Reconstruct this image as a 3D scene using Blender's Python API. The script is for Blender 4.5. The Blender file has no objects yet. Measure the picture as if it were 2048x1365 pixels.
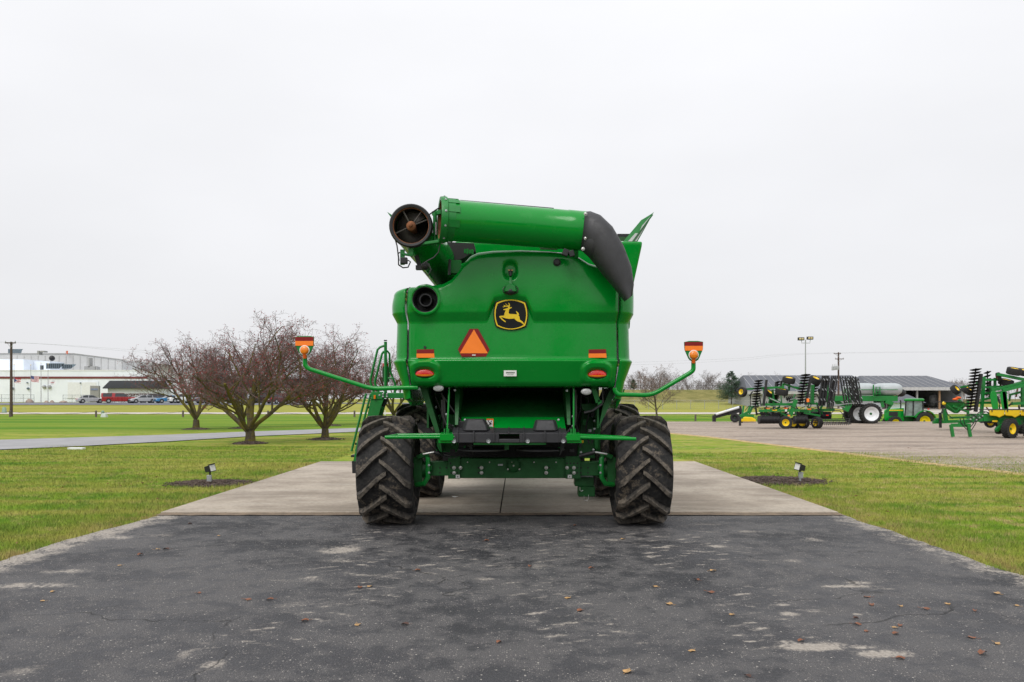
import bpy, math, random
import numpy as np
from mathutils import Vector, Matrix, Quaternion, noise as mnoise
R = math.radians
rnd = random.Random(7)
scene = bpy.context.scene
COL = scene.collection

# ------------------------------------------------------------------ camera
F, CX, CY, H = 1593.0, 1036.0, 798.0, 2.0      # focal length and vanishing point in photo pixels, eye height in m
cam_d = bpy.data.cameras.new('camera'); cam = bpy.data.objects.new('camera', cam_d); COL.objects.link(cam)
cam.location = (0, 0, H); cam.rotation_euler = (R(90), 0, 0)
cam_d.sensor_width = 36; cam_d.lens = 28.0; cam_d.clip_end = 5000; cam_d.clip_start = .05
cam_d.shift_x = -(CX-1024)/2048; cam_d.shift_y = (CY-682.5)/2048
cam_d.dof.use_dof = True; cam_d.dof.focus_distance = 12.2; cam_d.dof.aperture_fstop = 5.6
scene.camera = cam
# ------------------------------------------------------------------ overcast sky
SUN_EL, SUN_AZ = 52, 205          # azimuth clockwise from +Y: behind and to the left of the camera
world = bpy.data.worlds.new('World'); scene.world = world; world.use_nodes = True
nt = world.node_tree; N = nt.nodes; L = nt.links; N.clear()
wo = N.new('ShaderNodeOutputWorld'); bg = N.new('ShaderNodeBackground'); bg.inputs['Strength'].default_value = .1
sky = N.new('ShaderNodeTexSky'); sky.sky_type = 'NISHITA'; sky.sun_disc = False
sky.sun_elevation = R(SUN_EL); sky.sun_rotation = R(SUN_AZ); sky.dust_density = 4
tc = N.new('ShaderNodeTexCoord'); sx = N.new('ShaderNodeSeparateXYZ'); L.new(tc.outputs['Generated'], sx.inputs[0])
mr = N.new('ShaderNodeMapRange'); mr.inputs['From Min'].default_value = 0; mr.inputs['From Max'].default_value = 1
mr.inputs['To Min'].default_value = 7.35; mr.inputs['To Max'].default_value = 11.5; L.new(sx.outputs['Z'], mr.inputs['Value'])
mp = N.new('ShaderNodeMapping'); mp.inputs['Scale'].default_value = (1.3, 1.3, 3.2); L.new(tc.outputs['Generated'], mp.inputs['Vector'])
nz = N.new('ShaderNodeTexNoise'); nz.inputs['Scale'].default_value = 1.6; nz.inputs['Detail'].default_value = 5; nz.inputs['Roughness'].default_value = .45
L.new(mp.outputs[0], nz.inputs['Vector'])
mr2 = N.new('ShaderNodeMapRange'); mr2.inputs['From Min'].default_value = .3; mr2.inputs['From Max'].default_value = .7
mr2.inputs['To Min'].default_value = .95; mr2.inputs['To Max'].default_value = 1.05; L.new(nz.outputs['Fac'], mr2.inputs['Value'])
mm = N.new('ShaderNodeMath'); mm.operation = 'MULTIPLY'; L.new(mr.outputs[0], mm.inputs[0]); L.new(mr2.outputs[0], mm.inputs[1])
vm = N.new('ShaderNodeVectorMath'); vm.operation = 'SCALE'; vm.inputs[0].default_value = (.972, .975, 1.0); L.new(mm.outputs[0], vm.inputs['Scale'])
mx = N.new('ShaderNodeMix'); mx.data_type = 'RGBA'; mx.inputs['Factor'].default_value = .95
L.new(sky.outputs[0], mx.inputs['A']); L.new(vm.outputs[0], mx.inputs['B'])
L.new(mx.outputs['Result'], bg.inputs['Color']); L.new(bg.outputs[0], wo.inputs['Surface'])
sd = bpy.data.lights.new('sun', 'SUN'); sd.energy = 1.5; sd.angle = R(35); sd.color = (1, .97, .93)
sun = bpy.data.objects.new('sun', sd); COL.objects.link(sun)
_az, _el = R(SUN_AZ), R(SUN_EL)
sun.rotation_euler = Vector((math.sin(_az)*math.cos(_el), math.cos(_az)*math.cos(_el), math.sin(_el))).to_track_quat('Z', 'Y').to_euler()
scene.view_settings.view_transform = 'Standard'; scene.view_settings.look = 'None'
scene.view_settings.exposure = 0.20; scene.view_settings.gamma = 1
scene.cycles.max_bounces = 6; scene.cycles.diffuse_bounces = 3; scene.cycles.glossy_bounces = 3
scene.cycles.transparent_max_bounces = 8; scene.cycles.use_denoising = True

# ------------------------------------------------------------------ helpers
def V(*a): return Vector(a)
def P(x, y, d): return Vector(((x-CX)*d/F, d, H-(y-CY)*d/F))          # photo pixel at a known distance
def G(x, y, z=0.0):                                                  # photo pixel on the ground
    d = (H-z)*F/(y-CY); return Vector(((x-CX)*d/F, d, z))
def smooth(a, b, x):
    t = min(1, max(0, (x-a)/(b-a))); return t*t*(3-2*t)

class M:
    def __init__(s): s.v = []; s.f = []; s.mi = []; s.cur = 0
    def add(s, vs, fs):
        o = len(s.v); s.v.extend([tuple(v) for v in vs]); s.f.extend([tuple(i+o for i in f) for f in fs]); s.mi.extend([s.cur]*len(fs)); return s
    def box(s, c, size, rot=None):
        hx, hy, hz = size[0]/2, size[1]/2, size[2]/2
        vs = [Vector((a*hx, b*hy, e*hz)) for a in (-1, 1) for b in (-1, 1) for e in (-1, 1)]
        if rot is not None: vs = [rot @ v for v in vs]
        c = Vector(c)
        return s.add([c+v for v in vs], [(0,1,3,2),(4,6,7,5),(0,4,5,1),(2,3,7,6),(0,2,6,4),(1,5,7,3)])
    def bb(s, a, b): return s.box([(a[i]+b[i])/2 for i in range(3)], [abs(b[i]-a[i]) for i in range(3)])
    def bar(s, p0, p1, w, h, up=(0, 0, 1)):
        p0, p1 = Vector(p0), Vector(p1); d = (p1-p0).normalized(); u = Vector(up)
        if abs(d.dot(u)) > .98: u = Vector((1, 0, 0))
        a = d.cross(u).normalized(); b = a.cross(d).normalized()
        vs = []
        for p in (p0, p1):
            for i, j in ((-1,-1),(1,-1),(1,1),(-1,1)): vs.append(p+a*(i*w/2)+b*(j*h/2))
        return s.add(vs, [(3,2,1,0),(4,5,6,7)]+[(i,(i+1)%4,4+(i+1)%4,4+i) for i in range(4)])
    def tube(s, pts, r, n=8, caps=True, taper=None):
        pts = [Vector(p) for p in pts]; k = len(pts)
        rs = r if isinstance(r, (list, tuple)) else [r]*k
        t0 = (pts[1]-pts[0]).normalized()
        a = t0.orthogonal().normalized(); vs = []
        for i in range(k):
            t = (pts[min(i+1, k-1)]-pts[max(i-1, 0)]).normalized()
            a = (a-t*a.dot(t)).normalized(); b = t.cross(a)
            for j in range(n):
                q = 2*math.pi*j/n; vs.append(pts[i]+(a*math.cos(q)+b*math.sin(q))*rs[i])
        fs = [(i*n+j, i*n+(j+1)%n, (i+1)*n+(j+1)%n, (i+1)*n+j) for i in range(k-1) for j in range(n)]
        if caps: fs += [tuple(range(n-1, -1, -1)), tuple(range((k-1)*n, k*n))]
        return s.add(vs, fs)
    def cyl(s, p0, p1, r, r1=None, n=16): return s.tube([p0, p1], [r, r if r1 is None else r1], n)
    def lathe(s, prof, o, axis, n=24, closed=False):                 # prof: (radius, along axis)
        o = Vector(o); ax = Vector(axis).normalized(); a = ax.orthogonal().normalized(); b = ax.cross(a); vs = []
        for r, h in prof:
            for j in range(n):
                q = 2*math.pi*j/n; vs.append(o+ax*h+(a*math.cos(q)+b*math.sin(q))*r)
        k = len(prof)
        fs = [(i*n+j, i*n+(j+1)%n, ((i+1)%k)*n+(j+1)%n, ((i+1)%k)*n+j) for i in range(k if closed else k-1) for j in range(n)]
        return s.add(vs, fs)
    def prism(s, poly, ext):
        poly = [Vector(p) for p in poly]; e = Vector(ext); n = len(poly)
        return s.add(poly+[p+e for p in poly], [tuple(range(n)), tuple(range(2*n-1, n-1, -1))]+[(i, n+i, n+(i+1)%n, (i+1)%n) for i in range(n)])
    def loft(s, secs, caps=True, closed=True):
        n = len(secs[0]); vs = [v for q in secs for v in q]; m = n if closed else n-1
        fs = [(i*n+j, i*n+(j+1)%n, (i+1)*n+(j+1)%n, (i+1)*n+j) for i in range(len(secs)-1) for j in range(m)]
        if caps and closed: fs += [tuple(range(n-1, -1, -1)), tuple(range((len(secs)-1)*n, len(secs)*n))]
        return s.add(vs, fs)
    def ball(s, c, r, n=10, m=6, sc=(1, 1, 1)):
        c = Vector(c); secs = []
        for i in range(m+1):
            t = math.pi*i/m; q = []
            for j in range(n):
                u = 2*math.pi*j/n
                q.append(c+Vector((r*sc[0]*math.sin(max(t, .02) if i < m else .02)*math.cos(u), r*sc[1]*math.sin(max(t, .02) if i < m else .02)*math.sin(u), r*sc[2]*math.cos(t))))
            secs.append(q)
        return s.loft(secs)
    def build(s, name, mat, parent=None, smooth=True, bevel=0, ang=38, org=None, fixn=False):
        me = bpy.data.meshes.new(name); off = Vector((0, 0, 0))
        o = bpy.data.objects.new(name, me); COL.objects.link(o)
        if parent is not None:
            q = parent
            while q.parent: q = q.parent
            off = Vector(q.location); o.parent = parent
        elif org is not None: off = Vector(org); o.location = off
        ar = np.array(s.v, dtype=np.float64)-np.array(off)
        me.from_pydata(ar.tolist(), [], s.f)
        if isinstance(mat, str): mat = [mat]
        for m_ in mat: me.materials.append(MAT[m_])
        if len(mat) > 1: me.polygons.foreach_set('material_index', s.mi)
        if smooth:
            me.shade_smooth(); me.set_sharp_from_angle(angle=R(ang))
        if bevel:
            b = o.modifiers.new('bevel', 'BEVEL'); b.width = bevel; b.segments = 2; b.limit_method = 'ANGLE'; b.angle_limit = R(50)
            b.harden_normals = False
        return o
def tag(o, label, cat, group=None, kind=None):
    if label: o['label'] = label
    if cat: o['category'] = cat
    if group: o['group'] = group
    if kind: o['kind'] = kind
    return o
def thing(name, label, cat, loc=(0, 0, 0), rz=0, group=None):
    o = bpy.data.objects.new(name, None); COL.objects.link(o); o.location = loc; o.rotation_euler = (0, 0, rz); o.empty_display_size = .3
    return tag(o, label, cat, group)
def dup(o, parent=None, **kw):
    c = o.copy(); COL.objects.link(c)
    if parent is not None: c.parent = parent
    for ch in list(o.children): dup(ch, c)
    return c
def place(o, loc, rz=None, label=None, scale=None):
    o.location = loc
    if rz is not None: o.rotation_euler = (0, 0, rz)
    if scale is not None: o.scale = scale if hasattr(scale, '__len__') else (scale,)*3
    if label: o['label'] = label
    return o

# ------------------------------------------------------------------ materials
MAT = {}
def newmat(name):
    m = bpy.data.materials.new(name); m.use_nodes = True; MAT[name] = m
    nt = m.node_tree; b = nt.nodes['Principled BSDF']
    return m, nt, b
def nd(nt, typ, ins=None, **kw):
    n = nt.nodes.new(typ)
    for k, v in kw.items(): setattr(n, k, v)
    for k, v in (ins or {}).items():
        if hasattr(v, 'is_linked') or isinstance(v, bpy.types.NodeSocket): nt.links.new(v, n.inputs[k])
        else: n.inputs[k].default_value = v
    return n
def c4(c): return (c[0], c[1], c[2], 1)
def noise_(nt, vec, scale, detail=4, rough=.55, dist=0):
    return nd(nt, 'ShaderNodeTexNoise', {'Vector': vec, 'Scale': scale, 'Detail': detail, 'Roughness': rough, 'Distortion': dist}).outputs['Fac']
def rng_(nt, v, a, b, c=0, d=1, sm=True):
    return nd(nt, 'ShaderNodeMapRange', {'Value': v, 'From Min': a, 'From Max': b, 'To Min': c, 'To Max': d}, interpolation_type='SMOOTHSTEP' if sm else 'LINEAR').outputs[0]
def mix_(nt, f, a, b, bt='MIX'):
    n = nt.nodes.new('ShaderNodeMix'); n.data_type = 'RGBA'; n.blend_type = bt
    for s, v in (('Factor', f), ('A', a), ('B', b)):
        if isinstance(v, bpy.types.NodeSocket): nt.links.new(v, n.inputs[s])
        elif s == 'Factor': n.inputs[s].default_value = v
        else: n.inputs[s].default_value = c4(v)
    return n.outputs['Result']
def math_(nt, op, a, b=None):
    n = nt.nodes.new('ShaderNodeMath'); n.operation = op
    for i, v in enumerate((a, b)):
        if v is None: continue
        if isinstance(v, bpy.types.NodeSocket): nt.links.new(v, n.inputs[i])
        else: n.inputs[i].default_value = v
    return n.outputs[0]
def bump_(nt, b, h, strength=.3, dist=.01):
    n = nd(nt, 'ShaderNodeBump', {'Height': h, 'Strength': strength, 'Distance': dist}); nt.links.new(n.outputs[0], b.inputs['Normal'])
def basic(name, col, rough=.5, metal=0, coat=0, var=.15, scale=3.0, dirt=None, dirtamt=.3, bump=0, bscale=80, bdist=.002, spec=.5, world=False):
    m, nt, b = newmat(name)
    co = nd(nt, 'ShaderNodeNewGeometry').outputs['Position'] if world else nd(nt, 'ShaderNodeTexCoord').outputs['Object']
    n1 = noise_(nt, co, scale, 5, .6)
    c = mix_(nt, rng_(nt, n1, .3, .7), [k*(1-var) for k in col], [min(1, k*(1+var)) for k in col])
    if dirt:
        n2 = noise_(nt, co, scale*2.7, 7, .7)
        f = rng_(nt, n2, .5, .75, 0, dirtamt); c = mix_(nt, f, c, dirt)
        nt.links.new(rng_(nt, n2, .4, .8, rough, min(1, rough+.35)), b.inputs['Roughness'])
    else: nt.links.new(rng_(nt, n1, .2, .8, rough*.85, min(1, rough*1.15)), b.inputs['Roughness'])
    nt.links.new(c, b.inputs['Base Color'])
    b.inputs['Metallic'].default_value = metal; b.inputs['Coat Weight'].default_value = coat; b.inputs['Coat Roughness'].default_value = .08
    b.inputs['Specular IOR Level'].default_value = spec
    if bump: bump_(nt, b, noise_(nt, co, bscale, 3, .6), bump, bdist)
    return m
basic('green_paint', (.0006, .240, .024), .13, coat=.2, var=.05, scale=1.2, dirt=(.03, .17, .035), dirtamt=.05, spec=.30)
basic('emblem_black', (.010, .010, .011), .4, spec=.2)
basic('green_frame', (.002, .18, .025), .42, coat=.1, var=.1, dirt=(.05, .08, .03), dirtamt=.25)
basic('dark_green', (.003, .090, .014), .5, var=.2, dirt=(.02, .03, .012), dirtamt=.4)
basic('yellow_paint', (.80, .545, .004), .4, coat=.2, var=.05, dirt=(.3, .22, .05), dirtamt=.2)
basic('black_plastic', (.014, .014, .016), .5, var=.15, scale=6, dirt=(.06, .055, .05), dirtamt=.25, bump=.15, bscale=260, bdist=.001)
basic('grey_plastic', (.027, .027, .031), .5, var=.12, scale=5, dirt=(.09, .08, .07), dirtamt=.2, bump=.15, bscale=260, bdist=.001)
basic('black', (.008, .008, .008), .6)
basic('black_steel', (.014, .014, .016), .45, var=.2, dirt=(.05, .045, .04), dirtamt=.25)
basic('rubber_hose', (.012, .012, .013), .4)
basic('steel', (.55, .55, .53), .35, metal=.9, var=.1, dirt=(.3, .25, .2), dirtamt=.3)
basic('zinc', (.42, .44, .45), .5, metal=.5, var=.1)
basic('rust', (.20, .075, .03), .8, var=.4, scale=9, dirt=(.06, .03, .02), dirtamt=.6, bump=.3, bscale=60)
basic('flight_steel', (.075, .068, .062), .5, metal=.3, var=.3, dirt=(.12, .075, .05), dirtamt=.3)
basic('orange_reflector', (1.0, .23, .022), .35, var=.04, bump=.1, bscale=400)
basic('red_reflector', (.22, .004, .006), .35, var=.05, bump=.1, bscale=400)
basic('amber_lens', (.85, .22, .006), .2, coat=.6, var=.12, scale=30, bump=.5, bscale=150, bdist=.004)
basic('red_lens', (.62, .012, .008), .15, coat=.7, var=.2, scale=30, bump=.4, bscale=120, bdist=.004)
basic('clear_lens', (.42, .42, .42), .2, coat=.6, var=.2, scale=40, bump=.4, bscale=160, bdist=.003)
basic('white_print', (.75, .75, .73), .5, var=.03)
basic('dark_print', (.03, .07, .03), .5)
basic('white_paint', (.74, .76, .78), .5, var=.05, dirt=(.4, .42, .42), dirtamt=.2)
basic('orange_print', (.75, .12, .01), .5)
basic('brown_dirt', (.10, .075, .05), .9, var=.3, scale=20)

# ------------------------------------------------------------------ terrain
def npsm(a, b, x):
    t = np.clip((x-a)/(b-a), 0, 1); return t*t*(3-2*t)
def hgt(x, y):
    x = np.asarray(x, float); y = np.asarray(y, float)
    z = -.03+1.22*npsm(117, 150, y)
    z = z+3.0*npsm(172, 192, y)*(1-npsm(215, 240, y))*npsm(6, 14, x)*(1-npsm(80, 100, x))
    z = z-.55*npsm(69.2, 72, y)*(1-npsm(84, 98, y))*npsm(12, 17, x)
    return z
def hz(x, y): return float(hgt(x, y))
def grass_color(nt):
    pos = nd(nt, 'ShaderNodeNewGeometry').outputs['Position']
    sep = nd(nt, 'ShaderNodeSeparateXYZ', {0: pos}); X, Y = sep.outputs['X'], sep.outputs['Y']
    big = noise_(nt, pos, .28, 5, .6); mid = noise_(nt, pos, 1.3, 7, .72); fine = noise_(nt, pos, 9, 5, .65)
    mpn = nd(nt, 'ShaderNodeMapping', {'Vector': pos, 'Rotation': (0, 0, R(14)), 'Scale': (.10, 1.15, 1)})
    stripe = noise_(nt, mpn.outputs[0], 1.0, 3, .5)
    c = mix_(nt, rng_(nt, mid, .32, .66), (.080, .210, .009), (.220, .345, .020))
    c = mix_(nt, rng_(nt, stripe, .42, .60, 0, .72), c, (.41, .385, .075))
    c = mix_(nt, rng_(nt, big, .44, .60, 0, .55), c, (.345, .345, .055))
    c = mix_(nt, rng_(nt, noise_(nt, pos, .8, 6, .7), .54, .66, 0, .6), c, (.060, .155, .010))
    right = rng_(nt, X, 4, 7, .55, 1)
    straw = math_(nt, 'MULTIPLY', rng_(nt, noise_(nt, pos, 1.9, 8, .78), .50, .63), math_(nt, 'MULTIPLY', right, .88))
    c = mix_(nt, straw, c, (.46, .35, .15))
    ed = math_(nt, 'MINIMUM', math_(nt, 'ABSOLUTE', math_(nt, 'ADD', X, 6.25)), math_(nt, 'ABSOLUTE', math_(nt, 'SUBTRACT', X, 5.65)))
    edf = math_(nt, 'MULTIPLY', math_(nt, 'MULTIPLY', rng_(nt, ed, .8, .05), rng_(nt, Y, 26, 24)), rng_(nt, noise_(nt, pos, 2.6, 6, .7), .45, .6))
    c = mix_(nt, math_(nt, 'MULTIPLY', edf, .8), c, (.36, .245, .10))
    deep = math_(nt, 'MULTIPLY', rng_(nt, Y, 46, 52), rng_(nt, Y, 104, 92))
    mpd = nd(nt, 'ShaderNodeMapping', {'Vector': pos, 'Rotation': (0, 0, R(5)), 'Scale': (.03, .35, 1)}); dst = noise_(nt, mpd.outputs[0], 1.0, 4, .55)
    c = mix_(nt, math_(nt, 'MULTIPLY', deep, rng_(nt, dst, .3, .7, .98, .55)), c, mix_(nt, rng_(nt, dst, .35, .6), (.070, .205, .008), (.175, .285, .018)))
    far = rng_(nt, Y, 113, 117)
    fc = mix_(nt, rng_(nt, stripe, .35, .65), (.29, .30, .050), (.39, .37, .085))
    c = mix_(nt, far, c, fc)
    berm = math_(nt, 'MULTIPLY', rng_(nt, Y, 168, 174), rng_(nt, X, 5, 12))
    c = mix_(nt, berm, c, mix_(nt, rng_(nt, noise_(nt, pos, .35, 7, .72), .38, .62), (.155, .150, .045), (.28, .245, .09)))
    c = mix_(nt, rng_(nt, fine, .25, .75, 0, .40), c, mix_(nt, .5, c, (.03, .06, .006)))
    return c, fine
m, t, b = newmat('grass_ground'); c, f_ = grass_color(t); t.links.new(mix_(t, .12, c, (.06, .06, .015)), b.inputs['Base Color']); b.inputs['Roughness'].default_value = .9
b.inputs['Specular IOR Level'].default_value = .1
bump_(t, b, f_, .6, .06)
m, t, b = newmat('grass_blade'); c, f_ = grass_color(t); t.links.new(c, b.inputs['Base Color'])
nm_ = nd(t, 'ShaderNodeVectorMath', {0: nd(t, 'ShaderNodeNewGeometry').outputs['Normal'], 1: (0, 0, 1.6)}, operation='ADD'); nn_ = nd(t, 'ShaderNodeVectorMath', {0: nm_.outputs[0]}, operation='NORMALIZE'); t.links.new(nn_.outputs[0], b.inputs['Normal'])
b.inputs['Subsurface Weight'].default_value = 0; b.inputs['Roughness'].default_value = .7
b.inputs['Specular IOR Level'].default_value = .2; b.inputs['Transmission Weight'].default_value = 0
def axis(pts):
    out = []
    for a, b_, s in pts: out += list(np.arange(a, b_, s))
    return np.array(out+[pts[-1][1]])
gx = axis([(-3000, -400, 260), (-400, -120, 20), (-120, 120, 2.5), (120, 400, 20), (400, 3000, 260)])
gy = axis([(-60, 60, 4), (60, 100, .7), (100, 250, 2.5), (250, 500, 25), (500, 3500, 300)])
XX, YY = np.meshgrid(gx, gy); ZZ = hgt(XX, YY)
nx, ny = len(gx), len(gy)
g = M(); g.v = np.stack([XX.ravel(), YY.ravel(), ZZ.ravel()], 1).tolist()
g.f = [(j*nx+i, j*nx+i+1, (j+1)*nx+i+1, (j+1)*nx+i) for j in range(ny-1) for i in range(nx-1)]
ground = tag(g.build('ground', 'grass_ground', ang=180), None, None, kind='structure')
# ------------------------------------------------------------------ paved surfaces
def strip(name, mat, rows, zoff):                 # rows: (left point, right point) pairs, resampled across
    g = M(); k = 5; vs = []
    for a, b_ in rows:
        for i in range(k):
            p = Vector(a).lerp(Vector(b_), i/(k-1)); vs.append((p.x, p.y, hz(p.x, p.y)+zoff))
    n = len(rows)
    g.add(vs, [(j*k+i, j*k+i+1, (j+1)*k+i+1, (j+1)*k+i) for j in range(n-1) for i in range(k-1)])
    return tag(g.build(name, mat, ang=180), None, None, kind='structure')
m, t, b = newmat('asphalt')
pos = nd(t, 'ShaderNodeNewGeometry').outputs['Position']
att = nd(t, 'ShaderNodeAttribute', attribute_name='sand').outputs['Fac']
n0 = noise_(t, pos, .42, 6, .62); n1 = noise_(t, pos, 3.4, 7, .72); n2 = noise_(t, pos, 24, 6, .75); n3 = noise_(t, pos, 110, 3, .7)
lane = math_(t, 'MULTIPLY', rng_(t, nd(t, 'ShaderNodeSeparateXYZ', {0: pos}).outputs['Y'], 12.5, 7), .14)
base = mix_(t, rng_(t, math_(t, 'ADD', n0, lane), .34, .72), (.017, .0175, .021), (.066, .065, .070))
base = mix_(t, rng_(t, math_(t, 'ADD', math_(t, 'MULTIPLY', n1, .6), math_(t, 'MULTIPLY', noise_(t, pos, .75, 5, .65), .5)), .485, .60, 0, .85), base, (.130, .124, .123))
base = mix_(t, rng_(t, n3, .40, .62, 0, .9), base, mix_(t, .7, base, (.010, .010, .012)))
vor = nd(t, 'ShaderNodeTexVoronoi', {'Vector': pos, 'Scale': 58.0, 'Randomness': 1.0}); vv = vor.outputs['Distance']
vc = nd(t, 'ShaderNodeSeparateColor', {0: vor.outputs['Color']}).outputs[0]
chip = math_(t, 'MULTIPLY', rng_(t, vv, .40, .2), math_(t, 'MULTIPLY', rng_(t, vc, .62, .98), rng_(t, n1, .36, .62, .15, 1)))
c = mix_(t, chip, base, (.42, .385, .345))
vor2 = nd(t, 'ShaderNodeTexVoronoi', {'Vector': pos, 'Scale': 19.0}); vc2 = nd(t, 'ShaderNodeSeparateColor', {0: vor2.outputs['Color']}).outputs[0]
chip2 = math_(t, 'MULTIPLY', rng_(t, vor2.outputs['Distance'], .17, .11), rng_(t, vc2, .80, .86)); c = mix_(t, chip2, c, (.44, .41, .37))
brk = math_(t, 'ADD', math_(t, 'MULTIPLY', rng_(t, n1, .36, .64), .75), math_(t, 'MULTIPLY', rng_(t, n2, .34, .66), .65))
sandf = rng_(t, math_(t, 'MULTIPLY', att, math_(t, 'ADD', brk, .30)), .24, .74)
c = mix_(t, math_(t, 'MULTIPLY', sandf, .88), c, mix_(t, rng_(t, n2, .3, .7), (.29, .255, .22), (.45, .405, .35)))
crk = nd(t, 'ShaderNodeTexVoronoi', {'Vector': nd(t, 'ShaderNodeVectorMath', {0: pos, 1: nd(t, 'ShaderNodeVectorMath', {0: nd(t, 'ShaderNodeTexNoise', {'Vector': pos, 'Scale': 1.5, 'Detail': 5.0}).outputs['Color'], 1: (.9, .9, 0)}, operation='MULTIPLY').outputs[0]}, operation='ADD').outputs[0], 'Scale': .33}, feature='DISTANCE_TO_EDGE').outputs['Distance']
crf = math_(t, 'MULTIPLY', rng_(t, crk, .0045, .001), rng_(t, n0, .50, .56)); c = mix_(t, math_(t, 'MULTIPLY', crf, .7), c, (.008, .008, .008))
t.links.new(c, b.inputs['Base Color']); t.links.new(rng_(t, n1, .3, .7, .55, .85), b.inputs['Roughness']); b.inputs['Specular IOR Level'].default_value = .35
bump_(t, b, math_(t, 'ADD', math_(t, 'MULTIPLY', vv, .9), n2), .7, .014)
# driveway apron: rows towards the camera, with a painted-on sand mask where tracked sand lies
ra = random.Random(3)
def edge_l(y): return -6.18-.22*smooth(13.7, 11, y)+.07*mnoise.noise(Vector((y*1.3, 3, 0)))+.04*mnoise.noise(Vector((y*5, 7, 0)))
def edge_r(y): return 5.60+.02*(13.7-y)+.07*mnoise.noise(Vector((y*1.2, 9, 0)))+.04*mnoise.noise(Vector((y*5, 1, 0)))
ys = list(np.arange(-8, 3.6, .5))+list(np.arange(3.6, 13.78, .055)); nc = 230
blobs = []                                        # (x, y, half x, half y, turn, strength)
def blob_px(x, y, wx, wy, a=0, s=1.0):
    c0 = G(x, y); d = c0.y; blobs.append((c0.x, c0.y, wx*d/F, wy*d*d/(H*F), a, s))
for q in [(60, 1172, 110, 8, .0, .62), (130, 1143, 60, 6, 0, .5), (680, 1100, 42, 9, 0, .75), (690, 1122, 60, 5, 0, .45), (230, 1075, 60, 6, .0, .6), (300, 1072, 60, 5, 0, .45),
          (1695, 1173, 58, 3.0, .0, .85), (1720, 1166, 30, 4, 0, .6), (1770, 1178, 40, 3, 0, .5), (1625, 1293, 75, 9, 0, .95), (1765, 1308, 60, 8, 0, .9), (1720, 1295, 40, 6, 0, .65),
          (1575, 1228, 22, 5, 0, .65), (1565, 1210, 16, 3, 0, .6), (1625, 1222, 20, 4, 0, .6), (1715, 1229, 14, 3, 0, .6), (970, 1158, 25, 4, .0, .62), (930, 1187, 60, 8, 0, .36),
          (1060, 1134, 120, 8, 0, .36), (1230, 1080, 22, 4, 0, .6), (1300, 1114, 14, 3, 0, .6), (1330, 1095, 14, 3, 0, .6), (1430, 1093, 30, 4, 0, .6), (1620, 1080, 40, 5, 0, .5), (1590, 1122, 36, 5, 0, .42),
          (1500, 1063, 40, 4, 0, .45), (1420, 1050, 40, 3, 0, .4), (760, 1150, 90, 8, 0, .33), (560, 1210, 120, 14, 0, .3), (1150, 1240, 110, 14, 0, .3), (840, 1315, 120, 18, 0, .28), (420, 1330, 40, 16, .5, .5), (365, 1310, 24, 22, .4, .4),
          (1120, 1250, 40, 3, 0, .5), (1180, 1243, 60, 3, 0, .45), (1200, 1230, 50, 3, 0, .4), (600, 1160, 80, 6, 0, .4), (1960, 1330, 120, 20, 0, .25), (60, 1340, 140, 22, 0, .32)]: blob_px(*q)
def tread_row(x0, y0, n, dx):                     # sandy chevron prints left by a lugged tyre
    for i in range(n):
        for sgn in (-1, 1):
            for k in range(4): blobs.append((x0+sgn*(.06+.1*k)+dx*i, y0-.24*i-.07*k+(.1 if sgn > 0 else 0), .085, .030, 0, .30+.42*ra.random()))
tread_row(1.95, 12.2, 12, 0.01); tread_row(-2.05, 12.2, 14, -.0); tread_row(-1.0, 9.6, 14, -.1); tread_row(.6, 12.6, 12, .0); tread_row(-.7, 12.7, 14, .01); tread_row(2.6, 12.0, 10, .03); tread_row(.2, 8.8, 10, .05); tread_row(2.4, 8.4, 9, -.03)
Xg = np.zeros((len(ys), nc)); Yg = np.zeros_like(Xg)
for j, y in enumerate(ys): Xg[j] = np.linspace(edge_l(y), edge_r(y), nc); Yg[j] = y
sand = np.zeros_like(Xg)
dl = Xg-Xg[:, :1]; dr = Xg[:, -1:]-Xg
sand += .74*np.exp(-(dl/.50)**2)+.50*np.exp(-(dr/.55)**2)+.36*np.exp(-((13.75-Yg)/.10)**2)*(np.abs(Xg) > 2.3)
for bx_, by_, sx_, sy_, a_, st_ in blobs:
    u = (Xg-bx_)/max(sx_, .03); w = (Yg-by_)/max(sy_, .03); sand = np.maximum(sand, st_*np.exp(-(u*u+w*w)*.9))
g = M(); g.v = np.stack([Xg.ravel(), Yg.ravel(), 0*Xg.ravel()], 1).tolist()
g.f = [(j*nc+i, j*nc+i+1, (j+1)*nc+i+1, (j+1)*nc+i) for j in range(len(ys)-1) for i in range(nc-1)]
drive = tag(g.build('asphalt_driveway', 'asphalt', ang=180), None, None, kind='structure')
at = drive.data.attributes.new('sand', 'FLOAT', 'POINT'); at.data.foreach_set('value', sand.ravel().astype(np.float32))
# concrete pad: two poured panels with a recessed joint
m, t, b = newmat('concrete'); pos = nd(t, 'ShaderNodeNewGeometry').outputs['Position']
mps = nd(t, 'ShaderNodeMapping', {'Vector': pos, 'Scale': (.25, 2.2, 1)}); s1 = noise_(t, mps.outputs[0], 1.3, 6, .65); s2 = noise_(t, pos, .5, 5, .6); s3 = noise_(t, pos, 14, 6, .7)
mpb = nd(t, 'ShaderNodeMapping', {'Vector': pos, 'Scale': (.5, 30, 1)}); s4 = noise_(t, mpb.outputs[0], 1.2, 3, .6)
c = mix_(t, rng_(t, s2, .36, .64), (.255, .208, .160), (.45, .385, .31)); c = mix_(t, rng_(t, s1, .45, .7, 0, .55), c, (.50, .445, .375))
c = mix_(t, rng_(t, s3, .40, .7, 0, .4), c, (.13, .11, .09)); c = mix_(t, rng_(t, s4, .4, .7, 0, .22), c, (.13, .11, .095))
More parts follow.
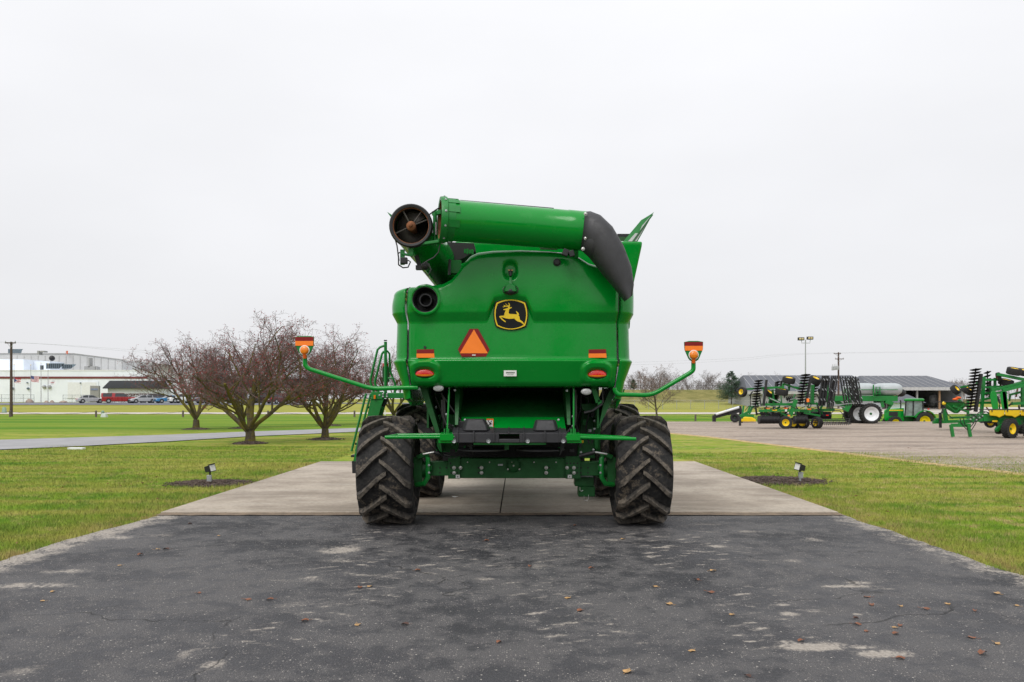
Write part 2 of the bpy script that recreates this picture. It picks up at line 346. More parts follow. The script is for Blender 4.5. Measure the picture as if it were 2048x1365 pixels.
t.links.new(c, b.inputs['Base Color']); b.inputs['Roughness'].default_value = .85; bump_(t, b, math_(t, 'ADD', s3, s4), .25, .008)
basic('joint_dirt', (.05, .04, .03), .95, world=True, scale=12)
g = M(); g.bb((-6.22, 13.74, -.1), (5.58, 25.1, .006)); pad = tag(g.build('concrete_pad', 'joint_dirt', smooth=False), None, None, kind='structure')
for x0, x1, y0, y1 in ((-6.22, -.325, 13.86, 19.6), (-.30, 5.58, 13.86, 19.6), (-6.22, -.325, 19.62, 25.1), (-.30, 5.58, 19.62, 25.1)):
    g = M(); g.bb((x0, y0, -.06), (x1, y1, .03)); g.build('slab', 'concrete', pad, bevel=.008)
basic('dry_dirt', (.17, .125, .085), .95, world=True, scale=6, var=.3, bump=.5, bscale=30, bdist=.01)
g = M(); n = 60
g.add([(x, y, .012+.01*mnoise.noise(Vector((x*4, y*9, 0)))) for y in (13.62, 13.74, 13.88) for x in np.linspace(-6.2, 5.58, n)], [(j*n+i, j*n+i+1, (j+1)*n+i+1, (j+1)*n+i) for j in range(2) for i in range(n-1)])
tag(g.build('dirt_strip', 'dry_dirt'), None, None, kind='structure')
# loop drive on the left, public road, parking lot, gravel yard
basic('grey_asphalt', (.29, .288, .295), .8, world=True, scale=.6, var=.10, dirt=(.2, .2, .2), dirtamt=.3)
basic('pale_road', (.50, .46, .41), .85, world=True, scale=.3, var=.08)
basic('lot_asphalt', (.15, .155, .175), .8, world=True, scale=.3, var=.1)
rows = [(G(x, yb_), G(x, yt_)) for x, yt_, yb_ in ((-500, 899, 928), (-200, 888, 912), (0, 880, 899.5), (170, 875, 892), (330, 870, 883.5), (500, 863.5, 873), (620, 859.5, 868), (710, 856.5, 864), (850, 853, 859.5), (1050, 849.5, 855), (1250, 847, 852), (1380, 846, 850.5))]
rows2 = []
for i in range(len(rows)-1):
    for k in range(6): rows2.append((rows[i][0].lerp(rows[i+1][0], k/6), rows[i][1].lerp(rows[i+1][1], k/6)))
strip('loop_drive', 'grey_asphalt', rows2, .034)
strip('road', 'pale_road', [((x, 104.0, 0), (x, 115.5, 0)) for x in range(-160, 161, 8)], .05)
strip('parking_lot', 'lot_asphalt', [((x, 139, 0), (x, 162, 0)) for x in range(-96, -33, 3)], .07)
strip('lot_entrance', 'lot_asphalt', [((x, 144, 0), (x, 150, 0)) for x in range(-34, -5, 3)], .06)
m, t, b = newmat('gravel'); pos = nd(t, 'ShaderNodeNewGeometry').outputs['Position']
mps = nd(t, 'ShaderNodeMapping', {'Vector': pos, 'Scale': (.12, .7, 1), 'Rotation': (0, 0, R(-8))}); s1 = noise_(t, mps.outputs[0], 1.1, 6, .65); s2 = noise_(t, pos, 2.2, 7, .75); s3 = noise_(t, pos, 11, 5, .75)
c = mix_(t, rng_(t, s2, .3, .7), (.25, .19, .142), (.40, .325, .26)); c = mix_(t, rng_(t, s1, .46, .62, 0, .85), c, (.15, .115, .088)); c = mix_(t, rng_(t, s3, .42, .7, 0, .55), c, (.45, .41, .37))
t.links.new(c, b.inputs['Base Color']); b.inputs['Roughness'].default_value = .95; bump_(t, b, math_(t, 'ADD', s2, s3), .7, .04)
low = [(1300, 863.5), (1335, 866), (1420, 874), (1500, 884), (1600, 895.5), (1700, 907.5), (1850, 925.5), (2048, 948), (2300, 978), (2700, 1020)]
pl = []
for i in range(len(low)-1):
    for k in range(14):
        x = low[i][0]+(low[i+1][0]-low[i][0])*k/14; y = low[i][1]+(low[i+1][1]-low[i][1])*k/14
        p = G(x, y); p.y += .22*mnoise.noise(Vector((p.x*.9, 0, 5)))+.12*mnoise.noise(Vector((p.x*3, 0, 5))); pl.append((p.x, p.y))
g = M(); kk = 12; vs = []
for x, y in pl:
    for i in range(kk):
        q = i/(kk-1); xx = x*(1-q)+(12.5+190*(pl.index((x, y))/len(pl))**2)*q; yy = y+(69.3+.25*mnoise.noise(Vector((x, 1, 0)))-y)*q; vs.append((xx, yy, -.024 if i == 0 else .02+.03*mnoise.noise(Vector((xx*.3, yy*.3, 0)))*(1 if 0 < i < kk-1 else 0)))
g.add(vs, [(j*kk+i, (j+1)*kk+i, (j+1)*kk+i+1, j*kk+i+1) for j in range(len(pl)-1) for i in range(kk-1)])
tag(g.build('gravel_yard', 'gravel', ang=180), None, None, kind='structure')
basic('dry_grass', (.42, .30, .13), .95, world=True, scale=5, var=.3, bump=.6, bscale=25, bdist=.03)
g = M(); vs = []; n = len(pl)
for k, (x, y) in enumerate(pl):
    w0, w1 = .28+.3*mnoise.noise(Vector((x*1.1, 3, 1))), .16
    vs += [(x-.1, y-abs(w0)-.1, -.026), (x, y-.04, -.012), (x+.1, y+w1, .004+.0*k)]
g.add(vs, [(3*k+i, 3*k+3+i, 3*k+4+i, 3*k+1+i) for k in range(n-1) for i in range(2)])
tag(g.build('dry_grass_edge', 'dry_grass'), 'strip of straw coloured dead grass along the gravel yard edge', 'grass', kind='stuff')
strip('barn_yard', 'pale_road', [((x, 117, 0), (x, 133, 0)) for x in range(52, 165, 4)], .05)
# ------------------------------------------------------------------ lawn blades near the pavement (real blades, one object)
def in_bed(x, y): return ((x+7.3)/.95)**2+((y-19.0)/.75)**2 < 1 or ((x-6.35)/1.15)**2+((y-19.6)/1.0)**2 < 1
rg = np.random.default_rng(5)
def blades(nb, x0, x1, y0, y1, hmin, hmax, keep=None, wscale=1.0):
    u = rg.random(nb); y = 1/((1/y0)*(1-u)+(1/y1)*u)               # denser near the camera
    x = x0+(x1-x0)*rg.random(nb); ok = np.ones(nb, bool)
    ok &= (x/y > -1.0)&(x/y < 1.0)
    el = np.array([edge_l(q) if q < 13.75 else (-6.22 if q < 25.1 else 99) for q in y]); er = np.array([edge_r(q) if q < 13.75 else (5.58 if q < 25.1 else -99) for q in y])
    ok &= (x < el+.11*rg.random(nb)**2-.01)|(x > er-.11*rg.random(nb)**2+.01)
    bd = (((x+7.3)/.95)**2+((y-19.0)/.75)**2 < 1)|(((x-6.35)/1.15)**2+((y-19.6)/1.0)**2 < 1); ok &= ~bd
    x, y = x[ok], y[ok]; n = len(x)
    cl = np.array([mnoise.noise(Vector((a*.9, b_*.9, 2))) for a, b_ in zip(x, y)])
    h_ = (hmin+(hmax-hmin)*rg.random(n))*(1+.45*cl); w = (.0032+.003*rg.random(n))*np.maximum(1, y/13)*wscale
    ang = rg.random(n)*6.283; la = rg.random(n)*6.283; ln = h_*(.15+.6*rg.random(n))
    bx_, by_ = np.cos(ang)*w, np.sin(ang)*w; z0 = np.full(n, -.035)
    v = np.empty((n, 3, 3)); v[:, 0] = np.stack([x-bx_, y-by_, z0], 1); v[:, 1] = np.stack([x+bx_, y+by_, z0], 1)
    v[:, 2] = np.stack([x+np.cos(la)*ln, y+np.sin(la)*ln, h_-.03], 1)
    return v.reshape(-1, 3)
vv_ = np.concatenate([blades(330000, -20, -6.1, 9.0, 34, .025, .06), blades(300000, 5.5, 19, 8.2, 30, .025, .06), blades(15000, -8, -6.1, 8.5, 25, .05, .10), blades(12000, 5.5, 7.5, 8, 25, .05, .10)])
me = bpy.data.meshes.new('lawn_grass'); nb = len(vv_)//3
me.vertices.add(nb*3); me.vertices.foreach_set('co', vv_.ravel().astype(np.float32)); me.loops.add(nb*3); me.loops.foreach_set('vertex_index', np.arange(nb*3, dtype=np.int32))
me.polygons.add(nb); me.polygons.foreach_set('loop_start', np.arange(0, nb*3, 3, dtype=np.int32)); me.polygons.foreach_set('loop_total', np.full(nb, 3, np.int32)); me.update(); me.validate()
me.materials.append(MAT['grass_blade']); lg = bpy.data.objects.new('lawn_grass', me); COL.objects.link(lg)
tag(lg, 'short mown green lawn grass on both sides of the driveway', 'grass', kind='stuff')
# ------------------------------------------------------------------ mulch
basic('mulch', (.075, .052, .040), .95, world=True, scale=8, var=.4, dirt=(.16, .12, .09), dirtamt=.5, bump=.7, bscale=40, bdist=.02)
def mulch_bed(cx, cy, rx, ry, hgt_, name, label, chips, seed, z0=-.02):
    r_ = random.Random(seed); g = M(); n = 40; rings = 5; vs = [(cx, cy, z0+hgt_)]
    for k in range(1, rings+1):
        for j in range(n):
            a = 2*math.pi*j/n; q = k/rings; e = 1+.22*mnoise.noise(Vector((math.cos(a)*2+seed, math.sin(a)*2, 0)))+.16*mnoise.noise(Vector((math.cos(a)*6+seed, math.sin(a)*6, 3)))
            vs.append((cx+rx*q*e*math.cos(a), cy+ry*q*e*math.sin(a), z0+hgt_*(1-q*q)-.015*(q > .95)))
    fs = [(0, 1+j, 1+(j+1) % n) for j in range(n)]+[(1+(k-1)*n+j, 1+k*n+j, 1+k*n+(j+1) % n, 1+(k-1)*n+(j+1) % n) for k in range(1, rings) for j in range(n)]
    g.add(vs, fs)
    for _ in range(chips):
        a = r_.random()*6.283; q = math.sqrt(r_.random())*(1.02 if r_.random() < .8 else 1.25); x, y = cx+rx*q*math.cos(a), cy+ry*q*math.sin(a)
        s = .015+.03*r_.random(); rot = Matrix.Rotation(r_.random()*6.28, 3, 'Z') @ Matrix.Rotation(r_.uniform(-.7, .7), 3, 'X')
        g.box((x, y, z0+hgt_*(1-min(1, q*q))+.012), (s*2.2, s*.8, s*.4), rot)
    return tag(g.build(name, 'mulch', smooth=False, org=(cx, cy, z0)), label, 'mulch bed')
mulch_bed(-7.3, 19.0, .95, .75, .05, 'mulch_bed', 'bare mulch patch around the spotlight on the lawn beside the loop drive', 900, 1)
mulch_bed(6.35, 19.6, 1.15, 1.0, .05, 'mulch_bed', 'bare mulch patch around the spotlight on the lawn beside the gravel yard', 1100, 2)
# ------------------------------------------------------------------ spotlights
def spot(x, y, face, label):
    t_ = thing('spotlight', label, 'spotlight', (x, y, 0), group='ground spotlights aimed at the machine')
    s = face
    M().cyl((x, y, -.02), (x, y, .16), .03, n=10).build('post', 'zinc', t_)
    M().box((x-.02*s, y, .13+(.05 if s < 0 else 0)), (.115, .07, .17)).build('junction_box', 'zinc', t_, bevel=.006)
    M().tube([(x, y, .2), (x, y, .29), (x-.03*s, y, .33)], .022, 10).build('knuckle', 'black_steel', t_)
    rot = Matrix.Rotation(R(-14*s), 3, 'Y') @ Matrix.Rotation(R(-28*s if s > 0 else 28), 3, 'Z')
    g = M(); c0 = Vector((x, y, .39)); secs = []
    for u, w, h_ in ((-.13, .07, .055), (-.10, .085, .075), (.03, .085, .085), (.10, .10, .10)):
        secs.append([c0+rot @ Vector((u*s, a*w, b_*h_)) for a, b_ in ((-1, -1), (1, -1), (1, 1), (-1, 1))])
    if s < 0: secs = [q[::-1] for q in secs]
    g.loft(secs).build('housing', 'black_plastic', t_, bevel=.006)
    g = M(); g.box(c0+rot @ Vector((.103*s, 0, 0)), (.012, .165, .165), rot); g.build('lens', 'white_print', t_, bevel=.003)
    g = M(); g.box(c0+rot @ Vector((.105*s, 0, .104)), (.09, .2, .01), rot); g.build('visor', 'black_plastic', t_)
    t_.scale = (.9,)*3; return t_
p_ = G(420, 967); spot(p_.x, p_.y, 1, 'black floodlight on a grey post facing right in the mulch beside the loop drive')
p_ = G(1600, 964); spot(p_.x, p_.y, -1, 'black floodlight on a grey post facing left in the mulch beside the gravel yard')
# ------------------------------------------------------------------ fallen leaves
basic('leaf_brown', (.20, .075, .035), .7, var=.3, scale=20); basic('leaf_tan', (.42, .25, .10), .7, var=.3, scale=20); basic('leaf_dark', (.075, .035, .025), .7, var=.3, scale=20)
def leaf_mesh(name, mt, seed):
    r_ = random.Random(seed); g = M(); n = 9; k = r_.uniform(.3, .9); c_ = (0, 0, .012)
    ring = []
    for j in range(n):
        a = 2*math.pi*j/n; rr = (.045 if j % 2 else .03)*r_.uniform(.8, 1.2); ring.append((rr*1.5*math.cos(a), rr*math.sin(a), .004+k*.03*abs(math.sin(a*1+.4))*r_.uniform(.5, 1.2)))
    g.add([c_]+ring, [(0, 1+j, 1+(j+1) % n) for j in range(n)]); g.tube([(.06, 0, .006), (.10, .012, .012)], .002, 4)
    return g.build(name, mt)
lvs = [leaf_mesh('fallen_leaf', mt, i) for i, mt in enumerate(('leaf_brown', 'leaf_tan', 'leaf_dark', 'leaf_brown', 'leaf_tan'))]
lab = {'leaf_brown': 'curled reddish brown fallen leaf lying on the asphalt driveway', 'leaf_tan': 'dry tan fallen leaf lying on the asphalt driveway', 'leaf_dark': 'dark brown fallen leaf lying on the asphalt driveway'}
spots = [(105,1184,1),(610,1243,0),(540,1200,0),(397,1187,0),(495,1200,3),(280,1111,0),(315,1100,4),(332,1100,2),(240,1132,4),(438,1072,1),(380,1049,2),(85,1203,4),(740,1174,4),(835,1142,0),(720,1175,3),(973,1083,0),(1060,1134,0),(1182,1138,0),(1136,1197,4),(1160,1222,3),(1310,1174,1),(1246,1079,4),(1338,1209,4),(998,1286,0),(1256,1345,1),(715,1251,4),(810,1250,2),(1150,1052,0),(1384,1303,1),(1495,1354,2),(1426,1143,4),(1394,1161,0),(1421,1186,3),(1464,1230,4),(1743,1211,0),(1802,1213,4),(1851,1219,3),(1896,1209,4),(1950,1223,0),(1993,1188,4),(1714,1250,0),(1733,1263,3),(1800,1252,0),(1790,1256,4),(1791,1268,0),(1942,1276,3),(1994,1288,4),(1965,1309,0),(1800,1318,0),(1602,1283,0),(2033,1212,4),(1734,1195,3),(1712,1238,2)]
used = set()
for x, y, k in spots:
    o = lvs[k]
    if k in used: o = o.copy(); COL.objects.link(o)
    used.add(k); p_ = G(x, y, .002); o.location = p_; o.rotation_euler = (0, 0, rnd.random()*6.28); s = rnd.uniform(.5, .85); o.scale = (s, s, s*rnd.uniform(.9, 1.5))
    mt = o.data.materials[0].name; tag(o, lab[mt], 'leaf', {'leaf_brown': 'reddish brown leaves on the driveway', 'leaf_tan': 'tan leaves on the driveway', 'leaf_dark': 'dark leaves on the driveway'}[mt])
g = M(); r_ = random.Random(8)
for _ in range(420):
    x = r_.uniform(-18, 16); y = r_.uniform(9, 32)
    if -6.3 < x < 5.7 and y < 25.2: continue
    a = r_.random()*6.28; s = r_.uniform(.02, .045); z = .02+.02*r_.random()
    g.add([(x-s*math.cos(a), y-s*math.sin(a), z), (x+s*.5*math.sin(a), y-s*.5*math.cos(a), z+.015), (x+s*math.cos(a), y+s*math.sin(a), z), (x-s*.5*math.sin(a), y+s*.5*math.cos(a), z+.02)], [(0, 1, 2, 3)])
tag(g.build('leaf_litter', 'leaf_brown'), 'scattered small brown leaves lying in the lawn grass', 'leaf litter', kind='stuff')
p_ = G(910, 994.5, .03); g = M(); g.prism([p_+V(-.06, -.01, .002), p_+V(.02, -.03, .002), p_+V(.06, .01, .002), p_+V(-.03, .03, .002)], (0, 0, .012)); tag(g.build('paper_scrap', 'white_print', org=p_), 'small white paper scrap on the concrete under the machine', 'litter')
p_ = G(153, 898); g = M(); g.bb(p_+V(-.3, -.12, -.03), p_+V(.3, .12, .05)); tag(g.build('lawn_marker', 'white_paint', org=p_, bevel=.01), 'low white marker block in the lawn beside the loop drive', 'marker')

# ================================================================== the combine harvester (rear view)
XC = -.078                                    # centre line
comb = thing('combine_harvester', 'large green combine harvester seen from behind, parked on the concrete pad', 'combine harvester', (XC, 12.9, 0))
DH = 11.75                                    # distance of the rear hood
def hx(x): return (x-CX)*DH/F-XC              # pixel -> offset from the centre line
def hzz(y): return H-(y-CY)*DH/F
WB = 1.82; RC = .34; YR = DH+.10
def rear_y(x):                                # plan curve of the rear face
    a = abs(x)
    if a <= WB-RC: return YR-.10*(1-(a/(WB-RC))**2)
    return YR+RC-math.sqrt(max(0, RC*RC-(a-(WB-RC))**2))
cols = []                                     # x, y, nx, ny along the plan, left front to right front
for s_ in np.linspace(15.2, YR+RC+.1, 18): cols.append((-WB, s_, -1, 0))
for a in np.linspace(0, 90, 14)[:-1]: cols.append((-(WB-RC)-RC*math.cos(R(a)), YR+RC-RC*math.sin(R(a)), -math.cos(R(a)), -math.sin(R(a))))
for x in np.linspace(-(WB-RC), WB-RC, 150): cols.append((x, rear_y(x), .10*x/2, -1))
for a in np.linspace(90, 0, 14)[1:]: cols.append(((WB-RC)+RC*math.cos(R(a)), YR+RC-RC*math.sin(R(a)), math.cos(R(a)), -math.sin(R(a))))
for s_ in np.linspace(YR+RC+.1, 15.2, 18): cols.append((WB, s_, 1, 0))
top_px = [(700, 574), (785, 574), (812, 571.5), (860, 569), (885, 565), (902, 556), (915, 541), (928, 522), (940, 510), (955, 503.5), (985, 500), (1040, 498.5), (1100, 500.5), (1140, 504), (1160, 512), (1180, 524), (1215, 533), (1300, 533)]
def top_z(x):
    px = CX+(x+XC)*F/DH
    for (a, ya), (b_, yb_) in zip(top_px, top_px[1:]):
        if a <= px <= b_: return hzz(ya+(yb_-ya)*smooth(0, 1, (px-a)/(b_-a)) if b_-a > 60 else ya+(yb_-ya)*(px-a)/(b_-a))
    return hzz(574)
XE = hx(1020.5)
LIGHTS = [(hx(848), hzz(745.5)), (hx(1195.5), hzz(747))]
def sell(u, v, p=3.2): return (abs(u)**p+abs(v)**p)**(1/p)
EXH = (hx(850), hzz(599.5))
def hood_rows(x, side):
    arch = 1-smooth(.22, .36, abs(x-XE))
    dome = math.sqrt(max(0, 1-(min(abs(x-XE), .30)/.55)**2)); arch *= dome
    zb = hzz(771)-.05*smooth(WB-RC-.1, WB, abs(x)); zs = zb-(.16 if side else 0)
    z1, z2, z3, z4 = hzz(764), hzz(722.5), hzz(717.5), hzz(643)+.28*arch
    z5 = hzz(625)+.245*arch; zt = top_z(x)
    rows = [(zs-.03, -.24), (zs, -.16)]
    rows += [(z1+(z2-z1)*q, -.115+.115*q) for q in np.linspace(0, 1, 20)]
    rows += [(z2+.012, .0), (z3-.012, -.012), (z3, -.03)]
    rows += [(z3+(z4-z3)*q, -.036-.018*q) for q in np.linspace(.03, 1, 20)]
    rows += [(z4+(z5-z4)*q, -.054+.072*(q)) for q in (.15, .35, .6, .85, 1)]
    rows += [(z5+.012, .022)]
    zr = zt-.11
    rows += [(z5+.02+(zr-z5-.02)*q, .022+.012*math.sin(math.pi*q)-.02*q) for q in np.linspace(.02, 1, 34)]
    rows += [(zr+.11*math.sin(R(a)), .002-.11*(1-math.cos(R(a)))) for a in (15, 30, 45, 60, 75, 90)]
    rows += [(zt+.002, -.2)]
    return rows
def hood_point(i):
    x, y, nx_, ny_ = cols[i]; side = abs(x) > 1.575; out = []
    for z, o in hood_rows(x, side):
        if ny_ < -.5:
            u, v = (x-XE)/.125, (z-hzz(541))/.165                     # dimple for the rear camera
            o -= .085*(1-smooth(.55, 1.0, sell(u, v, 2.4)))*(1 if v > -.9 else 1)
            for lx, lz in LIGHTS:
                s_ = sell((x-lx)/.245, (z-lz)/.185); o += .055*(1-smooth(.82, 1.02, s_))
                o -= .045*(1-smooth(.75, 1.0, sell((x-lx)/.165, (z-lz)/.088, 2.2)))
            e = math.hypot(x-EXH[0], z-EXH[1]); o += .02*(1-smooth(.21, .26, e))
        q = math.hypot(nx_, ny_); out.append(Vector((XC+x+nx_/q*o, y+ny_/q*o, z)))
    return out
HP = [hood_point(i) for i in range(len(cols))]; nr = len(HP[0])
def hood_piece(name, sel, label=None):
    g = M(); idx = [i for i in range(len(cols)) if sel(cols[i][0])]; vs = [p for i in idx for p in HP[i]]; fs = []
    for a in range(len(idx)-1):
        for r_ in range(nr-1):
            c0 = (HP[idx[a]][r_]+HP[idx[a+1]][r_+1])/2
            if math.hypot(c0.x-XC-EXH[0], c0.z-EXH[1]) < .195 and c0.y < 12.1: continue
            fs.append((a*nr+r_, (a+1)*nr+r_, (a+1)*nr+r_+1, a*nr+r_+1))
    g.add(vs, fs); o = g.build(name, 'green_paint', comb, ang=50)
    sol = o.modifiers.new('thickness', 'SOLIDIFY'); sol.thickness = .012; sol.offset = -1
    return o
hood = hood_piece('rear_hood', lambda x: abs(x) < 1.566)
hood_piece('side_panel', lambda x: x <= -1.579); hood_piece('side_panel', lambda x: x >= 1.579)
for s_ in (-1, 1):                                     # rubber seam seals, set back in the gaps
    i = min(range(len(cols)), key=lambda k: abs(cols[k][0]-s_*1.571)+(0 if cols[k][3] < 0 else 9))
    g = M(); pts = [p+Vector((0, .02, 0)) for p in HP[i][1:-2]]; g.tube(pts, .011, 6); g.build('seam_seal', 'rubber_hose', comb)
def on_hood(px, py, out=.004):                         # point on the hood skin under a photo pixel
    x = hx(px); z = hzz(py); i = min(range(18, len(cols)-18), key=lambda k: abs(cols[k][0]-x) if cols[k][3] < -.5 else 9)
    col_ = HP[i]; k = min(range(4, nr-8), key=lambda r_: abs(col_[r_].z-z)); return Vector((XC+x, col_[k].y-out, z))
def decal(name, mat, pts, out, th, parent, bevel=0):
    c0 = on_hood(sum(p[0] for p in pts)/len(pts), sum(p[1] for p in pts)/len(pts), 0)
    g = M(); g.prism([Vector((XC+hx(a), c0.y-out, hzz(b_))) for a, b_ in pts], (0, th, 0)); return g.build(name, mat, parent, smooth=False, bevel=bevel)
# slow moving vehicle triangle
smv = decal('slow_vehicle_triangle', 'red_reflector', [(939, 657.5), (956, 657.5), (979, 699), (971.6, 713.4), (922.8, 713.4), (915.5, 699)], .018, .014, comb)
decal('orange_triangle', 'orange_reflector', [(947.5, 659), (975.6, 706.8), (919.2, 706.8)], .021, .004, smv)
decal('maker_print', 'white_print', [(944, 709.4), (951, 709.4), (951, 711.4), (944, 711.4)], .0195, .002, smv)
for x0 in (831.5, 1178.5):
    rf = decal('reflector', 'red_reflector', [(x0, 698.5), (x0+35, 698), (x0+35.4, 706.6), (x0, 706.8)], .018, .006, comb)
    decal('orange_band', 'orange_reflector', [(x0-.2, 706.8), (x0+35.4, 706.6), (x0+36, 715.2), (x0, 715.2)], .018, .006, rf)
pc = on_hood(848, 694, 0); M().cyl(pc+V(0, -.016, 0), pc+V(0, .02, 0), .02, n=12).build('plug', 'black_plastic', comb)
stk = decal('dealer_sticker', 'white_print', [(1007.5, 741), (1033, 741), (1033, 752.8), (1007.5, 752.8)], .026, .004, comb); stk['label'] = 'white sticker with dark green print'
g = M(); yy = on_hood(1020, 747, .031).y
for k in range(7):                                     # the print is too small to read: slanted letter strokes
    for u in (0, 1.3):
        xa = 1011.6+k*2.55+u; g.add([Vector((XC+hx(xa+a), yy, hzz(b_))) for a, b_ in ((0, 746.8), (.75, 746.8), (1.5, 744.2), (.75, 744.2))], [(0, 1, 2, 3)])
g.add([Vector((XC+hx(a), yy, hzz(b_))) for a, b_ in ((1014, 749.9), (1027, 749.9), (1027, 749.3), (1014, 749.3))], [(0, 1, 2, 3)])
g.build('print', 'dark_print', stk, smooth=False)
# emblem: black shield, yellow outline, leaping deer
def z2p(x, y): return (960+x/8.529, 520+y/8.529)
def arcpts(corners, bulge, n=8):
    out = []
    for i in range(len(corners)):
        a, b_ = Vector(corners[i]), Vector(corners[(i+1) % len(corners)]); m_ = (b_-a); nrm = Vector((m_.y, -m_.x)).normalized()
        for k in range(n): q = k/n; out.append(a.lerp(b_, q)+nrm*bulge[i]*4*q*(1-q))
    return out
def shield(k):                                         # k = inset in zoomed pixels
    return [z2p(p.x, p.y) for p in arcpts([(262+k, 712+k*.9), (788-k, 712+k*.9), (786-k*.9, 1138-k*.7), (268+k*.9, 1138-k*.7)], [55+0*k, 38, 62, 38], 9)]
emb = decal('emblem', 'emblem_black', shield(0), .028, .03, comb, bevel=.004)
def ring(o_, i_): return o_+[o_[0]]+[i_[0]]+i_[::-1]
ye = on_hood(1020, 630, 0).y
def emb_face(out_pts, in_pts, name):
    g = M(); n = len(out_pts); f0 = [Vector((XC+hx(a), ye-.033, hzz(b_))) for a, b_ in out_pts]; f1 = [Vector((XC+hx(a), ye-.033, hzz(b_))) for a, b_ in in_pts]
    bk = Vector((0, .012, 0)); g.add(f0+f1+[p+bk for p in f0]+[p+bk for p in f1], [q for j in range(n) for q in ((j, (j+1) % n, n+(j+1) % n, n+j), (j, 2*n+j, 2*n+(j+1) % n, (j+1) % n), (n+j, n+(j+1) % n, 3*n+(j+1) % n, 3*n+j))]); return g.build(name, 'yellow_paint', emb, smooth=False)
emb_face(shield(20), shield(40), 'yellow_outline')
deer = [(325,970),(340,955),(412,950),(418,915),(430,880),(440,855),(405,858),(398,843),(440,830),(478,820),(476,800),(440,797),(390,810),(388,800),(420,787),(398,772),(404,768),(438,782),(465,784),(432,748),(440,744),(470,776),(488,778),(490,750),(478,735),(486,730),(502,745),(512,772),(502,808),(545,806),(535,825),(500,838),(494,860),(488,905),(505,922),(560,924),(632,930),(626,905),(614,875),(622,874),(655,902),(666,935),(655,945),(672,965),(682,1020),(722,1048),(762,1105),(750,1112),(700,1066),(640,1048),(612,1030),(585,1000),(500,1006),(450,1000),(375,978),(362,985),(400,1018),(440,1050),(434,1064),(415,1055),(372,1022)]
g = M(); g.prism([Vector((XC+hx(a), ye-.034, hzz(b_))) for a, b_ in [z2p(*q) for q in deer]], (0, .012, 0)); g.build('deer', 'yellow_paint', emb, smooth=False)
# rear camera on its bracket
g = M(); pc = on_hood(1021, 566, 0); g.bar(P(1021, 556, DH-.05), P(1021, 572, DH-.08), .035, .02, (0, 1, 0)); cb = g.build('camera_bracket', 'green_frame', comb)
g = M(); g.tube([P(1021, 540.5, DH-.01), P(1021, 546, DH-.02), P(1021, 553, DH-.05)], [.035, .03, .017], 10); g.build('plug_socket', 'black_plastic', cb)
for u in (-3, 3): g = M(); g.box(P(1021+u, 541, DH-.045), (.03, .03, .016)); g.build('contact', 'leaf_tan', cb)
g = M(); g.loft([[P(1021+a*w, 578+b_*h_, DH-d_) for a, b_ in ((-1, .6), (-.75, -.7), (-.4, -1), (.4, -1), (.75, -.7), (1, .6))] for d_, w, h_ in ((-.02, 14, 11), (.09, 13, 10), (.13, 11, 8))]); g.build('camera_hood', 'green_frame', cb, bevel=.004)
M().ball(P(1021, 583, DH-.07), .075, 14, 8, (1.05, .9, .75)).build('rear_camera', 'black_plastic', cb)
for s_ in (-1, 1): M().tube([P(1021+s_*11, 573, DH-.06), P(1021+s_*15, 578, DH-.08), P(1021+s_*14, 585, DH-.08), P(1021+s_*8, 588, DH-.07)], .007, 6).build('cable', 'rubber_hose', cb)
# round knob, exhaust and tail lamps
pc = on_hood(1114, 525, 0); g = M(); g.lathe([(.0, -.05), (.035, -.05), (.04, -.03), (.055, -.025), (.058, .03)], pc, (0, 1, 0), 18); g.build('hood_sensor', 'black_plastic', comb)
pe = Vector((XC+EXH[0], on_hood(880, 599, 0).y, EXH[1]))
g = M(); g.lathe([(.235, .03), (.225, -.012), (.205, -.02), (.190, -.01), (.188, .06)], pe, (0, 1, 0), 36); ex = g.build('exhaust_collar', 'green_paint', comb)
g = M(); g.lathe([(.188, -.005), (.180, .0), (.165, .10), (.160, .26), (.10, .26), (.10, .06), (.095, .05), (.078, .05), (.074, .06), (.07, .30), (.0, .30)], pe, (0, 1, 0), 32); g.build('exhaust_pipe', 'black_steel', comb)
for k, (lx, lz) in enumerate(LIGHTS):
    yy = on_hood(848 if k == 0 else 1195.5, 745.5, 0).y
    g = M(); n = 28; secs = []
    def oval(w, h_, y): return [Vector((XC+lx+w*math.cos(2*math.pi*j/n), y, lz+h_*math.sin(2*math.pi*j/n))) for j in range(n)]
    g.loft([oval(.155, .073, yy+.02), oval(.155, .073, yy-.008), oval(.147, .066, yy-.016)]); tl = g.build('tail_lamp', 'black_plastic', comb)
    for nm, mt, sg in (('red_lens', 'red_lens', 1), ('amber_lens', 'amber_lens', -1)):
        g = M(); secs = []
        for w, h_, y in ((.14, .060, yy-.015), (.138, .058, yy-.026), (.11, .045, yy-.036), (.05, .02, yy-.040)):
            q = [Vector((XC+lx+w*math.cos(math.pi*j/14), y, lz+(-.026 if sg < 0 else -.025)+(sg*h_*math.sin(math.pi*j/14)*(.55 if sg < 0 else 1.38)))) for j in range(15)]; secs.append(q)
        g.loft(secs); g.build(nm, mt, tl, ang=60)
# black backing inside the hood stands in for shade so gaps show dark, deck and main body behind
g = M(); g.bb((XC-1.60, 12.25, 2.45), (XC+1.60, 15.2, 3.45)); g.bb((XC-.8, 12.1, 3.4), (XC+1.0, 15.2, 3.95)); g.build('dark_backing', 'black', comb)
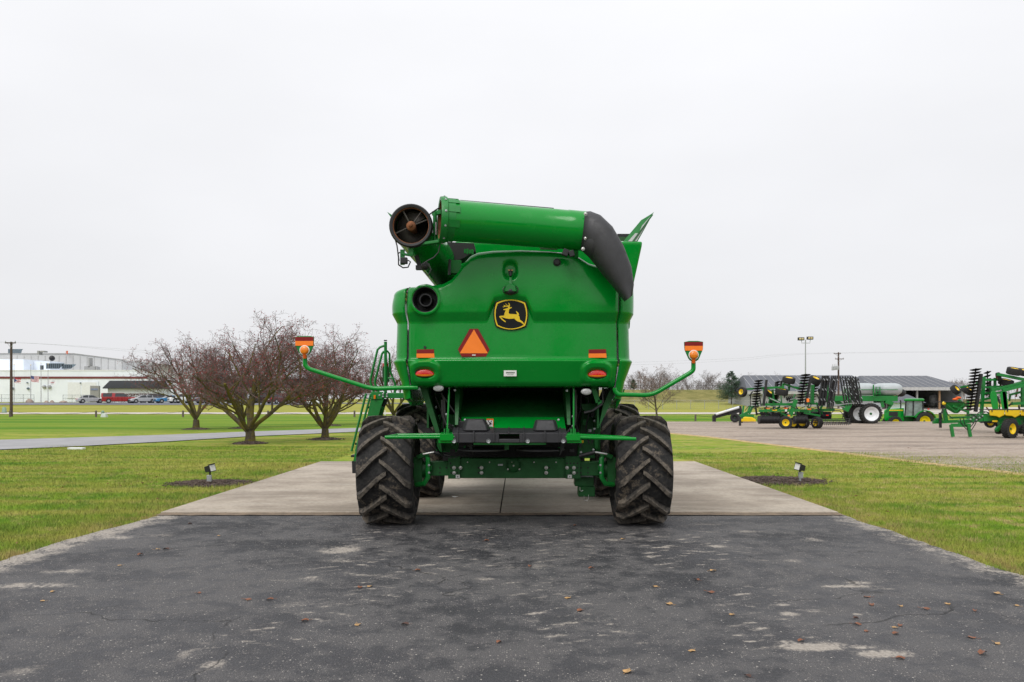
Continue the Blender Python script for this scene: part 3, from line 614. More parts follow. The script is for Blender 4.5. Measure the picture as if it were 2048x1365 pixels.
# ------------------------------------------------------------------ unloading auger
A0 = P(822, 452, 11.42); tb_ = [A0+V(0, -.02, 0), A0+V(.0, .18, -.01), A0+V(.08, .42, -.10), P(862, 505, 12.35), P(905, 562, 13.6)]
M().tube(tb_, [.292, .292, .292, .29, .29], 28, caps=False).build('auger_tube', 'green_paint', comb, ang=60)
g = M(); g.lathe([(.262, .0), (.262, -.03), (.295, -.035), (.312, -.02), (.312, .05), (.295, .06)], A0, (0, 1, 0), 40); rim = g.build('auger_rim', 'rubber_hose', comb)
g = M(); g.lathe([(.268, -.015), (.268, .5), (.0, .5)], A0, (0, 1, 0), 32); g.build('tube_liner', 'flight_steel', comb)
g = M(); g.lathe([(.25, -.0), (.262, -.01), (.268, .012), (.25, .02)], A0, (0, 1, 0), 36, True); g.build('wear_ring', 'rust', comb)
g = M(); n = 40; vs = []
for k in range(n+1):
    a = 2*math.pi*1.1*k/n+.6
    for rr in (.05, .235): vs.append(A0+V(rr*math.cos(a), .07+.40*k/n, rr*math.sin(a)))
g.add(vs, [(2*k, 2*k+1, 2*k+3, 2*k+2) for k in range(n)]); fl = g.build('flighting', 'flight_steel', comb, ang=80); sm = fl.modifiers.new('t', 'SOLIDIFY'); sm.thickness = .01
g = M(); g.lathe([(.0, -.06), (.022, -.055), (.03, -.03), (.05, -.02), (.068, .0), (.068, .06), (.04, .45)], A0, (0, 1, 0), 20); hub = g.build('auger_hub', 'rust', comb)
for a in (55, 118, 205, 22): M().tube([A0+V(0, .03, 0), A0+V(.255*math.cos(R(a)), .03, .255*math.sin(R(a)))], .011, 6).build('spoke', 'flight_steel', comb)
# folded half of the auger, lying across the back
B0, B1 = P(884, 440, 11.32), P(1172, 463, 11.75); ax = (B1-B0).normalized(); LT = (B1-B0).length
g = M(); g.lathe([(.300, .0), (.300, .16), (.294, .17), (.290, .18), (.284, LT-.30), (.290, LT-.29), (.288, LT), (.26, LT)], B0, ax, 44); g.build('folding_tube', 'green_paint', comb, ang=40)
g = M(); g.lathe([(.290, .2), (.27, .0), (.272, -.035), (.318, -.04), (.325, -.02), (.325, .05), (.302, .06), (.30, .13), (.302, .16)], B0, ax, 44); fr = g.build('tube_flange', 'green_frame', comb)
g = M(); g.lathe([(.272, -.03), (.262, .0), (.262, 1.2), (0, 1.2)], B0, ax, 30); g.build('tube_liner', 'rust', comb)
a1 = ax.cross(V(0, 0, 1)).normalized(); a2 = a1.cross(ax).normalized()
def rad(q, rr, al): return B0+ax*al+(a1*math.cos(R(q))+a2*math.sin(R(q)))*rr
bolt = M(); bolt.cyl((0, 0, -.004), (0, 0, .014), .016, n=6); bolt_me = None
def bolt_at(p, d, s=1.0, mat='steel', parent=None, name='bolt'):
    global bolt_me
    key = 'bolt_'+mat
    if key not in bpy.data.meshes:
        g = M(); g.lathe([(.0, -.012), (.010, -.012), (.016, -.008), (.016, .0), (.024, .0), (.024, .006)], (0, 0, 0), (0, 0, 1), 8); o = g.build(name, mat); o.data.name = key
    else: o = bpy.data.objects.new(name, bpy.data.meshes[key]); COL.objects.link(o)
    par = parent or comb; q = par
    while q.parent: q = q.parent
    o.parent = par; o.location = Vector(p)-Vector(q.location); o.rotation_euler = (-Vector(d)).normalized().to_track_quat('Z', 'Y').to_euler(); o.scale = (s,)*3; return o
for q in range(10, 360, 36): bolt_at(rad(q, .332, .02), a1*math.cos(R(q))+a2*math.sin(R(q)), .7, 'zinc')
for q in (20, 50, 340, 90): # cut-out ears of the clamp band
    g = M(); g.bar(rad(q, .298, .06), rad(q, .298, .22), .10, .012, a1*math.cos(R(q))+a2*math.sin(R(q))); g.build('clamp_ear', 'green_frame', comb)
g = M(); tp = [rad(92, .296, s_) for s_ in np.linspace(.25, LT-.5, 8)]; g.tube(tp, .012, 6); g.build('pressure_line', 'rubber_hose', comb)
# dark rubber spout
prs = [((1168, 425), (1160, 500), .285), ((1180, 424), (1167, 504), .292), ((1200, 432), (1178, 514), .29), ((1224, 455), (1192, 531), .275), ((1246, 493), (1209, 553), .25), ((1262, 535), (1227, 574), .215), ((1267, 570), (1241, 592), .18), ((1264, 592), (1250, 603), .15)]
g = M(); secs = []; n = 26
for k, (tp, bt, dp) in enumerate(prs):
    d = 11.72-.045*k; a, b_ = P(tp[0], tp[1], d), P(bt[0], bt[1], d); c0 = (a+b_)/2; u = (a-b_)/2; q = []
    for j in range(n):
        t_ = 2*math.pi*j/n; ct, st = math.cos(t_), math.sin(t_); pw = 1-.25*min(1, k/4)
        q.append(c0+u*math.copysign(abs(ct)**pw, ct)+Vector((0, -dp*math.copysign(abs(st)**pw, st), 0)))
    secs.append(q)
sp = g.loft(secs).build('discharge_spout', 'grey_plastic', comb, ang=70)
M().ball(P(1194, 486, 11.565), .225, 28, 16, (.95, .97, 1.1)).build('spout_bulge', 'grey_plastic', sp, ang=80)
for x, y in ((1171, 428), (1173.5, 450), (1171.5, 477), (1166, 498)): bolt_at(P(x, y, 11.43), (0, -1, 0), 1.1, 'steel')
# hinge brackets, hoses and lamp under the auger
g = M(); g.bar(P(818, 494, 11.5), P(850, 488, 11.45), .10, .04); g.bar(P(850, 488, 11.45), P(880, 484, 11.4), .10, .04); g.bar(P(880, 484, 11.4), P(905, 478, 11.38), .11, .035); g.build('hinge_bracket', 'green_frame', comb, bevel=.006)
g = M(); g.cyl(P(870, 425, 11.55), P(870, 492, 11.55), .03, n=12); g.build('hinge_pin', 'green_frame', comb)
M().bar(P(866, 428, 11.6), P(884, 424, 11.5), .05, .06).build('hinge_lug', 'green_frame', comb); M().bar(P(868, 470, 11.6), P(884, 476, 11.5), .05, .05).build('hinge_lug', 'green_frame', comb)
g = M(); g.cyl(P(872, 445, 11.5), P(872, 470, 11.5), .014, n=10); g.build('fold_cylinder_rod', 'steel', comb)
g = M(); g.bar(P(805, 500, 11.5), P(805, 530, 11.5), .06, .06, (0, 1, 0)); g.bar(P(822, 498, 11.5), P(822, 511, 11.5), .07, .07, (0, 1, 0)); g.bar(P(803, 508, 11.48), P(826, 512, 11.5), .05, .03); g.build('lamp_bracket', 'green_frame', comb, bevel=.004)
g = M(); g.box(P(808, 522, 11.45), (.10, .08, .09)); g.build('auger_lamp', 'black_plastic', comb, bevel=.01)
for pts in ([(790, 478), (794, 492), (797, 515), (797, 530), (800, 531)], [(797, 530), (806, 536), (816, 535), (821, 524), (816, 521)], [(800, 505), (796, 508), (798, 522)], [(880, 489), (877, 505), (868, 515), (855, 522), (848, 527)], [(845, 530), (857, 528), (862, 540), (856, 552), (850, 545)], [(858, 430), (872, 420), (880, 415)]):
    M().tube([P(a, b_, 11.42) for a, b_ in pts], .010, 6).build('hose', 'rubber_hose', comb)
g = M(); g.bar(P(833, 512, 11.7), P(840, 535, 11.7), .07, .06); g.box(P(843, 536, 11.65), (.16, .10, .06)); g.ball(P(850, 532, 11.6), .06); g.build('swing_motor', 'black_plastic', comb)
g = M(); g.bar(P(898, 520, 12.0), P(898, 548, 12.0), .03, .03); g.box(P(912, 535, 12.15), (.16, .12, .2)); g.build('service_box', 'green_frame', comb)
g = M(); g.tube([P(900, 519, 11.95), P(899, 530, 11.95), P(899, 550, 11.95)], .022, 8); g.build('hose', 'rubber_hose', comb)
# pickup foot and drain cocks where tube rests on the hood
g = M(); g.box(P(1131, 506, 11.55), (.09, .1, .1), Matrix.Rotation(.4, 3, 'Y')); g.box(P(1143, 508, 11.52), (.08, .08, .09), Matrix.Rotation(-.3, 3, 'Y')); g.build('auger_saddle', 'black_plastic', comb, bevel=.01)
g = M(); g.bar(P(1152, 500, 11.7), P(1152, 514, 11.8), .07, .05); g.build('saddle_post', 'green_frame', comb)
g = M(); g.bar(P(1080, 496, 12.0), P(1115, 497, 12.0), .03, .05); g.build('wiper_arm', 'zinc', comb)
basic('sign_panel', (.33, .34, .33), .5, var=.1)
# ------------------------------------------------------------------ grain tank and its open covers
g = M(); D2 = 13.7
g.loft([[Vector((x, y, z)) for x, y in ((x0, y0), (x1, y0), (x1, y1), (x0, y1))] for z, x0, x1, y0, y1 in ((3.2, XC-1.35, 1.93, 13.75, 16.8), (3.95, XC-1.35, 1.985, 13.7, 16.9), (4.60, XC-1.0, 2.11, 13.55, 17.1), (4.68, XC-1.0, 2.12, 13.55, 17.1))]); g.build('grain_tank', 'green_paint', comb, bevel=.03)
q = [P(1243, 483, 14.0), P(1268, 484, 14.0), P(1308, 425, 13.9), P(1303, 431, 13.9)]
g = M(); g.prism([P(1246, 484, 14), P(1275, 484, 14), P(1308, 424.5, 14.2), P(1300, 430, 14.2), P(1282, 441, 14.1)], (0, .06, 0)); ext = g.build('tank_cover', 'green_frame', comb)
g = M(); g.prism([P(1256, 483, 13.985), P(1273, 483, 13.985), P(1307, 426, 14.18), P(1303, 431, 14.18)], (0, .012, 0)); g.build('cover_panel', 'sign_panel', ext)
g = M(); g.bar(P(1266, 483, 13.97), P(1305, 430, 14.165), .025, .02, (0, 1, 0)); g.build('cover_rib', 'dark_green', ext)
g = M(); g.prism([P(1272, 460, 14.3), P(1283, 440, 14.3), P(1302, 431, 14.4), P(1290, 446, 14.35), P(1275, 470, 14.3)], (0, .05, 0)); g.build('cover_fin', 'green_frame', ext)
g = M(); g.bb(P(1235, 468, 14.2), P(1256, 483, 14.6)); g.build('cross_auger_seal', 'rubber_hose', comb)
g = M(); g.prism([P(774, 424, 11.9), P(785, 431, 11.9), P(791, 437, 11.9), P(784, 438, 11.9)], (0, .1, 0)); g.build('tube_stop', 'green_frame', comb)
g = M(); g.prism([P(889, 484, 12.6), P(948, 487, 12.6), P(951, 502, 12.6), P(928, 516, 12.6), P(905, 525, 12.6), P(893, 515, 12.6)], (0, .4, 0)); g.build('engine_screen', 'black', comb)
g = M()
for k in range(4): g.box(P(930+k*5, 503+k*.6, 12.2), (.03, .05, .06+.02*(k % 2)))
g.build('valve_block', 'green_frame', comb)
# ------------------------------------------------------------------ main body, cab (mostly hidden)
g = M(); g.bb((XC-1.45, 14.9, 1.5), (XC+1.45, 18.2, 3.4)); g.build('separator_body', 'green_frame', comb, bevel=.03)
g = M(); g.loft([[Vector((x, y, z)) for x, y in ((XC-.95, y0), (XC+.95, y0), (XC+.95, y1), (XC-.95, y1))] for z, y0, y1 in ((2.0, 18.2, 20.0), (2.6, 18.2, 20.4), (3.5, 18.2, 20.1), (3.75, 18.2, 19.9))]); g.build('cab', 'black_plastic', comb, bevel=.05)
g = M(); g.bb((XC-1.0, 18.0, 3.76), (XC+1.0, 20.2, 3.92)); g.build('cab_roof', 'green_paint', comb, bevel=.05)
g = M(); g.bb((XC-.6, 18.2, .9), (XC+.6, 21.2, 1.7)); g.build('feeder_house', 'green_paint', comb, bevel=.03)
# ------------------------------------------------------------------ wheels
m, t, b = newmat('tyre_rubber'); co = nd(t, 'ShaderNodeTexCoord').outputs['Object']
n1 = noise_(t, co, 2.2, 7, .7); n2 = noise_(t, co, 14, 6, .7); n3 = noise_(t, co, 60, 4, .7)
c = mix_(t, rng_(t, n2, .3, .7), (.015, .015, .0155), (.038, .0365, .036))
c = mix_(t, rng_(t, math_(t, 'ADD', math_(t, 'MULTIPLY', n1, .65), math_(t, 'MULTIPLY', n2, .45)), .565, .67, 0, .9), c, mix_(t, rng_(t, n3, .35, .65), (.085, .066, .048), (.20, .165, .125)))
rel = nd(t, 'ShaderNodeAttribute', attribute_name='lug').outputs['Fac']
c = mix_(t, math_(t, 'MULTIPLY', rel, rng_(t, n2, .35, .62, .2, .8)), c, (.165, .14, .112))
t.links.new(c, b.inputs['Base Color']); b.inputs['Roughness'].default_value = .8; b.inputs['Specular IOR Level'].default_value = .3; bump_(t, b, math_(t, 'ADD', n2, math_(t, 'MULTIPLY', n3, .5)), .45, .012)
def tyre_geo(Rr, W, rim_r, nl, lugh, flip=1):
    g = M(); hw = W/2; rt = Rr-lugh
    prof = [(rim_r, -hw*.62), (rim_r+.05, -hw*.74), (rim_r+(rt-rim_r)*.45, -hw*.98), (rt-.12, -hw*.99), (rt-.045, -hw*.95), (rt-.015, -hw*.84), (rt, -hw*.5), (rt+.006, 0)]
    prof = prof+[(r_, -h_) for r_, h_ in prof[:-1][::-1]]
    g.lathe(prof, (0, 0, 0), (1, 0, 0), 72)
    nc_ = len(g.v); lv = []
    def surf(u, ang, lift):                         # u lateral -1..1, lift above the carcass
        a = abs(u); rr = rt+.006-.02*max(0, a-.4)**2 if a < .86 else rt-.015-(a-.86)*.75
        rr += lift; return Vector((u*hw, -rr*math.cos(ang), rr*math.sin(ang)))
    for sd_ in (-1, 1):
        for k in range(nl):
            a0 = 2*math.pi*(k+(.5 if sd_ > 0 else 0))/nl; secs = []
            for u, da, wd, lf in ((-.12, .05, .066, .9), (.03, .0, .076, 1), (.26, -.095, .076, 1), (.50, -.215, .080, 1), (.76, -.35, .088, 1), (.93, -.435, .100, 1.0), (1.005, -.46, .104, .62), (1.012, -.47, .104, .1)):
                uu = sd_*u; jj = .006*mnoise.noise(Vector((k*3.1, u*4, sd_))); wb = wd*1.35/2/Rr; wt = wd*.88/2/Rr; a = a0+da*flip+jj
                if u > 1: secs.append([surf(uu, a-wb, -.10), surf(uu, a-wt, -.04), surf(uu, a+wt, -.04), surf(uu, a+wb, -.10)])
                else: secs.append([surf(uu, a-wb, -.012), surf(uu, a-wt, lugh*lf), surf(uu, a+wt, lugh*lf), surf(uu, a+wb, -.012)])
            if sd_ > 0: secs = [q[::-1] for q in secs]
            g.loft(secs)
    return g, nc_
def make_wheel(Rr, W, rim_r, nl, lugh, cx, cy, turn=0, dish=1):
    # rim is the part, the tyre its sub-part
    g = M(); hw = W/2
    g.lathe([(rim_r+.03, -hw*.70), (rim_r, -hw*.66), (rim_r-.03, -hw*.6), (rim_r-.05, -hw*.3), (rim_r-.05, hw*.3), (rim_r-.03, hw*.6), (rim_r, hw*.66), (rim_r+.03, hw*.70)], (0, 0, 0), (1, 0, 0), 40)
    g.lathe([(rim_r-.05, hw*.12*dish), (rim_r*.62, hw*.02*dish), (rim_r*.45, hw*.1*dish), (.0, hw*.12*dish)], (0, 0, 0), (1, 0, 0), 32)
    w = g.build('wheel', 'yellow_paint'); g, nc_ = tyre_geo(Rr, W, rim_r, nl, lugh)
    ty = g.build('tyre', 'tyre_rubber', ang=30); at = ty.data.attributes.new('lug', 'FLOAT', 'POINT'); ar = np.zeros(len(g.v), np.float32)
    rr = np.hypot(np.array(g.v)[:, 1], np.array(g.v)[:, 2]); ar[nc_:] = np.clip((rr[nc_:]-(Rr-lugh-.002))/(lugh*.8), 0, 1); at.data.foreach_set('value', ar)
    ty.parent = w; w.parent = comb; w.location = (cx-XC, cy-12.9, Rr-.012); w.rotation_euler = (rnd.random()*6, 0, turn); return w
RR, RF = .868, .955
make_wheel(RR, .88, .36, 14, .088, -2.075, 12.9, R(1.5), -1); make_wheel(RR, .88, .36, 14, .088, 1.965, 12.9, R(-1.0), 1)
make_wheel(RF, .92, .50, 18, .065, -2.0, 16.3, 0, -1); make_wheel(RF, .92, .50, 18, .065, 1.99, 16.3, 0, 1)
# ------------------------------------------------------------------ rear axle
YA = 12.9
def ax_px(x, y, d=12.78): return P(x, y, d)
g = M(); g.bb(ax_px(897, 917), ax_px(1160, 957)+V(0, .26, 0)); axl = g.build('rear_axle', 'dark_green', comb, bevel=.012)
for xa_, xb_ in ((896, 920), (1131, 1161)): M().bb(ax_px(xa_, 913, 12.74), ax_px(xb_, 958, 12.74)+V(0, .03, 0)).build('axle_plate', 'dark_green', axl, bevel=.006)
for s_, x0, x1 in ((-1, 852, 900), (1, 1158, 1206)):
    g = M(); g.bb(ax_px(x0, 924), ax_px(x1, 952)+V(0, .22, 0)); g.build('axle_arm', 'dark_green', axl, bevel=.01)
    xk = 846 if s_ < 0 else 1213
    g = M(); g.tube([ax_px(xk-s_*6, 910, 12.7), ax_px(xk-s_*10, 918, 12.66), ax_px(xk-s_*10, 955, 12.66), ax_px(xk-s_*2, 968, 12.68), ax_px(xk+s_*14, 970, 12.75)], .04, 8); g.build('steering_knuckle', 'green_frame', axl)
    g = M(); g.bar(ax_px(xk-s_*6, 909, 12.72), ax_px(xk+s_*10, 915, 12.75), .12, .07); g.bar(ax_px(xk+s_*9, 915, 12.85), ax_px(xk+s_*9, 970, 12.85), .14, .2, (0, 1, 0)); g.build('kingpin', 'dark_green', axl, bevel=.008)
    g = M(); g.cyl(ax_px(900 if s_ < 0 else 1158, 913, 12.6), ax_px(868 if s_ < 0 else 1190, 905, 12.6), .032, n=10); g.build('steering_cylinder', 'black_steel', axl)
    g = M(); g.cyl(ax_px(868 if s_ < 0 else 1190, 905, 12.6), ax_px(846 if s_ < 0 else 1214, 909, 12.62), .016, n=10); g.build('cylinder_rod', 'steel', axl)
    g = M(); g.cyl(Vector((XC+s_*1.35, YA, .86)), Vector((XC+s_*1.95, YA, .86)), .14, n=18); g.build('hub', 'dark_green', axl)
for x, y in ((908, 936), (921, 936), (908, 946), (963, 936), (963, 946), (1092.5, 936), (1092.5, 946), (1134, 936), (1148, 936), (1148, 946)): bolt_at(ax_px(x, y, 12.735), (0, -1, 0), 1.25, 'steel', axl)
hole = M(); 
for x, y in ((902, 936), (915, 936), (915, 946), (902, 946), (880, 936), (880, 946), (893, 936), (1099, 936), (1141, 936), (1141, 946), (1155, 936), (1155, 946), (1162, 936), (1162, 946), (1176, 936), (1176, 946), (1134, 927), (1141, 927), (1148, 927), (1155, 927), (957, 936), (957, 946), (901, 927)): hole.lathe([(.0, -.001), (.014, -.001), (.014, .003)], ax_px(x, y, 12.734 if 896 < x < 922 or x > 1130 else 12.775), (0, 1, 0), 8)
hole.build('bolt_hole', 'black', axl)
for x in (915.5, 1139.5):
    g = M(); g.bb(ax_px(x-4, 950, 12.73), ax_px(x+4, 957, 12.73)+V(0, .004, 0)); dc = g.build('jack_label', 'white_print', axl)
    g = M(); g.prism([ax_px(x-1.4, 955, 12.727), ax_px(x+1.4, 955, 12.727), ax_px(x, 951.6, 12.727)], (0, .002, 0)); g.build('jack_mark', 'black', dc)
g = M(); g.bb(ax_px(996, 928.5, 12.77), ax_px(1006, 932, 12.77)+V(0, .006, 0)); g.build('serial_plate', 'zinc', axl)
g = M(); g.lathe([(.11, -.03), (.11, .0), (.0, -.03)], ax_px(1027, 931, 12.77), (0, 1, 0), 20); g.build('pivot_boss', 'dark_green', axl)
for x, y in ((1016, 939), (1039, 939), (1027, 932)): bolt_at(ax_px(x, y, 12.74), (0, -1, 0), .6, 'steel', axl)
g = M(); g.bb(ax_px(905, 918, 13.0), ax_px(1150, 927, 13.0)+V(0, .4, 0)); g.build('axle_top_plate', 'dark_green', axl)
for k, x in enumerate((935, 979, 1024, 1068, 1112)): bolt_at(ax_px(x, 925, 12.76), (0, -1, 0), .5, 'steel', axl)
# ------------------------------------------------------------------ rear cavity and residue system
g = M(); g.bb(P(868, 770, 13.2), P(1190, 775, 13.2)+V(0, .3, 0)); g.build('hood_crossmember', 'dark_green', comb)
g = M(); g.bb((XC-1.30, 14.6, .80), (XC+1.30, 14.7, 2.6)); g.build('rear_bulkhead', 'black', comb)
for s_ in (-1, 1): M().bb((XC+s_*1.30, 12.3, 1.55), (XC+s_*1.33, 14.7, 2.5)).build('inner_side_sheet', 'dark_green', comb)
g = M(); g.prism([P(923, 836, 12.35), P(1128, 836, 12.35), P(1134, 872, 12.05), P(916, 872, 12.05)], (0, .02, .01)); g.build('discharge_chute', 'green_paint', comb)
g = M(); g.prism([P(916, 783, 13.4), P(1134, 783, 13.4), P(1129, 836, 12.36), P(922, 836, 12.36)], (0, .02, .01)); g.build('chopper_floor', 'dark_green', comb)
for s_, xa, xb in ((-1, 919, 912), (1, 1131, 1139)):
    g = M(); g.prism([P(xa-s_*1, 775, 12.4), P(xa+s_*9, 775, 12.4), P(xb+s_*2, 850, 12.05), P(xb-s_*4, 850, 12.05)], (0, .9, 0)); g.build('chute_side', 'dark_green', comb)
g = M(); g.bb(P(948, 771, 12.2), P(1130, 774, 12.2)+V(0, .03, 0)); g.build('latch_rail', 'dark_green', comb)
g = M(); g.cyl(P(1023, 768, 12.1), P(1048, 768.5, 12.1), .012, n=8); g.cyl(P(1021, 767, 12.1), P(1021.5, 773, 12.1), .014, n=8); g.build('hood_latch', 'zinc', comb)
for x, y in ((877, 777), (1172.5, 784)):
    g = M(); q = P(x, y, 11.98); g.lathe([(.0, .12), (.06, .11), (.085, .05), (.085, .01)], q, (0, 1, 0), 20); w_ = g.build('work_lamp', 'black_plastic', comb)
    g = M(); n = 24; g.loft([[q+V(rx*math.cos(2*math.pi*j/n), yy, rz_*math.sin(2*math.pi*j/n)) for j in range(n)] for rx, rz_, yy in ((.080, .050, .03), (.080, .050, -.01), (.070, .042, -.022), (.03, .02, -.03))]); g.build('lamp_lens', 'clear_lens', w_, ang=60)
g = M(); g.bar(P(1185, 772, 12.2), P(1196, 805, 12.2), .07, .03, (0, 1, 0)); g.bar(P(1196, 805, 12.2), P(1206, 806, 12.2), .03, .07); g.build('lamp_stay', 'green_frame', comb)
# slanted lower skirts behind the side panels
for s_, pts in ((-1, [(838, 770), (852, 772), (878, 860), (884, 905), (872, 868), (848, 800)]), (1, [(1222, 776), (1236, 775), (1214, 822), (1198, 855), (1206, 812)])):
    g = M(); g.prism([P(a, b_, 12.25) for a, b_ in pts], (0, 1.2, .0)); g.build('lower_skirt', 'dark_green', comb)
for s_, pts in ((-1, [(806, 776), (822, 779), (825, 800), (822, 812), (813, 800)]), (1, [(1240, 778), (1250, 779), (1242, 800), (1233, 818), (1232, 806)])):
    g = M(); g.prism([P(a, b_, 12.5) for a, b_ in pts], (0, 1.6, .0)); g.build('shield_corner', 'green_paint', comb)
# left: hydraulic tank, right: frame post
g = M(); g.bb(P(872, 829, 12.7), P(912, 905, 12.7)+V(0, .5, 0)); g.build('side_cabinet', 'green_frame', comb, bevel=.015)
g = M(); g.bb(P(874, 838, 12.68), P(877, 855, 12.68)+V(0, .01, 0)); g.build('cabinet_label', 'white_print', comb)
bolt_at(P(879, 860, 12.68), (0, -1, 0), 1.6, 'steel')
g = M(); g.loft([[P(x0, y, 12.95), P(x1, y, 12.95), P(x1, y, 12.95)+V(0, .25, 0), P(x0, y, 12.95)+V(0, .25, 0)] for y, x0, x1 in ((812, 1166, 1184), (880, 1158, 1190), (917, 1155, 1190))]); g.build('frame_post', 'dark_green', comb, bevel=.008)
g = M(); g.bb(P(1150, 955, 12.95), P(1188, 973, 12.95)+V(0, .3, 0)); g.bb(P(1157, 973, 12.97), P(1190, 994, 12.97)+V(0, .25, 0)); g.build('ballast_box', 'dark_green', comb, bevel=.01)
g = M(); g.tube([P(1160, 975, 12.9), P(1160, 981, 12.9), P(1163, 983, 12.9), P(1166, 981, 12.9)], .008, 6); g.tube([P(1168, 992, 12.92), P(1169, 1001, 12.92), P(1174, 1002, 12.92), P(1177, 998, 12.92), P(1177, 990, 12.92)], .005, 6); g.build('ring_hook', 'steel', comb)
g = M(); g.bb(P(1190, 820, 13.2), P(1201, 905, 13.2)+V(0, .2, 0)); g.bb(P(1189, 868, 12.9), P(1197, 898, 12.9)+V(0, .2, 0)); g.build('side_channel', 'green_frame', comb, bevel=.008)
g = M(); g.loft([[P(1178+a*w, y, 12.9+b_*.3) for a, b_ in ((-1, 0), (-.6, -1), (.6, -1), (1, 0), (.6, 1), (-.6, 1))] for y, w in ((808, 26), (818, 22), (826, 8))]); g.build('fuel_tank_end', 'dark_green', comb)
g = M(); g.bb(P(1182, 820, 12.7), P(1206, 835, 12.7)+V(0, .2, 0)); g.build('battery_box', 'black_plastic', comb)
# tailboard (grey plastic deflector)
TD = 11.80
def tail(y0, y1, d0, d1, x0=904.0, x1=1135.0): return [P(x0, y0, d0), P(x1, y0, d0), P(x1, y1, d1), P(x0, y1, d1)]
g = M(); hole_x = (999, 1037); secs = []
front = [(867, TD), (886, TD+.01)]
for xa, xb in ((904, 998), (1039, 1134)): g.prism([P(xa, 867, TD), P(xb, 867, TD), P(xb, 886, TD), P(xa, 886, TD)], (0, .05, 0))
g.prism([P(998, 867, TD), P(1039, 867, TD), P(1039, 869, TD), P(998, 869, TD)], (0, .05, 0)); g.prism([P(998, 878.5, TD), P(1039, 878.5, TD), P(1039, 886, TD), P(998, 886, TD)], (0, .05, 0))
tl = g.build('tailboard', 'grey_plastic', comb, bevel=.008)
g = M(); g.prism([P(907, 855.5, TD+.30), P(1131, 857, TD+.30), P(1135, 867, TD), P(904, 867, TD)], (0, .03, -.01)); g.build('tailboard_top', 'grey_plastic', tl, bevel=.006)
for x in (915.5, 947.5, 988, 1018, 1048, 1090, 1120):
    g = M(); g.bar(P(x, 885, TD-.012), P(x, 867, TD-.012), .022, .026, (0, 1, 0)) if x != 1018 else g.bar(P(x, 868, TD-.012), P(x, 866, TD-.012), .022, .026, (0, 1, 0)); g.bar(P(x, 867, TD-.014), P(x, 856, TD+.28), .022, .03); g.build('rib', 'grey_plastic', tl, bevel=.005)
for xa, xb, xc, xd, yt in ((931, 971, 923, 981, 838), (1070, 1112, 1064, 1118, 840)):
    g = M(); g.loft([[P(x0+(x1-x0)*(.5+.5*a), y, TD+.28+b_*w) for a, b_ in ((-1, -.4), (-.75, -1), (.75, -1), (1, -.4), (1, .6), (-1, .6))] for y, x0, x1, w in ((862, xc, xd, .22), (852, xc+3, xd-3, .2), (yt+2, xa, xb, .17), (yt, xa+3, xb-3, .14))]); g.build('motor_cover', 'grey_plastic', tl, bevel=.012)
g = M(); g.bb(P(913, 843, TD+.35), P(931, 856, TD+.35)+V(0, .12, 0)); g.build('motor_block', 'black_plastic', tl, bevel=.01)
for x in (908, 977, 1055.5, 1126.5):
    g = M(); g.lathe([(.022, -.002), (.030, -.008), (.032, .0)], P(x, 882.5, TD), (0, 1, 0), 14); g.lathe([(.0, -.003), (.018, -.003)], P(x, 882.5, TD), (0, 1, 0), 10); g.build('pin_ring', 'zinc', tl)
g = M(); g.bb(P(947, 886, TD+.04), P(1092, 890, TD+.04)+V(0, .05, 0)); g.build('lower_brace', 'green_frame', tl)
for xa, yb in ((940, 910), (1126, 912)):
    s_ = -1 if xa < 1000 else 1
    g = M(); g.prism([P(xa-s_*4, 887, TD+.25), P(xa+s_*6, 887, TD+.25), P(xa-s_*6, yb, TD+.25)], (0, .12, 0)); g.build('spreader_fin', 'black_plastic', tl)
for xd in (965, 1080):
    g = M(); g.lathe([(.0, .04), (.38, .0), (.38, -.02), (.0, -.02)], P(xd, 898, TD+.5), (0, 0, 1), 28); g.build('spinner_disc', 'black_steel', tl)
g = M(); g.bb(P(1009, 888, TD+.3), P(1018, 900, TD+.3)+V(0, .05, 0)); g.build('spinner_bracket', 'dark_green', tl)
g = M(); g.bb(P(973, 838, TD+.40), P(987, 857, TD+.40)+V(0, .01, 0)); wd = g.build('warning_label', 'white_print', comb)
g = M(); g.bb(P(973, 838, TD+.395), P(987, 840.5, TD+.395)+V(0, .01, 0)); g.bb(P(985.8, 838, TD+.394), P(987, 856, TD+.394)+V(0, .01, 0)); g.build('orange_border', 'orange_print', wd)
g = M()
for a, b_ in (((977, 843), (980, 847)), ((983, 842), (980, 847)), ((980, 847), (977, 851)), ((980, 847), (984, 848)), ((980, 846), (981, 850))): g.bar(P(a[0], a[1], TD+.392), P(b_[0], b_[1], TD+.392), .009, .006, (0, 1, 0))
g.box(P(976.5, 842, TD+.392), (.014, .005, .014)); g.bb(P(975, 853.5, TD+.392), P(984, 855, TD+.392)+V(0, .003, 0)); g.build('figure_mark', 'black', wd)
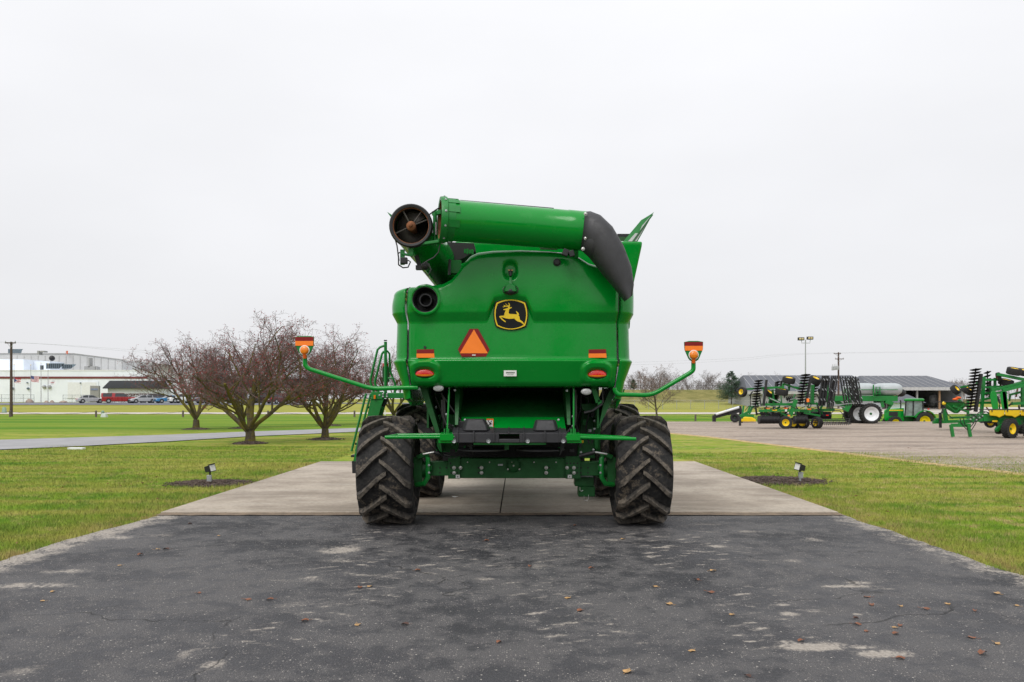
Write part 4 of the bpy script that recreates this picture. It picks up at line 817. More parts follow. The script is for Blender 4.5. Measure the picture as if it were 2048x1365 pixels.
# bright green tail bars with their sockets
for s_ in (-1, 1):
    x0, x1 = ((905, 773) if s_ < 0 else (1135, 1269))
    g = M(); g.tube([P(x0-s_*4, 874.5, TD+.02), P(x1-s_*-3, 875 if s_ < 0 else 878.5, TD+.0), ], .026, 10); g.tube([P(x1, 874.6 if s_ < 0 else 878.4, TD), P(x1-s_*22, 870.5 if s_ < 0 else 875, TD+.28), P(x0, 869.5, TD+.3)], .022, 8); g.build('tail_bar', 'green_paint', comb)
    g = M(); g.bar(P(x0-s_*2, 874.5, TD+.03), P(x0+s_*25, 874.7, TD+.03), .09, .10); g.build('bar_socket', 'green_paint', comb, bevel=.004); M().bar(P(x0-s_*2, 883, TD+.05), P(x0+s_*28, 883, TD+.05), .07, .05).build('bar_mount', 'green_paint', comb, bevel=.004); M().bar(P(x0, 867, TD+.3), P(x0+s_*23, 867.3, TD+.3), .09, .03).build('bar_mount', 'green_paint', comb)
# rods and hoses
for xa, xb, yb in ((898.5, 894, 872), (1147.5, 1147, 872)): g = M(); g.cyl(P(xa, 775, TD+.3), P(xb, yb, TD+.2), .014, n=8); g.build('support_rod', 'green_paint', comb)
for pts, r_ in (([(881, 785), (905, 820), (926, 848)], .011), ([(884, 800), (885, 830), (892, 850), (908, 862)], .02), ([(888, 795), (889, 826), (897, 848), (912, 859)], .018), ([(1151, 780), (1152, 830), (1150, 850), (1140, 858), (1133, 868)], .02), ([(1168, 826), (1185, 822), (1205, 808)], .022), ([(1206, 776), (1206, 806)], .018)):
    M().tube([P(a, b_, TD+.38) for a, b_ in pts], r_, 7).build('hose', 'rubber_hose', comb)
for x, y in ((898, 775), (910, 781), (893, 829), (895, 849), (1134, 782), (1146, 833), (1146, 852), (1117, 840), (930, 840)): bolt_at(P(x, y, TD+.27), (0, -1, 0), .75, 'zinc')
for x0 in (893, 1146):
    g = M(); g.bar(P(x0-4, 858, TD+.2), P(x0-4, 869, TD+.2), .02, .03, (0, 1, 0)); g.bar(P(x0+4, 858, TD+.2), P(x0+4, 869, TD+.2), .02, .03, (0, 1, 0)); g.build('rod_clevis', 'green_frame', comb)
g = M(); g.lathe([(.24, .0), (.24, .25)], P(901, 886, 12.25), (0, 1, 0), 24); g.build('chaff_drum', 'black_plastic', comb)
# ------------------------------------------------------------------ marker lamps on long arms
def marker(s_, arm, pad, lampc, d):
    g = M(); pts = [P(a, b_, d) for a, b_ in arm]; sm_ = [pts[0]]
    for i in range(1, len(pts)-1):
        a, b_, c0 = pts[i-1], pts[i], pts[i+1]; l = min((b_-a).length, (c0-b_).length, .28)*.5; p0 = b_+(a-b_).normalized()*l; p1 = b_+(c0-b_).normalized()*l
        for k in range(6): q = k/5; sm_.append((p0*(1-q)+b_*q)*(1-q)+(b_*(1-q)+p1*q)*q)
    sm_.append(pts[-1]); M().tube(sm_, .034, 12).build('marker_arm', 'green_paint', comb)
    g = M(); g.prism([P(a, b_, d-.045) for a, b_ in pad], (0, .03, 0)); pd = g.build('marker_paddle', 'green_frame', comb, bevel=.004)
    xs = [p[0] for p in pad]; x0, x1 = min(xs)+.8, max(xs)-.8; yt = min(p[1] for p in pad)+2.0
    g = M(); g.prism([P(a, b_, d-.052) for a, b_ in ((x0, yt), (x1, yt), (x1, yt+8), (x0, yt+8))], (0, .006, 0)); g.build('red_band', 'red_reflector', pd)
    g = M(); g.prism([P(a, b_, d-.052) for a, b_ in ((x0, yt+8), (x1, yt+8), (x1-.4, yt+17.5), (x0+.4, yt+17.5))], (0, .006, 0)); g.build('orange_band', 'orange_reflector', pd)
    c0 = P(lampc[0], lampc[1], d-.05)
    g = M(); g.lathe([(.076, .01), (.076, -.006), (.062, -.008)], c0, (0, 1, 0), 28); g.build('lamp_ring', 'white_print', pd)
    g = M(); g.lathe([(.064, .01), (.064, -.018), (.055, -.034), (.03, -.042), (.0, -.044)], c0, (0, 1, 0), 28); g.build('amber_lamp', 'amber_lens', pd, ang=60)
    g = M(); g.cyl(c0+V(0, .0, -.06), c0+V(0, .02, -.115), .028, n=12); g.build('lamp_neck', 'orange_print', pd)
    lo = max(p[1] for p in pad)
    g = M(); g.tube([P(x0+9.2, lo-5, d-.03), P(x0+12.5, lo+.6, d-.03), P(x1-12.5, lo+.6, d-.03), P(x1-9.2, lo-5, d-.03)], .008, 6); g.build('lamp_guard', 'green_frame', pd)
marker(-1, [(610, 712), (610, 731), (617, 738), (744, 778.5), (800, 776), (836, 775.5)], [(589.5, 675), (596, 672.6), (620, 672.4), (627.5, 674), (627, 692), (620, 706), (617, 710), (602, 710), (598, 706), (590.5, 691)], (609.2, 701), 12.0)
marker(1, [(1387, 723), (1387, 741), (1379, 747), (1303, 791.5), (1262, 790), (1236, 789.5), (1230, 783), (1229, 776)], [(1368.5, 684.5), (1378, 682.2), (1396, 682.2), (1406.5, 684), (1406, 699), (1399, 716), (1396, 721), (1380, 721), (1377, 717), (1369.5, 700)], (1387.3, 710.5), 12.0)
# ------------------------------------------------------------------ ladder, platform, rails
LD = 15.2
g = M(); g.bb(P(745, 786, LD), P(860, 797, LD)+V(0, .9, 0)); pf = g.build('platform', 'green_frame', comb, bevel=.01)
g = M(); g.bb(P(742, 784, LD-.02), P(765, 799, LD-.02)+V(0, .1, 0)); g.build('platform_bracket', 'green_frame', pf, bevel=.008)
for x, y in ((759, 791), (766, 788.5), (766, 793.5), (774, 788.5), (774, 793.5)): bolt_at(P(x, y, LD-.03), (0, -1, 0), .8, 'zinc', pf)
g = M(); g.bb(P(747.5, 790.5, LD-.06), P(751, 798, LD-.06)+V(0, .04, 0)); g.build('side_marker', 'amber_lens', pf)
g = M(); g.prism([P(742, 797, LD), P(768, 797, LD), P(762, 813, LD), P(741, 888, LD), P(720, 900, LD)], (0, .05, 0)); g.build('ladder_side', 'green_frame', pf)
g = M(); g.prism([P(766, 798, LD+.1), P(776, 798, LD+.1), P(768, 815, LD+.1), P(763, 812, LD+.1)], (0, .1, 0)); g.build('ladder_pad', 'black_plastic', pf)
g = M(); g.prism([P(745, 800, LD+.5), P(770, 812, LD+.5), P(752, 880, LD+.5), P(728, 900, LD+.5)], (0, .05, 0)); g.build('ladder_side', 'green_frame', pf)
for k in range(5):
    x, y = 748-k*8.2, 815+k*24
    g = M(); g.box(P(x, y, LD+.27), (.16, .5, .04)); g.build('step', 'black_steel', pf)
for x0 in (0, 9.5):
    g = M(); g.tube([P(733+x0, 788, LD), P(731+x0, 792, LD), P(703+x0*.9, 903, LD)], .022, 8); g.build('handrail', 'green_frame', pf)
g = M(); g.bar(P(733, 788, LD), P(746, 788, LD), .02, .02); g.build('rail_tie', 'zinc', pf)
g = M(); g.prism([P(714, 888, LD-.1), P(720, 884, LD-.1), P(719, 940, LD-.1), P(707, 940, LD-.1), P(706, 925, LD-.1)], (0, .5, 0)); g.build('lower_ladder', 'green_frame', pf)
g = M(); g.prism([P(703.5, 923, LD-.12), P(712, 923, LD-.12), P(713, 947, LD-.12), P(704.5, 947, LD-.12)], (0, .55, 0)); g.build('lower_step', 'black_plastic', pf)
def rail(pts, r_=.022, dd=0): M().tube([P(a, b_, LD+dd) for a, b_ in pts], r_, 8).build('guard_rail', 'green_frame', pf)
rail([(748, 786), (741, 766), (741, 758), (755, 700), (760, 695), (768, 692)]); rail([(758, 786), (750, 768), (750, 762), (764, 708), (768, 703)]); rail([(771, 786), (771, 684)], .03); rail([(774, 702), (779, 708), (780, 742), (790, 768), (790, 786)], .02, .1); rail([(776, 757), (785, 757)], .02)
g = M(); g.box(P(771, 681.5, LD), (.055, .055, .02)); g.build('post_cap', 'black_plastic', pf)
g = M(); g.loft([[P(x0, y, LD+.15), P(x1, y, LD+.15), P(x1, y, LD+.3), P(x0, y, LD+.3)] for y, x0, x1 in ((733, 766, 777), (740, 764.5, 779), (764, 765, 779))]); g.build('extinguisher_bracket', 'dark_green', pf)
M().cyl(P(771, 736, LD+.22), P(771, 727, LD+.22), .06, n=12).build('extinguisher', 'red_lens', pf)

for k in range(9):                                     # hydraulic lines, wiring and small brackets in the rear opening
    r_ = random.Random(k+60); s_ = -1 if k % 2 else 1; x0 = (868+r_.random()*34) if s_ < 0 else (1140+r_.random()*48); pts = [(x0, 785+r_.random()*10)]
    for j in range(4): pts.append((pts[-1][0]+r_.uniform(-9, 9), pts[-1][1]+r_.uniform(16, 30)))
    dd = r_.uniform(12.3, 12.7); M().tube([P(a, b_, dd) for a, b_ in pts], r_.uniform(.009, .017), 6).build('hose', 'rubber_hose', comb)
for x, y, w, h_, d_, mt in ((884, 868, 7, 10, 12.55, 'green_frame'), (1170, 845, 9, 12, 12.85, 'green_frame'), (1180, 862, 6, 6, 12.8, 'zinc'), (905, 902, 10, 6, 12.6, 'black_steel'), (1144, 902, 9, 6, 12.6, 'black_steel'), (1164, 884, 7, 5, 12.85, 'yellow_paint'), (930, 897, 5, 8, 12.5, 'green_frame'), (1118, 899, 5, 8, 12.5, 'green_frame'), (861, 936, 5, 9, 12.7, 'green_frame'), (1199, 936, 5, 9, 12.7, 'green_frame')):
    M().bb(P(x-w/2, y-h_/2, d_), P(x+w/2, y+h_/2, d_)+V(0, .06, 0)).build('bracket', mt, comb, bevel=.006)
for x, y in ((872, 815), (872, 832), (1189, 842), (1189, 858), (1162, 870), (1162, 905), (858, 931), (858, 946), (1201, 931), (1201, 946), (905, 852), (1187, 900)): bolt_at(P(x, y, 12.62), (0, -1, 0), .8, 'zinc')

# ================================================================== trees
m, t, b = newmat('mossy_bark'); co = nd(t, 'ShaderNodeTexCoord').outputs['Object']
n1 = noise_(t, co, 3.0, 6, .7); n2 = noise_(t, co, 22, 5, .7)
c = mix_(t, rng_(t, n2, .3, .7), (.055, .045, .034), (.125, .105, .08)); c = mix_(t, rng_(t, n1, .38, .62, 0, .85), c, (.15, .125, .022))
t.links.new(c, b.inputs['Base Color']); b.inputs['Roughness'].default_value = .95; b.inputs['Specular IOR Level'].default_value = .1; bump_(t, b, n2, .6, .02)
basic('twig', (.150, .108, .102), .9, var=.35, scale=2, spec=.1); basic('berry', (.26, .035, .040), .6, var=.3)
basic('bare_bark', (.105, .082, .062), .95, var=.3, scale=4, spec=.1); basic('bare_twig', (.19, .135, .115), .95, var=.3, scale=2, spec=.1); basic('hazed_twig', (.21, .185, .18), .95, var=.2, spec=.05)  # skyline trees paler and greyer: distance haze put into the colour
def rv(r_): return Vector((r_.gauss(0, 1), r_.gauss(0, 1), r_.gauss(0, 1)))
def grow(tr, tw, r_, p, d, Ln, rad_, lev, cfg, tips):
    st = max(2, cfg['seg'][lev]); pts = [p.copy()]; d = d.normalized()
    for i in range(st):
        d = (d+rv(r_)*cfg['wob'][lev]+Vector((0, 0, cfg['trop'][lev]))).normalized(); p = p+d*(Ln/st); pts.append(p.copy())
    last = lev == len(cfg['n'])
    rs = [max(cfg['rmin'], rad_*(1-(1-cfg['tap'])*i/st)) for i in range(st+1)]
    (tr if lev < cfg['trunk_lev'] else tw).tube(pts, rs, 8 if lev == 0 else (6 if lev < cfg['trunk_lev'] else 3), caps=lev < cfg['trunk_lev'])
    if last: tips.append(pts[-1]); tips.append(pts[len(pts)//2]); return
    n = cfg['n'][lev]
    for k in range(n):
        q = cfg['from'][lev]+(1-cfg['from'][lev])*((k+r_.random()*.9)/n); q = min(q, .999); i = min(st-1, int(q*st)); f = q*st-i; pp = pts[i].lerp(pts[i+1], f)
        dd = (pts[i+1]-pts[i]).normalized(); side = rv(r_); side = (side-dd*side.dot(dd)).normalized(); a = R(cfg['ang'][lev]*r_.uniform(.7, 1.3)); nd_ = dd*math.cos(a)+side*math.sin(a)
        nd_.z += cfg['lift'][lev]
        if cfg is CRAB and ((lev >= 1 and pp.z < 1.15) or (lev == 0 and pp.z < .8)): continue
        if cfg is CRAB and pp.z < 1.9 and nd_.z < .15: nd_.z = .15+.3*r_.random()
        grow(tr, tw, r_, pp, nd_, Ln*cfg['ratio'][lev]*r_.uniform(.7, 1.2)*(1-.35*q*(lev > 0)), rs[i]*cfg['rr'][lev], lev+1, cfg, tips)
CRAB = dict(seg=[6, 5, 5, 4, 3], n=[6, 7, 7, 4], wob=[.10, .15, .17, .2, .25], trop=[.0, .06, .02, -.02, -.05], tap=.55, rmin=.0034, trunk_lev=2, ang=[42, 48, 52, 55], lift=[.0, .1, .05, .0], ratio=[.8, .66, .55, .55], rr=[.55, .48, .45, .55])
CRAB['from'] = [.35, .25, .15, .15]
def crab_tree(seed, stems):
    r_ = random.Random(seed); tr, tw, tips = M(), M(), []; 
    tr.tube([(0, 0, -.1), (0, 0, .05), (.01, 0, .25), (0, .01, .45)], [.21, .165, .145, .13], 12)
    for az, el, Ln, rd, z0 in stems:
        d = Vector((math.cos(R(az))*math.cos(R(el)), math.sin(R(az))*math.cos(R(el)), math.sin(R(el))))
        grow(tr, tw, r_, Vector((0, 0, z0)), d, Ln, rd*.72, 0, CRAB, tips)
    be = M()
    for p in tips:
        if r_.random() < .22:
            q = p+rv(r_)*.04; s = .012+.007*r_.random(); be.add([q+V(s, 0, 0), q+V(-s, 0, 0), q+V(0, s, 0), q+V(0, -s, 0), q+V(0, 0, s*1.3), q+V(0, 0, -s*1.3)], [(0, 2, 4), (2, 1, 4), (1, 3, 4), (3, 0, 4), (2, 0, 5), (1, 2, 5), (3, 1, 5), (0, 3, 5)])
    root = thing('crabapple_tree', 'x', 'tree', group='bare crabapple trees on the lawn')
    tr.build('trunk', 'mossy_bark', root); c_ = tw.build('crown', 'twig', root); c_['kind'] = 'stuff'; f_ = be.build('berries', 'berry', root); f_['kind'] = 'stuff'; return root
tB = crab_tree(11, [(165, 50, 2.3, .13, .35), (100, 66, 2.3, .12, .4), (60, 72, 2.4, .11, .4), (8, 42, 2.4, .11, .4), (250, 55, 2.2, .10, .4), (300, 62, 2.2, .10, .45)])
tA = crab_tree(23, [(172, 44, 2.4, .11, .45), (120, 62, 2.4, .12, .5), (70, 70, 2.4, .11, .5), (20, 58, 2.2, .10, .5), (260, 60, 2.2, .10, .5)])
tC = crab_tree(31, [(150, 52, 2.4, .12, .4), (95, 70, 2.4, .12, .4), (40, 62, 2.3, .11, .4), (350, 52, 2.2, .10, .4), (200, 48, 2.2, .10, .4), (280, 60, 2.0, .09, .4)])
crabs = [(tB, 500, 886, (1.5, 1.4, 1.27), 0, 'largest bare crabapple with red berries, on the lawn between loop drive and pad'), (tA, 392, 858, (1.45, 1.45, 1.42), 0, 'bare crabapple beyond the loop drive with one long low limb pointing at the pickup'), (tC, 650, 878, (1.25, 1.25, 1.22), 0, 'bare crabapple behind the raised marker lamp beside the combine ladder')]
for o, x, y, s, rz, lb in crabs: p_ = G(x, y); place(o, (p_.x, p_.y, -.03), rz, lb, s)
o = dup(tC); p_ = G(486, 856); place(o, (p_.x, p_.y, -.03), 2.1, 'bare crabapple whose trunk stands half hidden behind the largest crabapple', 1.35)
o = dup(tB); p_ = G(655, 850); place(o, (p_.x, p_.y, -.03), 1.3, 'bare crabapple directly behind the one beside the ladder, its mulch ring just showing', 1.3)
o = dup(tA); p_ = G(787, 846); place(o, (p_.x, p_.y, -.03), 2.5, 'bare crabapple partly hidden by the combine, seen through the ladder rails', 1.4)
for x, y, lb in ((500, 886.5, 'round mulch ring under the largest crabapple tree'), (392, 858.5, 'round mulch ring under the crabapple with the long low limb'), (650, 878.5, 'round mulch ring under the crabapple beside the ladder'), (486, 856.5, 'round mulch ring half hidden behind the trunk of the largest crabapple'), (660, 851, 'small mulch ring just visible behind the crabapple beside the ladder')):
    p_ = G(x, y); o = mulch_bed(p_.x, p_.y, .78*(p_.y/36)**.3, .75, .10, 'mulch_ring', lb, 160, int(x))
YOUNG = dict(seg=[8, 5, 4, 3, 2], n=[17, 9, 6, 4], wob=[.03, .08, .12, .15, .2], trop=[.05, .10, .05, .03, 0], tap=.35, rmin=.0065, trunk_lev=2, ang=[48, 40, 42, 42], lift=[.25, .1, .05, 0], ratio=[.58, .5, .5, .5], rr=[.38, .5, .55, .6])
YOUNG['from'] = [.28, .25, .2, .2]
def bare_tree(seed, cfg, Ln, rad_, mats=('bare_bark', 'bare_twig')):
    r_ = random.Random(seed); tr, tw = M(), M(); grow(tr, tw, r_, Vector((0, 0, -.15)), Vector((0, 0, 1)), Ln, rad_, 0, cfg, [])
    root = thing('bare_tree', 'x', 'tree'); tr.build('trunk', mats[0], root); c_ = tw.build('crown', mats[1], root); c_['kind'] = 'stuff'; return root
yt = bare_tree(5, YOUNG, 4.7, .10); p_ = G(1322, 838); place(yt, (p_.x, p_.y+2, hz(p_.x, p_.y+2)), 0, 'young bare round-headed tree behind the right rear tyre', (1.2, 1.2, .72))
FAR = dict(YOUNG); FAR['n'] = [13, 7, 5, 3]; FAR['rmin'] = .013; FAR['from'] = [.3, .2, .2, .2]; FAR['ang'] = [52, 46, 46, 46]; FAR['n'] = [15, 8, 6, 3]; FAR['ratio'] = [.52, .55, .5, .5]
fars = [bare_tree(s_, FAR, 8.5, .2, ('hazed_twig', 'hazed_twig')) for s_ in (41, 52)]
r_ = random.Random(9); first = [True, True]
for i, (x, yt_, d) in enumerate([(1262, 742, 235), (1282, 733, 240), (1302, 736, 250), (1318, 732, 236), (1338, 735, 250), (1356, 742, 236), (1376, 741, 260), (1392, 752, 236), (1410, 742, 245), (1424, 737, 238), (1444, 757, 240), (1460, 760, 260), (1492, 742, 260), (1506, 738, 245), (1540, 738, 250), (1558, 742, 260), (1905, 752, 230), (1922, 750, 250), (1940, 753, 240), (640, 756, 250), (700, 752, 240), (740, 750, 260), (600, 760, 260)]):
    k = i % 2; o = fars[k] if first[k] else dup(fars[k]); first[k] = False
    p_ = P(x, 798, d); z0 = hz(p_.x, d); hh = (2+(798-yt_)*d/F-z0)*(.9 if x > 1480 else .96)
    place(o, (p_.x, d, z0), r_.random()*6, None, (hh/10.5*r_.uniform(.8, 1.1), hh/10.5, hh/13.2)); tag(o, 'tall bare tree on the skyline beyond the grassy bank' if 1200 < x < 1480 else ('bare tree on the skyline behind the grey sheds' if x > 1480 else 'bare tree on the skyline behind the crabapples and the office'), 'tree', 'bare trees on the skyline')
# low brown wood along the horizon
g = M(); r_ = random.Random(4)
for x in np.arange(20, 190, .13):
    y = 290+r_.random()*25; hh = 6.4+2.0*mnoise.noise(Vector((x*.07, 0, 0)))+r_.uniform(-1.2, 1); z0 = 1.1
    g.tube([(x, y, z0), (x+r_.gauss(0, .25), y, z0+hh*.6), (x+r_.gauss(0, .6), y, z0+hh)], [.05, .035, .015], 3, caps=False)
    for k in range(5): q = z0+hh*r_.uniform(.25, .85); g.tube([(x, y, q), (x+r_.gauss(0, .8), y+r_.gauss(0, .5), q+r_.uniform(.5, 1.6))], [.03, .015], 3, caps=False)
tag(g.build('far_wood', 'hazed_twig'), 'low brown leafless wood along the horizon behind the grassy bank', 'woodland', kind='stuff')
# evergreen
basic('needles', (.06, .105, .062), .8, var=.4, scale=3, spec=.2)
def pine(seed, hh, wd):
    r_ = random.Random(seed); tr, ne = M(), M(); tr.tube([(0, 0, -.1), (.02, 0, hh*.5), (0, 0, hh)], [.13, .08, .015], 8)
    for k in range(105):
        z = hh*(.17+.83*(k/105)**.9); rr = wd*(1-(z/hh))**.72*r_.uniform(.75, 1.12)*(.75+.25*math.sin(k*.9)**2)+.1; a = r_.random()*6.283; e = Vector((math.cos(a), math.sin(a), 0))
        pts = [Vector((0, 0, z)), e*rr*.5+Vector((0, 0, z+.02)), e*rr+Vector((0, 0, z+.16*rr))]; tr.tube(pts, [.022, .014, .006], 4)
        for j in range(int(8+14*rr)):
            q = .22+.8*r_.random(); c0 = e*rr*q+Vector((0, 0, z+.13*rr*q*q))+rv(r_)*.09*rr
            for _ in range(9):
                dd = (e*.5+rv(r_)*.8+Vector((0, 0, .25))).normalized()*r_.uniform(.13, .26); s_ = dd.orthogonal().normalized()*.016
                ne.add([c0-s_, c0+s_, c0+dd], [(0, 1, 2)])
    root = thing('evergreen_tree', 'dark green evergreen standing at the foot of the grassy bank', 'tree'); tr.build('trunk', 'bare_bark', root); c_ = ne.build('crown', 'needles', root, smooth=False); c_['kind'] = 'stuff'; return root
pn = pine(3, 5.9, 3.8); p_ = P(1463, 798, 142); place(pn, (p_.x, 142, hz(p_.x, 142)))
p2_ = pine(8, 2.6, 1.2); p_ = P(1267, 798, 200); place(p2_, (p_.x, 200, hz(p_.x, 200)), 0, 'small dark evergreen on top of the grassy bank beside the hood')

# ================================================================== poles, wires, fences on the lawn
basic('pole_wood', (.085, .055, .045), .9, var=.25, scale=2); basic('grey_wood', (.13, .105, .09), .9, var=.25, scale=3); basic('galv', (.38, .39, .40), .5, metal=.3, var=.08)
def upole(x, ytop, d, arms, label):
    p_ = P(x, ytop, d); z0 = hz(p_.x, d); t_ = thing('utility_pole', label, 'utility pole', (p_.x, d, z0)); M().tube([(p_.x, d, z0-.3), (p_.x, d, p_.z)], [.17, .12], 10).build('pole', 'pole_wood', t_)
    for ya, w, off in arms:
        z = P(x, ya, d).z; M().box((p_.x+off, d-.16, z), (w, .1, .12)).build('crossarm', 'pole_wood', t_)
        for s_ in (-1, 1):
            M().bar((p_.x+off+s_*w*.3, d-.16, z), (p_.x, d-.1, z-.55), .03, .03).build('brace', 'galv', t_)
            M().lathe([(.05, .06), (.06, .1), (.04, .14), (.06, .18), (.03, .24)], (p_.x+off+s_*w*.46, d-.16, z), (0, 0, 1), 8).build('insulator', 'galv', t_)
    return t_
upole(22.5, 684, 91, [(686.5, 1.2, 0)], 'tall brown utility pole on the lawn in front of the white factory')
up = upole(1677, 705, 130, [(708, 1.15, -.25), (718.5, 1.4, .1)], 'utility pole with grey transformers rising behind the disc harrow')
for k in range(4): q = P(1665+k*3, 738-k*.4, 129.6); M().lathe([(.0, .42), (.09, .40), (.14, .3), (.14, -.25), (.0, -.28)], q+V(0, -.1*k, 0), (0, 0, 1), 10).build('transformer', 'galv', up); M().cyl(q+V(0, -.1*k, .4), q+V(0, -.1*k, .75), .03, n=6).build('bushing', 'galv', up)
def wire(pts, label, r_=.012):
    g = M(); p = [P(*q) for q in pts]; out = []
    for i in range(len(p)-1):
        a, b_, c0, d_ = p[max(i-1, 0)], p[i], p[i+1], p[min(i+2, len(p)-1)]
        for k in range(6): q = k/6; out.append(.5*((2*b_)+(c0-a)*q+(2*a-5*b_+4*c0-d_)*q*q+(3*b_-a-3*c0+d_)*q**3))
    out.append(p[-1]); g.tube(out, r_, 4); return tag(g.build('power_line', 'galv'), label, 'power line', 'overhead power lines')
wire([(-400, 678, 75), (16, 685, 91), (300, 702, 97), (640, 719, 104), (960, 728, 111), (1265, 725, 119), (1480, 717, 125), (1668, 706, 130), (2400, 700, 145)], 'upper overhead wire running pole to pole behind the combine')
wire([(-400, 680, 75), (29, 685.5, 91), (300, 706, 97), (640, 724, 104), (960, 734, 111), (1265, 730, 119), (1480, 721, 125), (1684, 707, 130), (2400, 702, 145)], 'lower overhead wire running pole to pole behind the combine')
q = P(1611, 680, 95); z0 = hz(q.x, 95); lm = thing('light_mast', 'tall grey yard light mast with two twin floodlights', 'light mast', (q.x, 95, z0))
M().tube([(q.x, 95, z0), (q.x, 95, q.z)], [.11, .055], 10).build('mast', 'galv', lm)
M().tube([P(1603, 681, 95), P(1603.5, 686.5, 95), P(1620, 686.5, 95), P(1620.5, 680, 95)], .035, 6).build('bracket_arm', 'galv', lm)
basic('lamp_glow', (.65, .52, .28), .3, var=.1)
for x, y in ((1603, 678), (1621, 676.5)):
    g = M(); g.bb(P(x-6, y-3, 94.8), P(x+6, y+3, 94.8)+V(0, .35, 0)); fl = g.build('floodlight', 'black_steel', lm, bevel=.03)
    for u in (-2.4, 2.4): g = M(); g.bb(P(x+u-1.9, y-1.8, 94.76), P(x+u+1.9, y+1.6, 94.76)+V(0, .04, 0)); g.build('lens', 'lamp_glow', fl)
post0 = None; pp = []
for x, d in ((-155, 88), (20, 88), (192, 88), (366, 88), (536, 88), (709, 88), (1391, 88), (1560, 88)):
    p_ = P(x, 798, d); z0 = hz(p_.x, d); g = M(); g.cyl((p_.x, d, z0-.2), (p_.x, d, z0+.70), .11, .10, 12); g.lathe([(.10, 0), (.07, .03), (0, .04)], (p_.x, d, z0+.70), (0, 0, 1), 12)
    tag(g.build('guard_post', 'grey_wood', org=(p_.x, d, z0)), {-155: 'short wooden guard post beyond the utility pole', 20: 'short wooden guard post at the foot of the utility pole', 192: 'short wooden guard post next to the green pedestals', 366: 'short wooden guard post left of the long-limbed crabapple trunk', 536: 'short wooden guard post beside the low limb of the largest crabapple', 709: 'short wooden guard post beside the combine ladder', 1391: 'short wooden guard post beyond the gravel yard near the young tree', 1560: 'short wooden guard post behind the disc harrow'}[x], 'post', 'guard posts along the road'); pp.append(Vector((p_.x, d, z0+.62)))
for a, b_ in zip(pp, pp[1:]):
    if abs(a.x-b_.x) > 20: continue
    g = M(); g.tube([a.lerp(b_, k/10)-Vector((0, 0, .28*4*k/10*(1-k/10))) for k in range(11)], .018, 5); tag(g.build('guard_chain', 'black_steel'), 'dark sagging chain strung between guard posts along the road', 'chain', 'chains between the guard posts')
basic('pedestal_green', (.25, .36, .27), .6, var=.08); basic('pedestal_grey', (.50, .54, .50), .6, var=.08)
for x, d, w, h_, mt, lb in ((8.5, 112, .42, .85, 'pedestal_green', 'green utility pedestal near the utility pole across the road edge'), (205.5, 88.5, .28, .72, 'pedestal_green', 'slim green utility pedestal beside a guard post'), (208.5, 87.8, .5, .42, 'pedestal_grey', 'squat pale utility pedestal beside a guard post')):
    p_ = P(x, 798, d); z0 = hz(p_.x, d); g = M(); g.loft([[(p_.x+a*w*q/2, d+b_*w*q/2, z0+z) for a, b_ in ((-1, -1), (1, -1), (1, 1), (-1, 1))] for z, q in ((-.1, 1.15), (.1, 1.1), (h_*.85, .85), (h_, .7))]); tag(g.build('utility_pedestal', mt, org=(p_.x, d, z0), bevel=.02), lb, 'utility box')
for x, d, lb in ((674, 95, 'small white marker pipe on the lawn near the road behind the crabapples'), (770, 98, 'small white marker pipe on the lawn seen through the ladder')):
    p_ = P(x, 798, d); z0 = hz(p_.x, d); tag(M().cyl((p_.x, d, z0-.1), (p_.x, d, z0+.5), .06, n=8).lathe([(.06, 0), (.08, .02), (.05, .08), (0, .09)], (p_.x, d, z0+.5), (0, 0, 1), 8).build('marker_pipe', 'white_paint', org=(p_.x, d, z0)), lb, 'marker')
# chain-link fence at the foot of the bank
basic('fence_wire', (.30, .31, .31), .6, var=.1)
cf = thing('chain_link_fence', 'grey chain-link fence crossing the lawn below the grassy bank', 'fence', (40, 128, 0))
xs = np.arange(12, 62, 2.25)
for x in xs: M().cyl((x, 128, hz(x, 128)-.1), (x, 128, hz(x, 128)+1.5), .035, n=6).build('fence_post', 'fence_wire', cf)
M().tube([(x, 128, hz(x, 128)+1.48) for x in xs], .022, 5).build('top_rail', 'fence_wire', cf)
g = M(); s_ = .16
for x in np.arange(xs[0], xs[-1]-1.4, s_):
    z0 = hz(x, 128)+.03; g.bar((x, 128.03, z0), (x+1.4, 128.03, z0+1.4), .005, .005); g.bar((x+1.4, 128.035, z0), (x, 128.035, z0+1.4), .005, .005)
o = g.build('wire_mesh', 'fence_wire', cf, smooth=False); o['kind'] = 'stuff'
g = M(); xs = np.arange(14, 92, 3.0)
rf = thing('ridge_fence', 'dark wire fence along the top of the grassy bank', 'fence', (50, 205, 0))
for x in xs: M().cyl((x, 205, hz(x, 205)-.1), (x, 205, hz(x, 205)+1.25), .03, n=5).build('fence_post', 'black_steel', rf)
for z in (1.22,): M().tube([(x, 205, hz(x, 205)+z) for x in xs], .035, 4).build('wire', 'black_steel', rf)

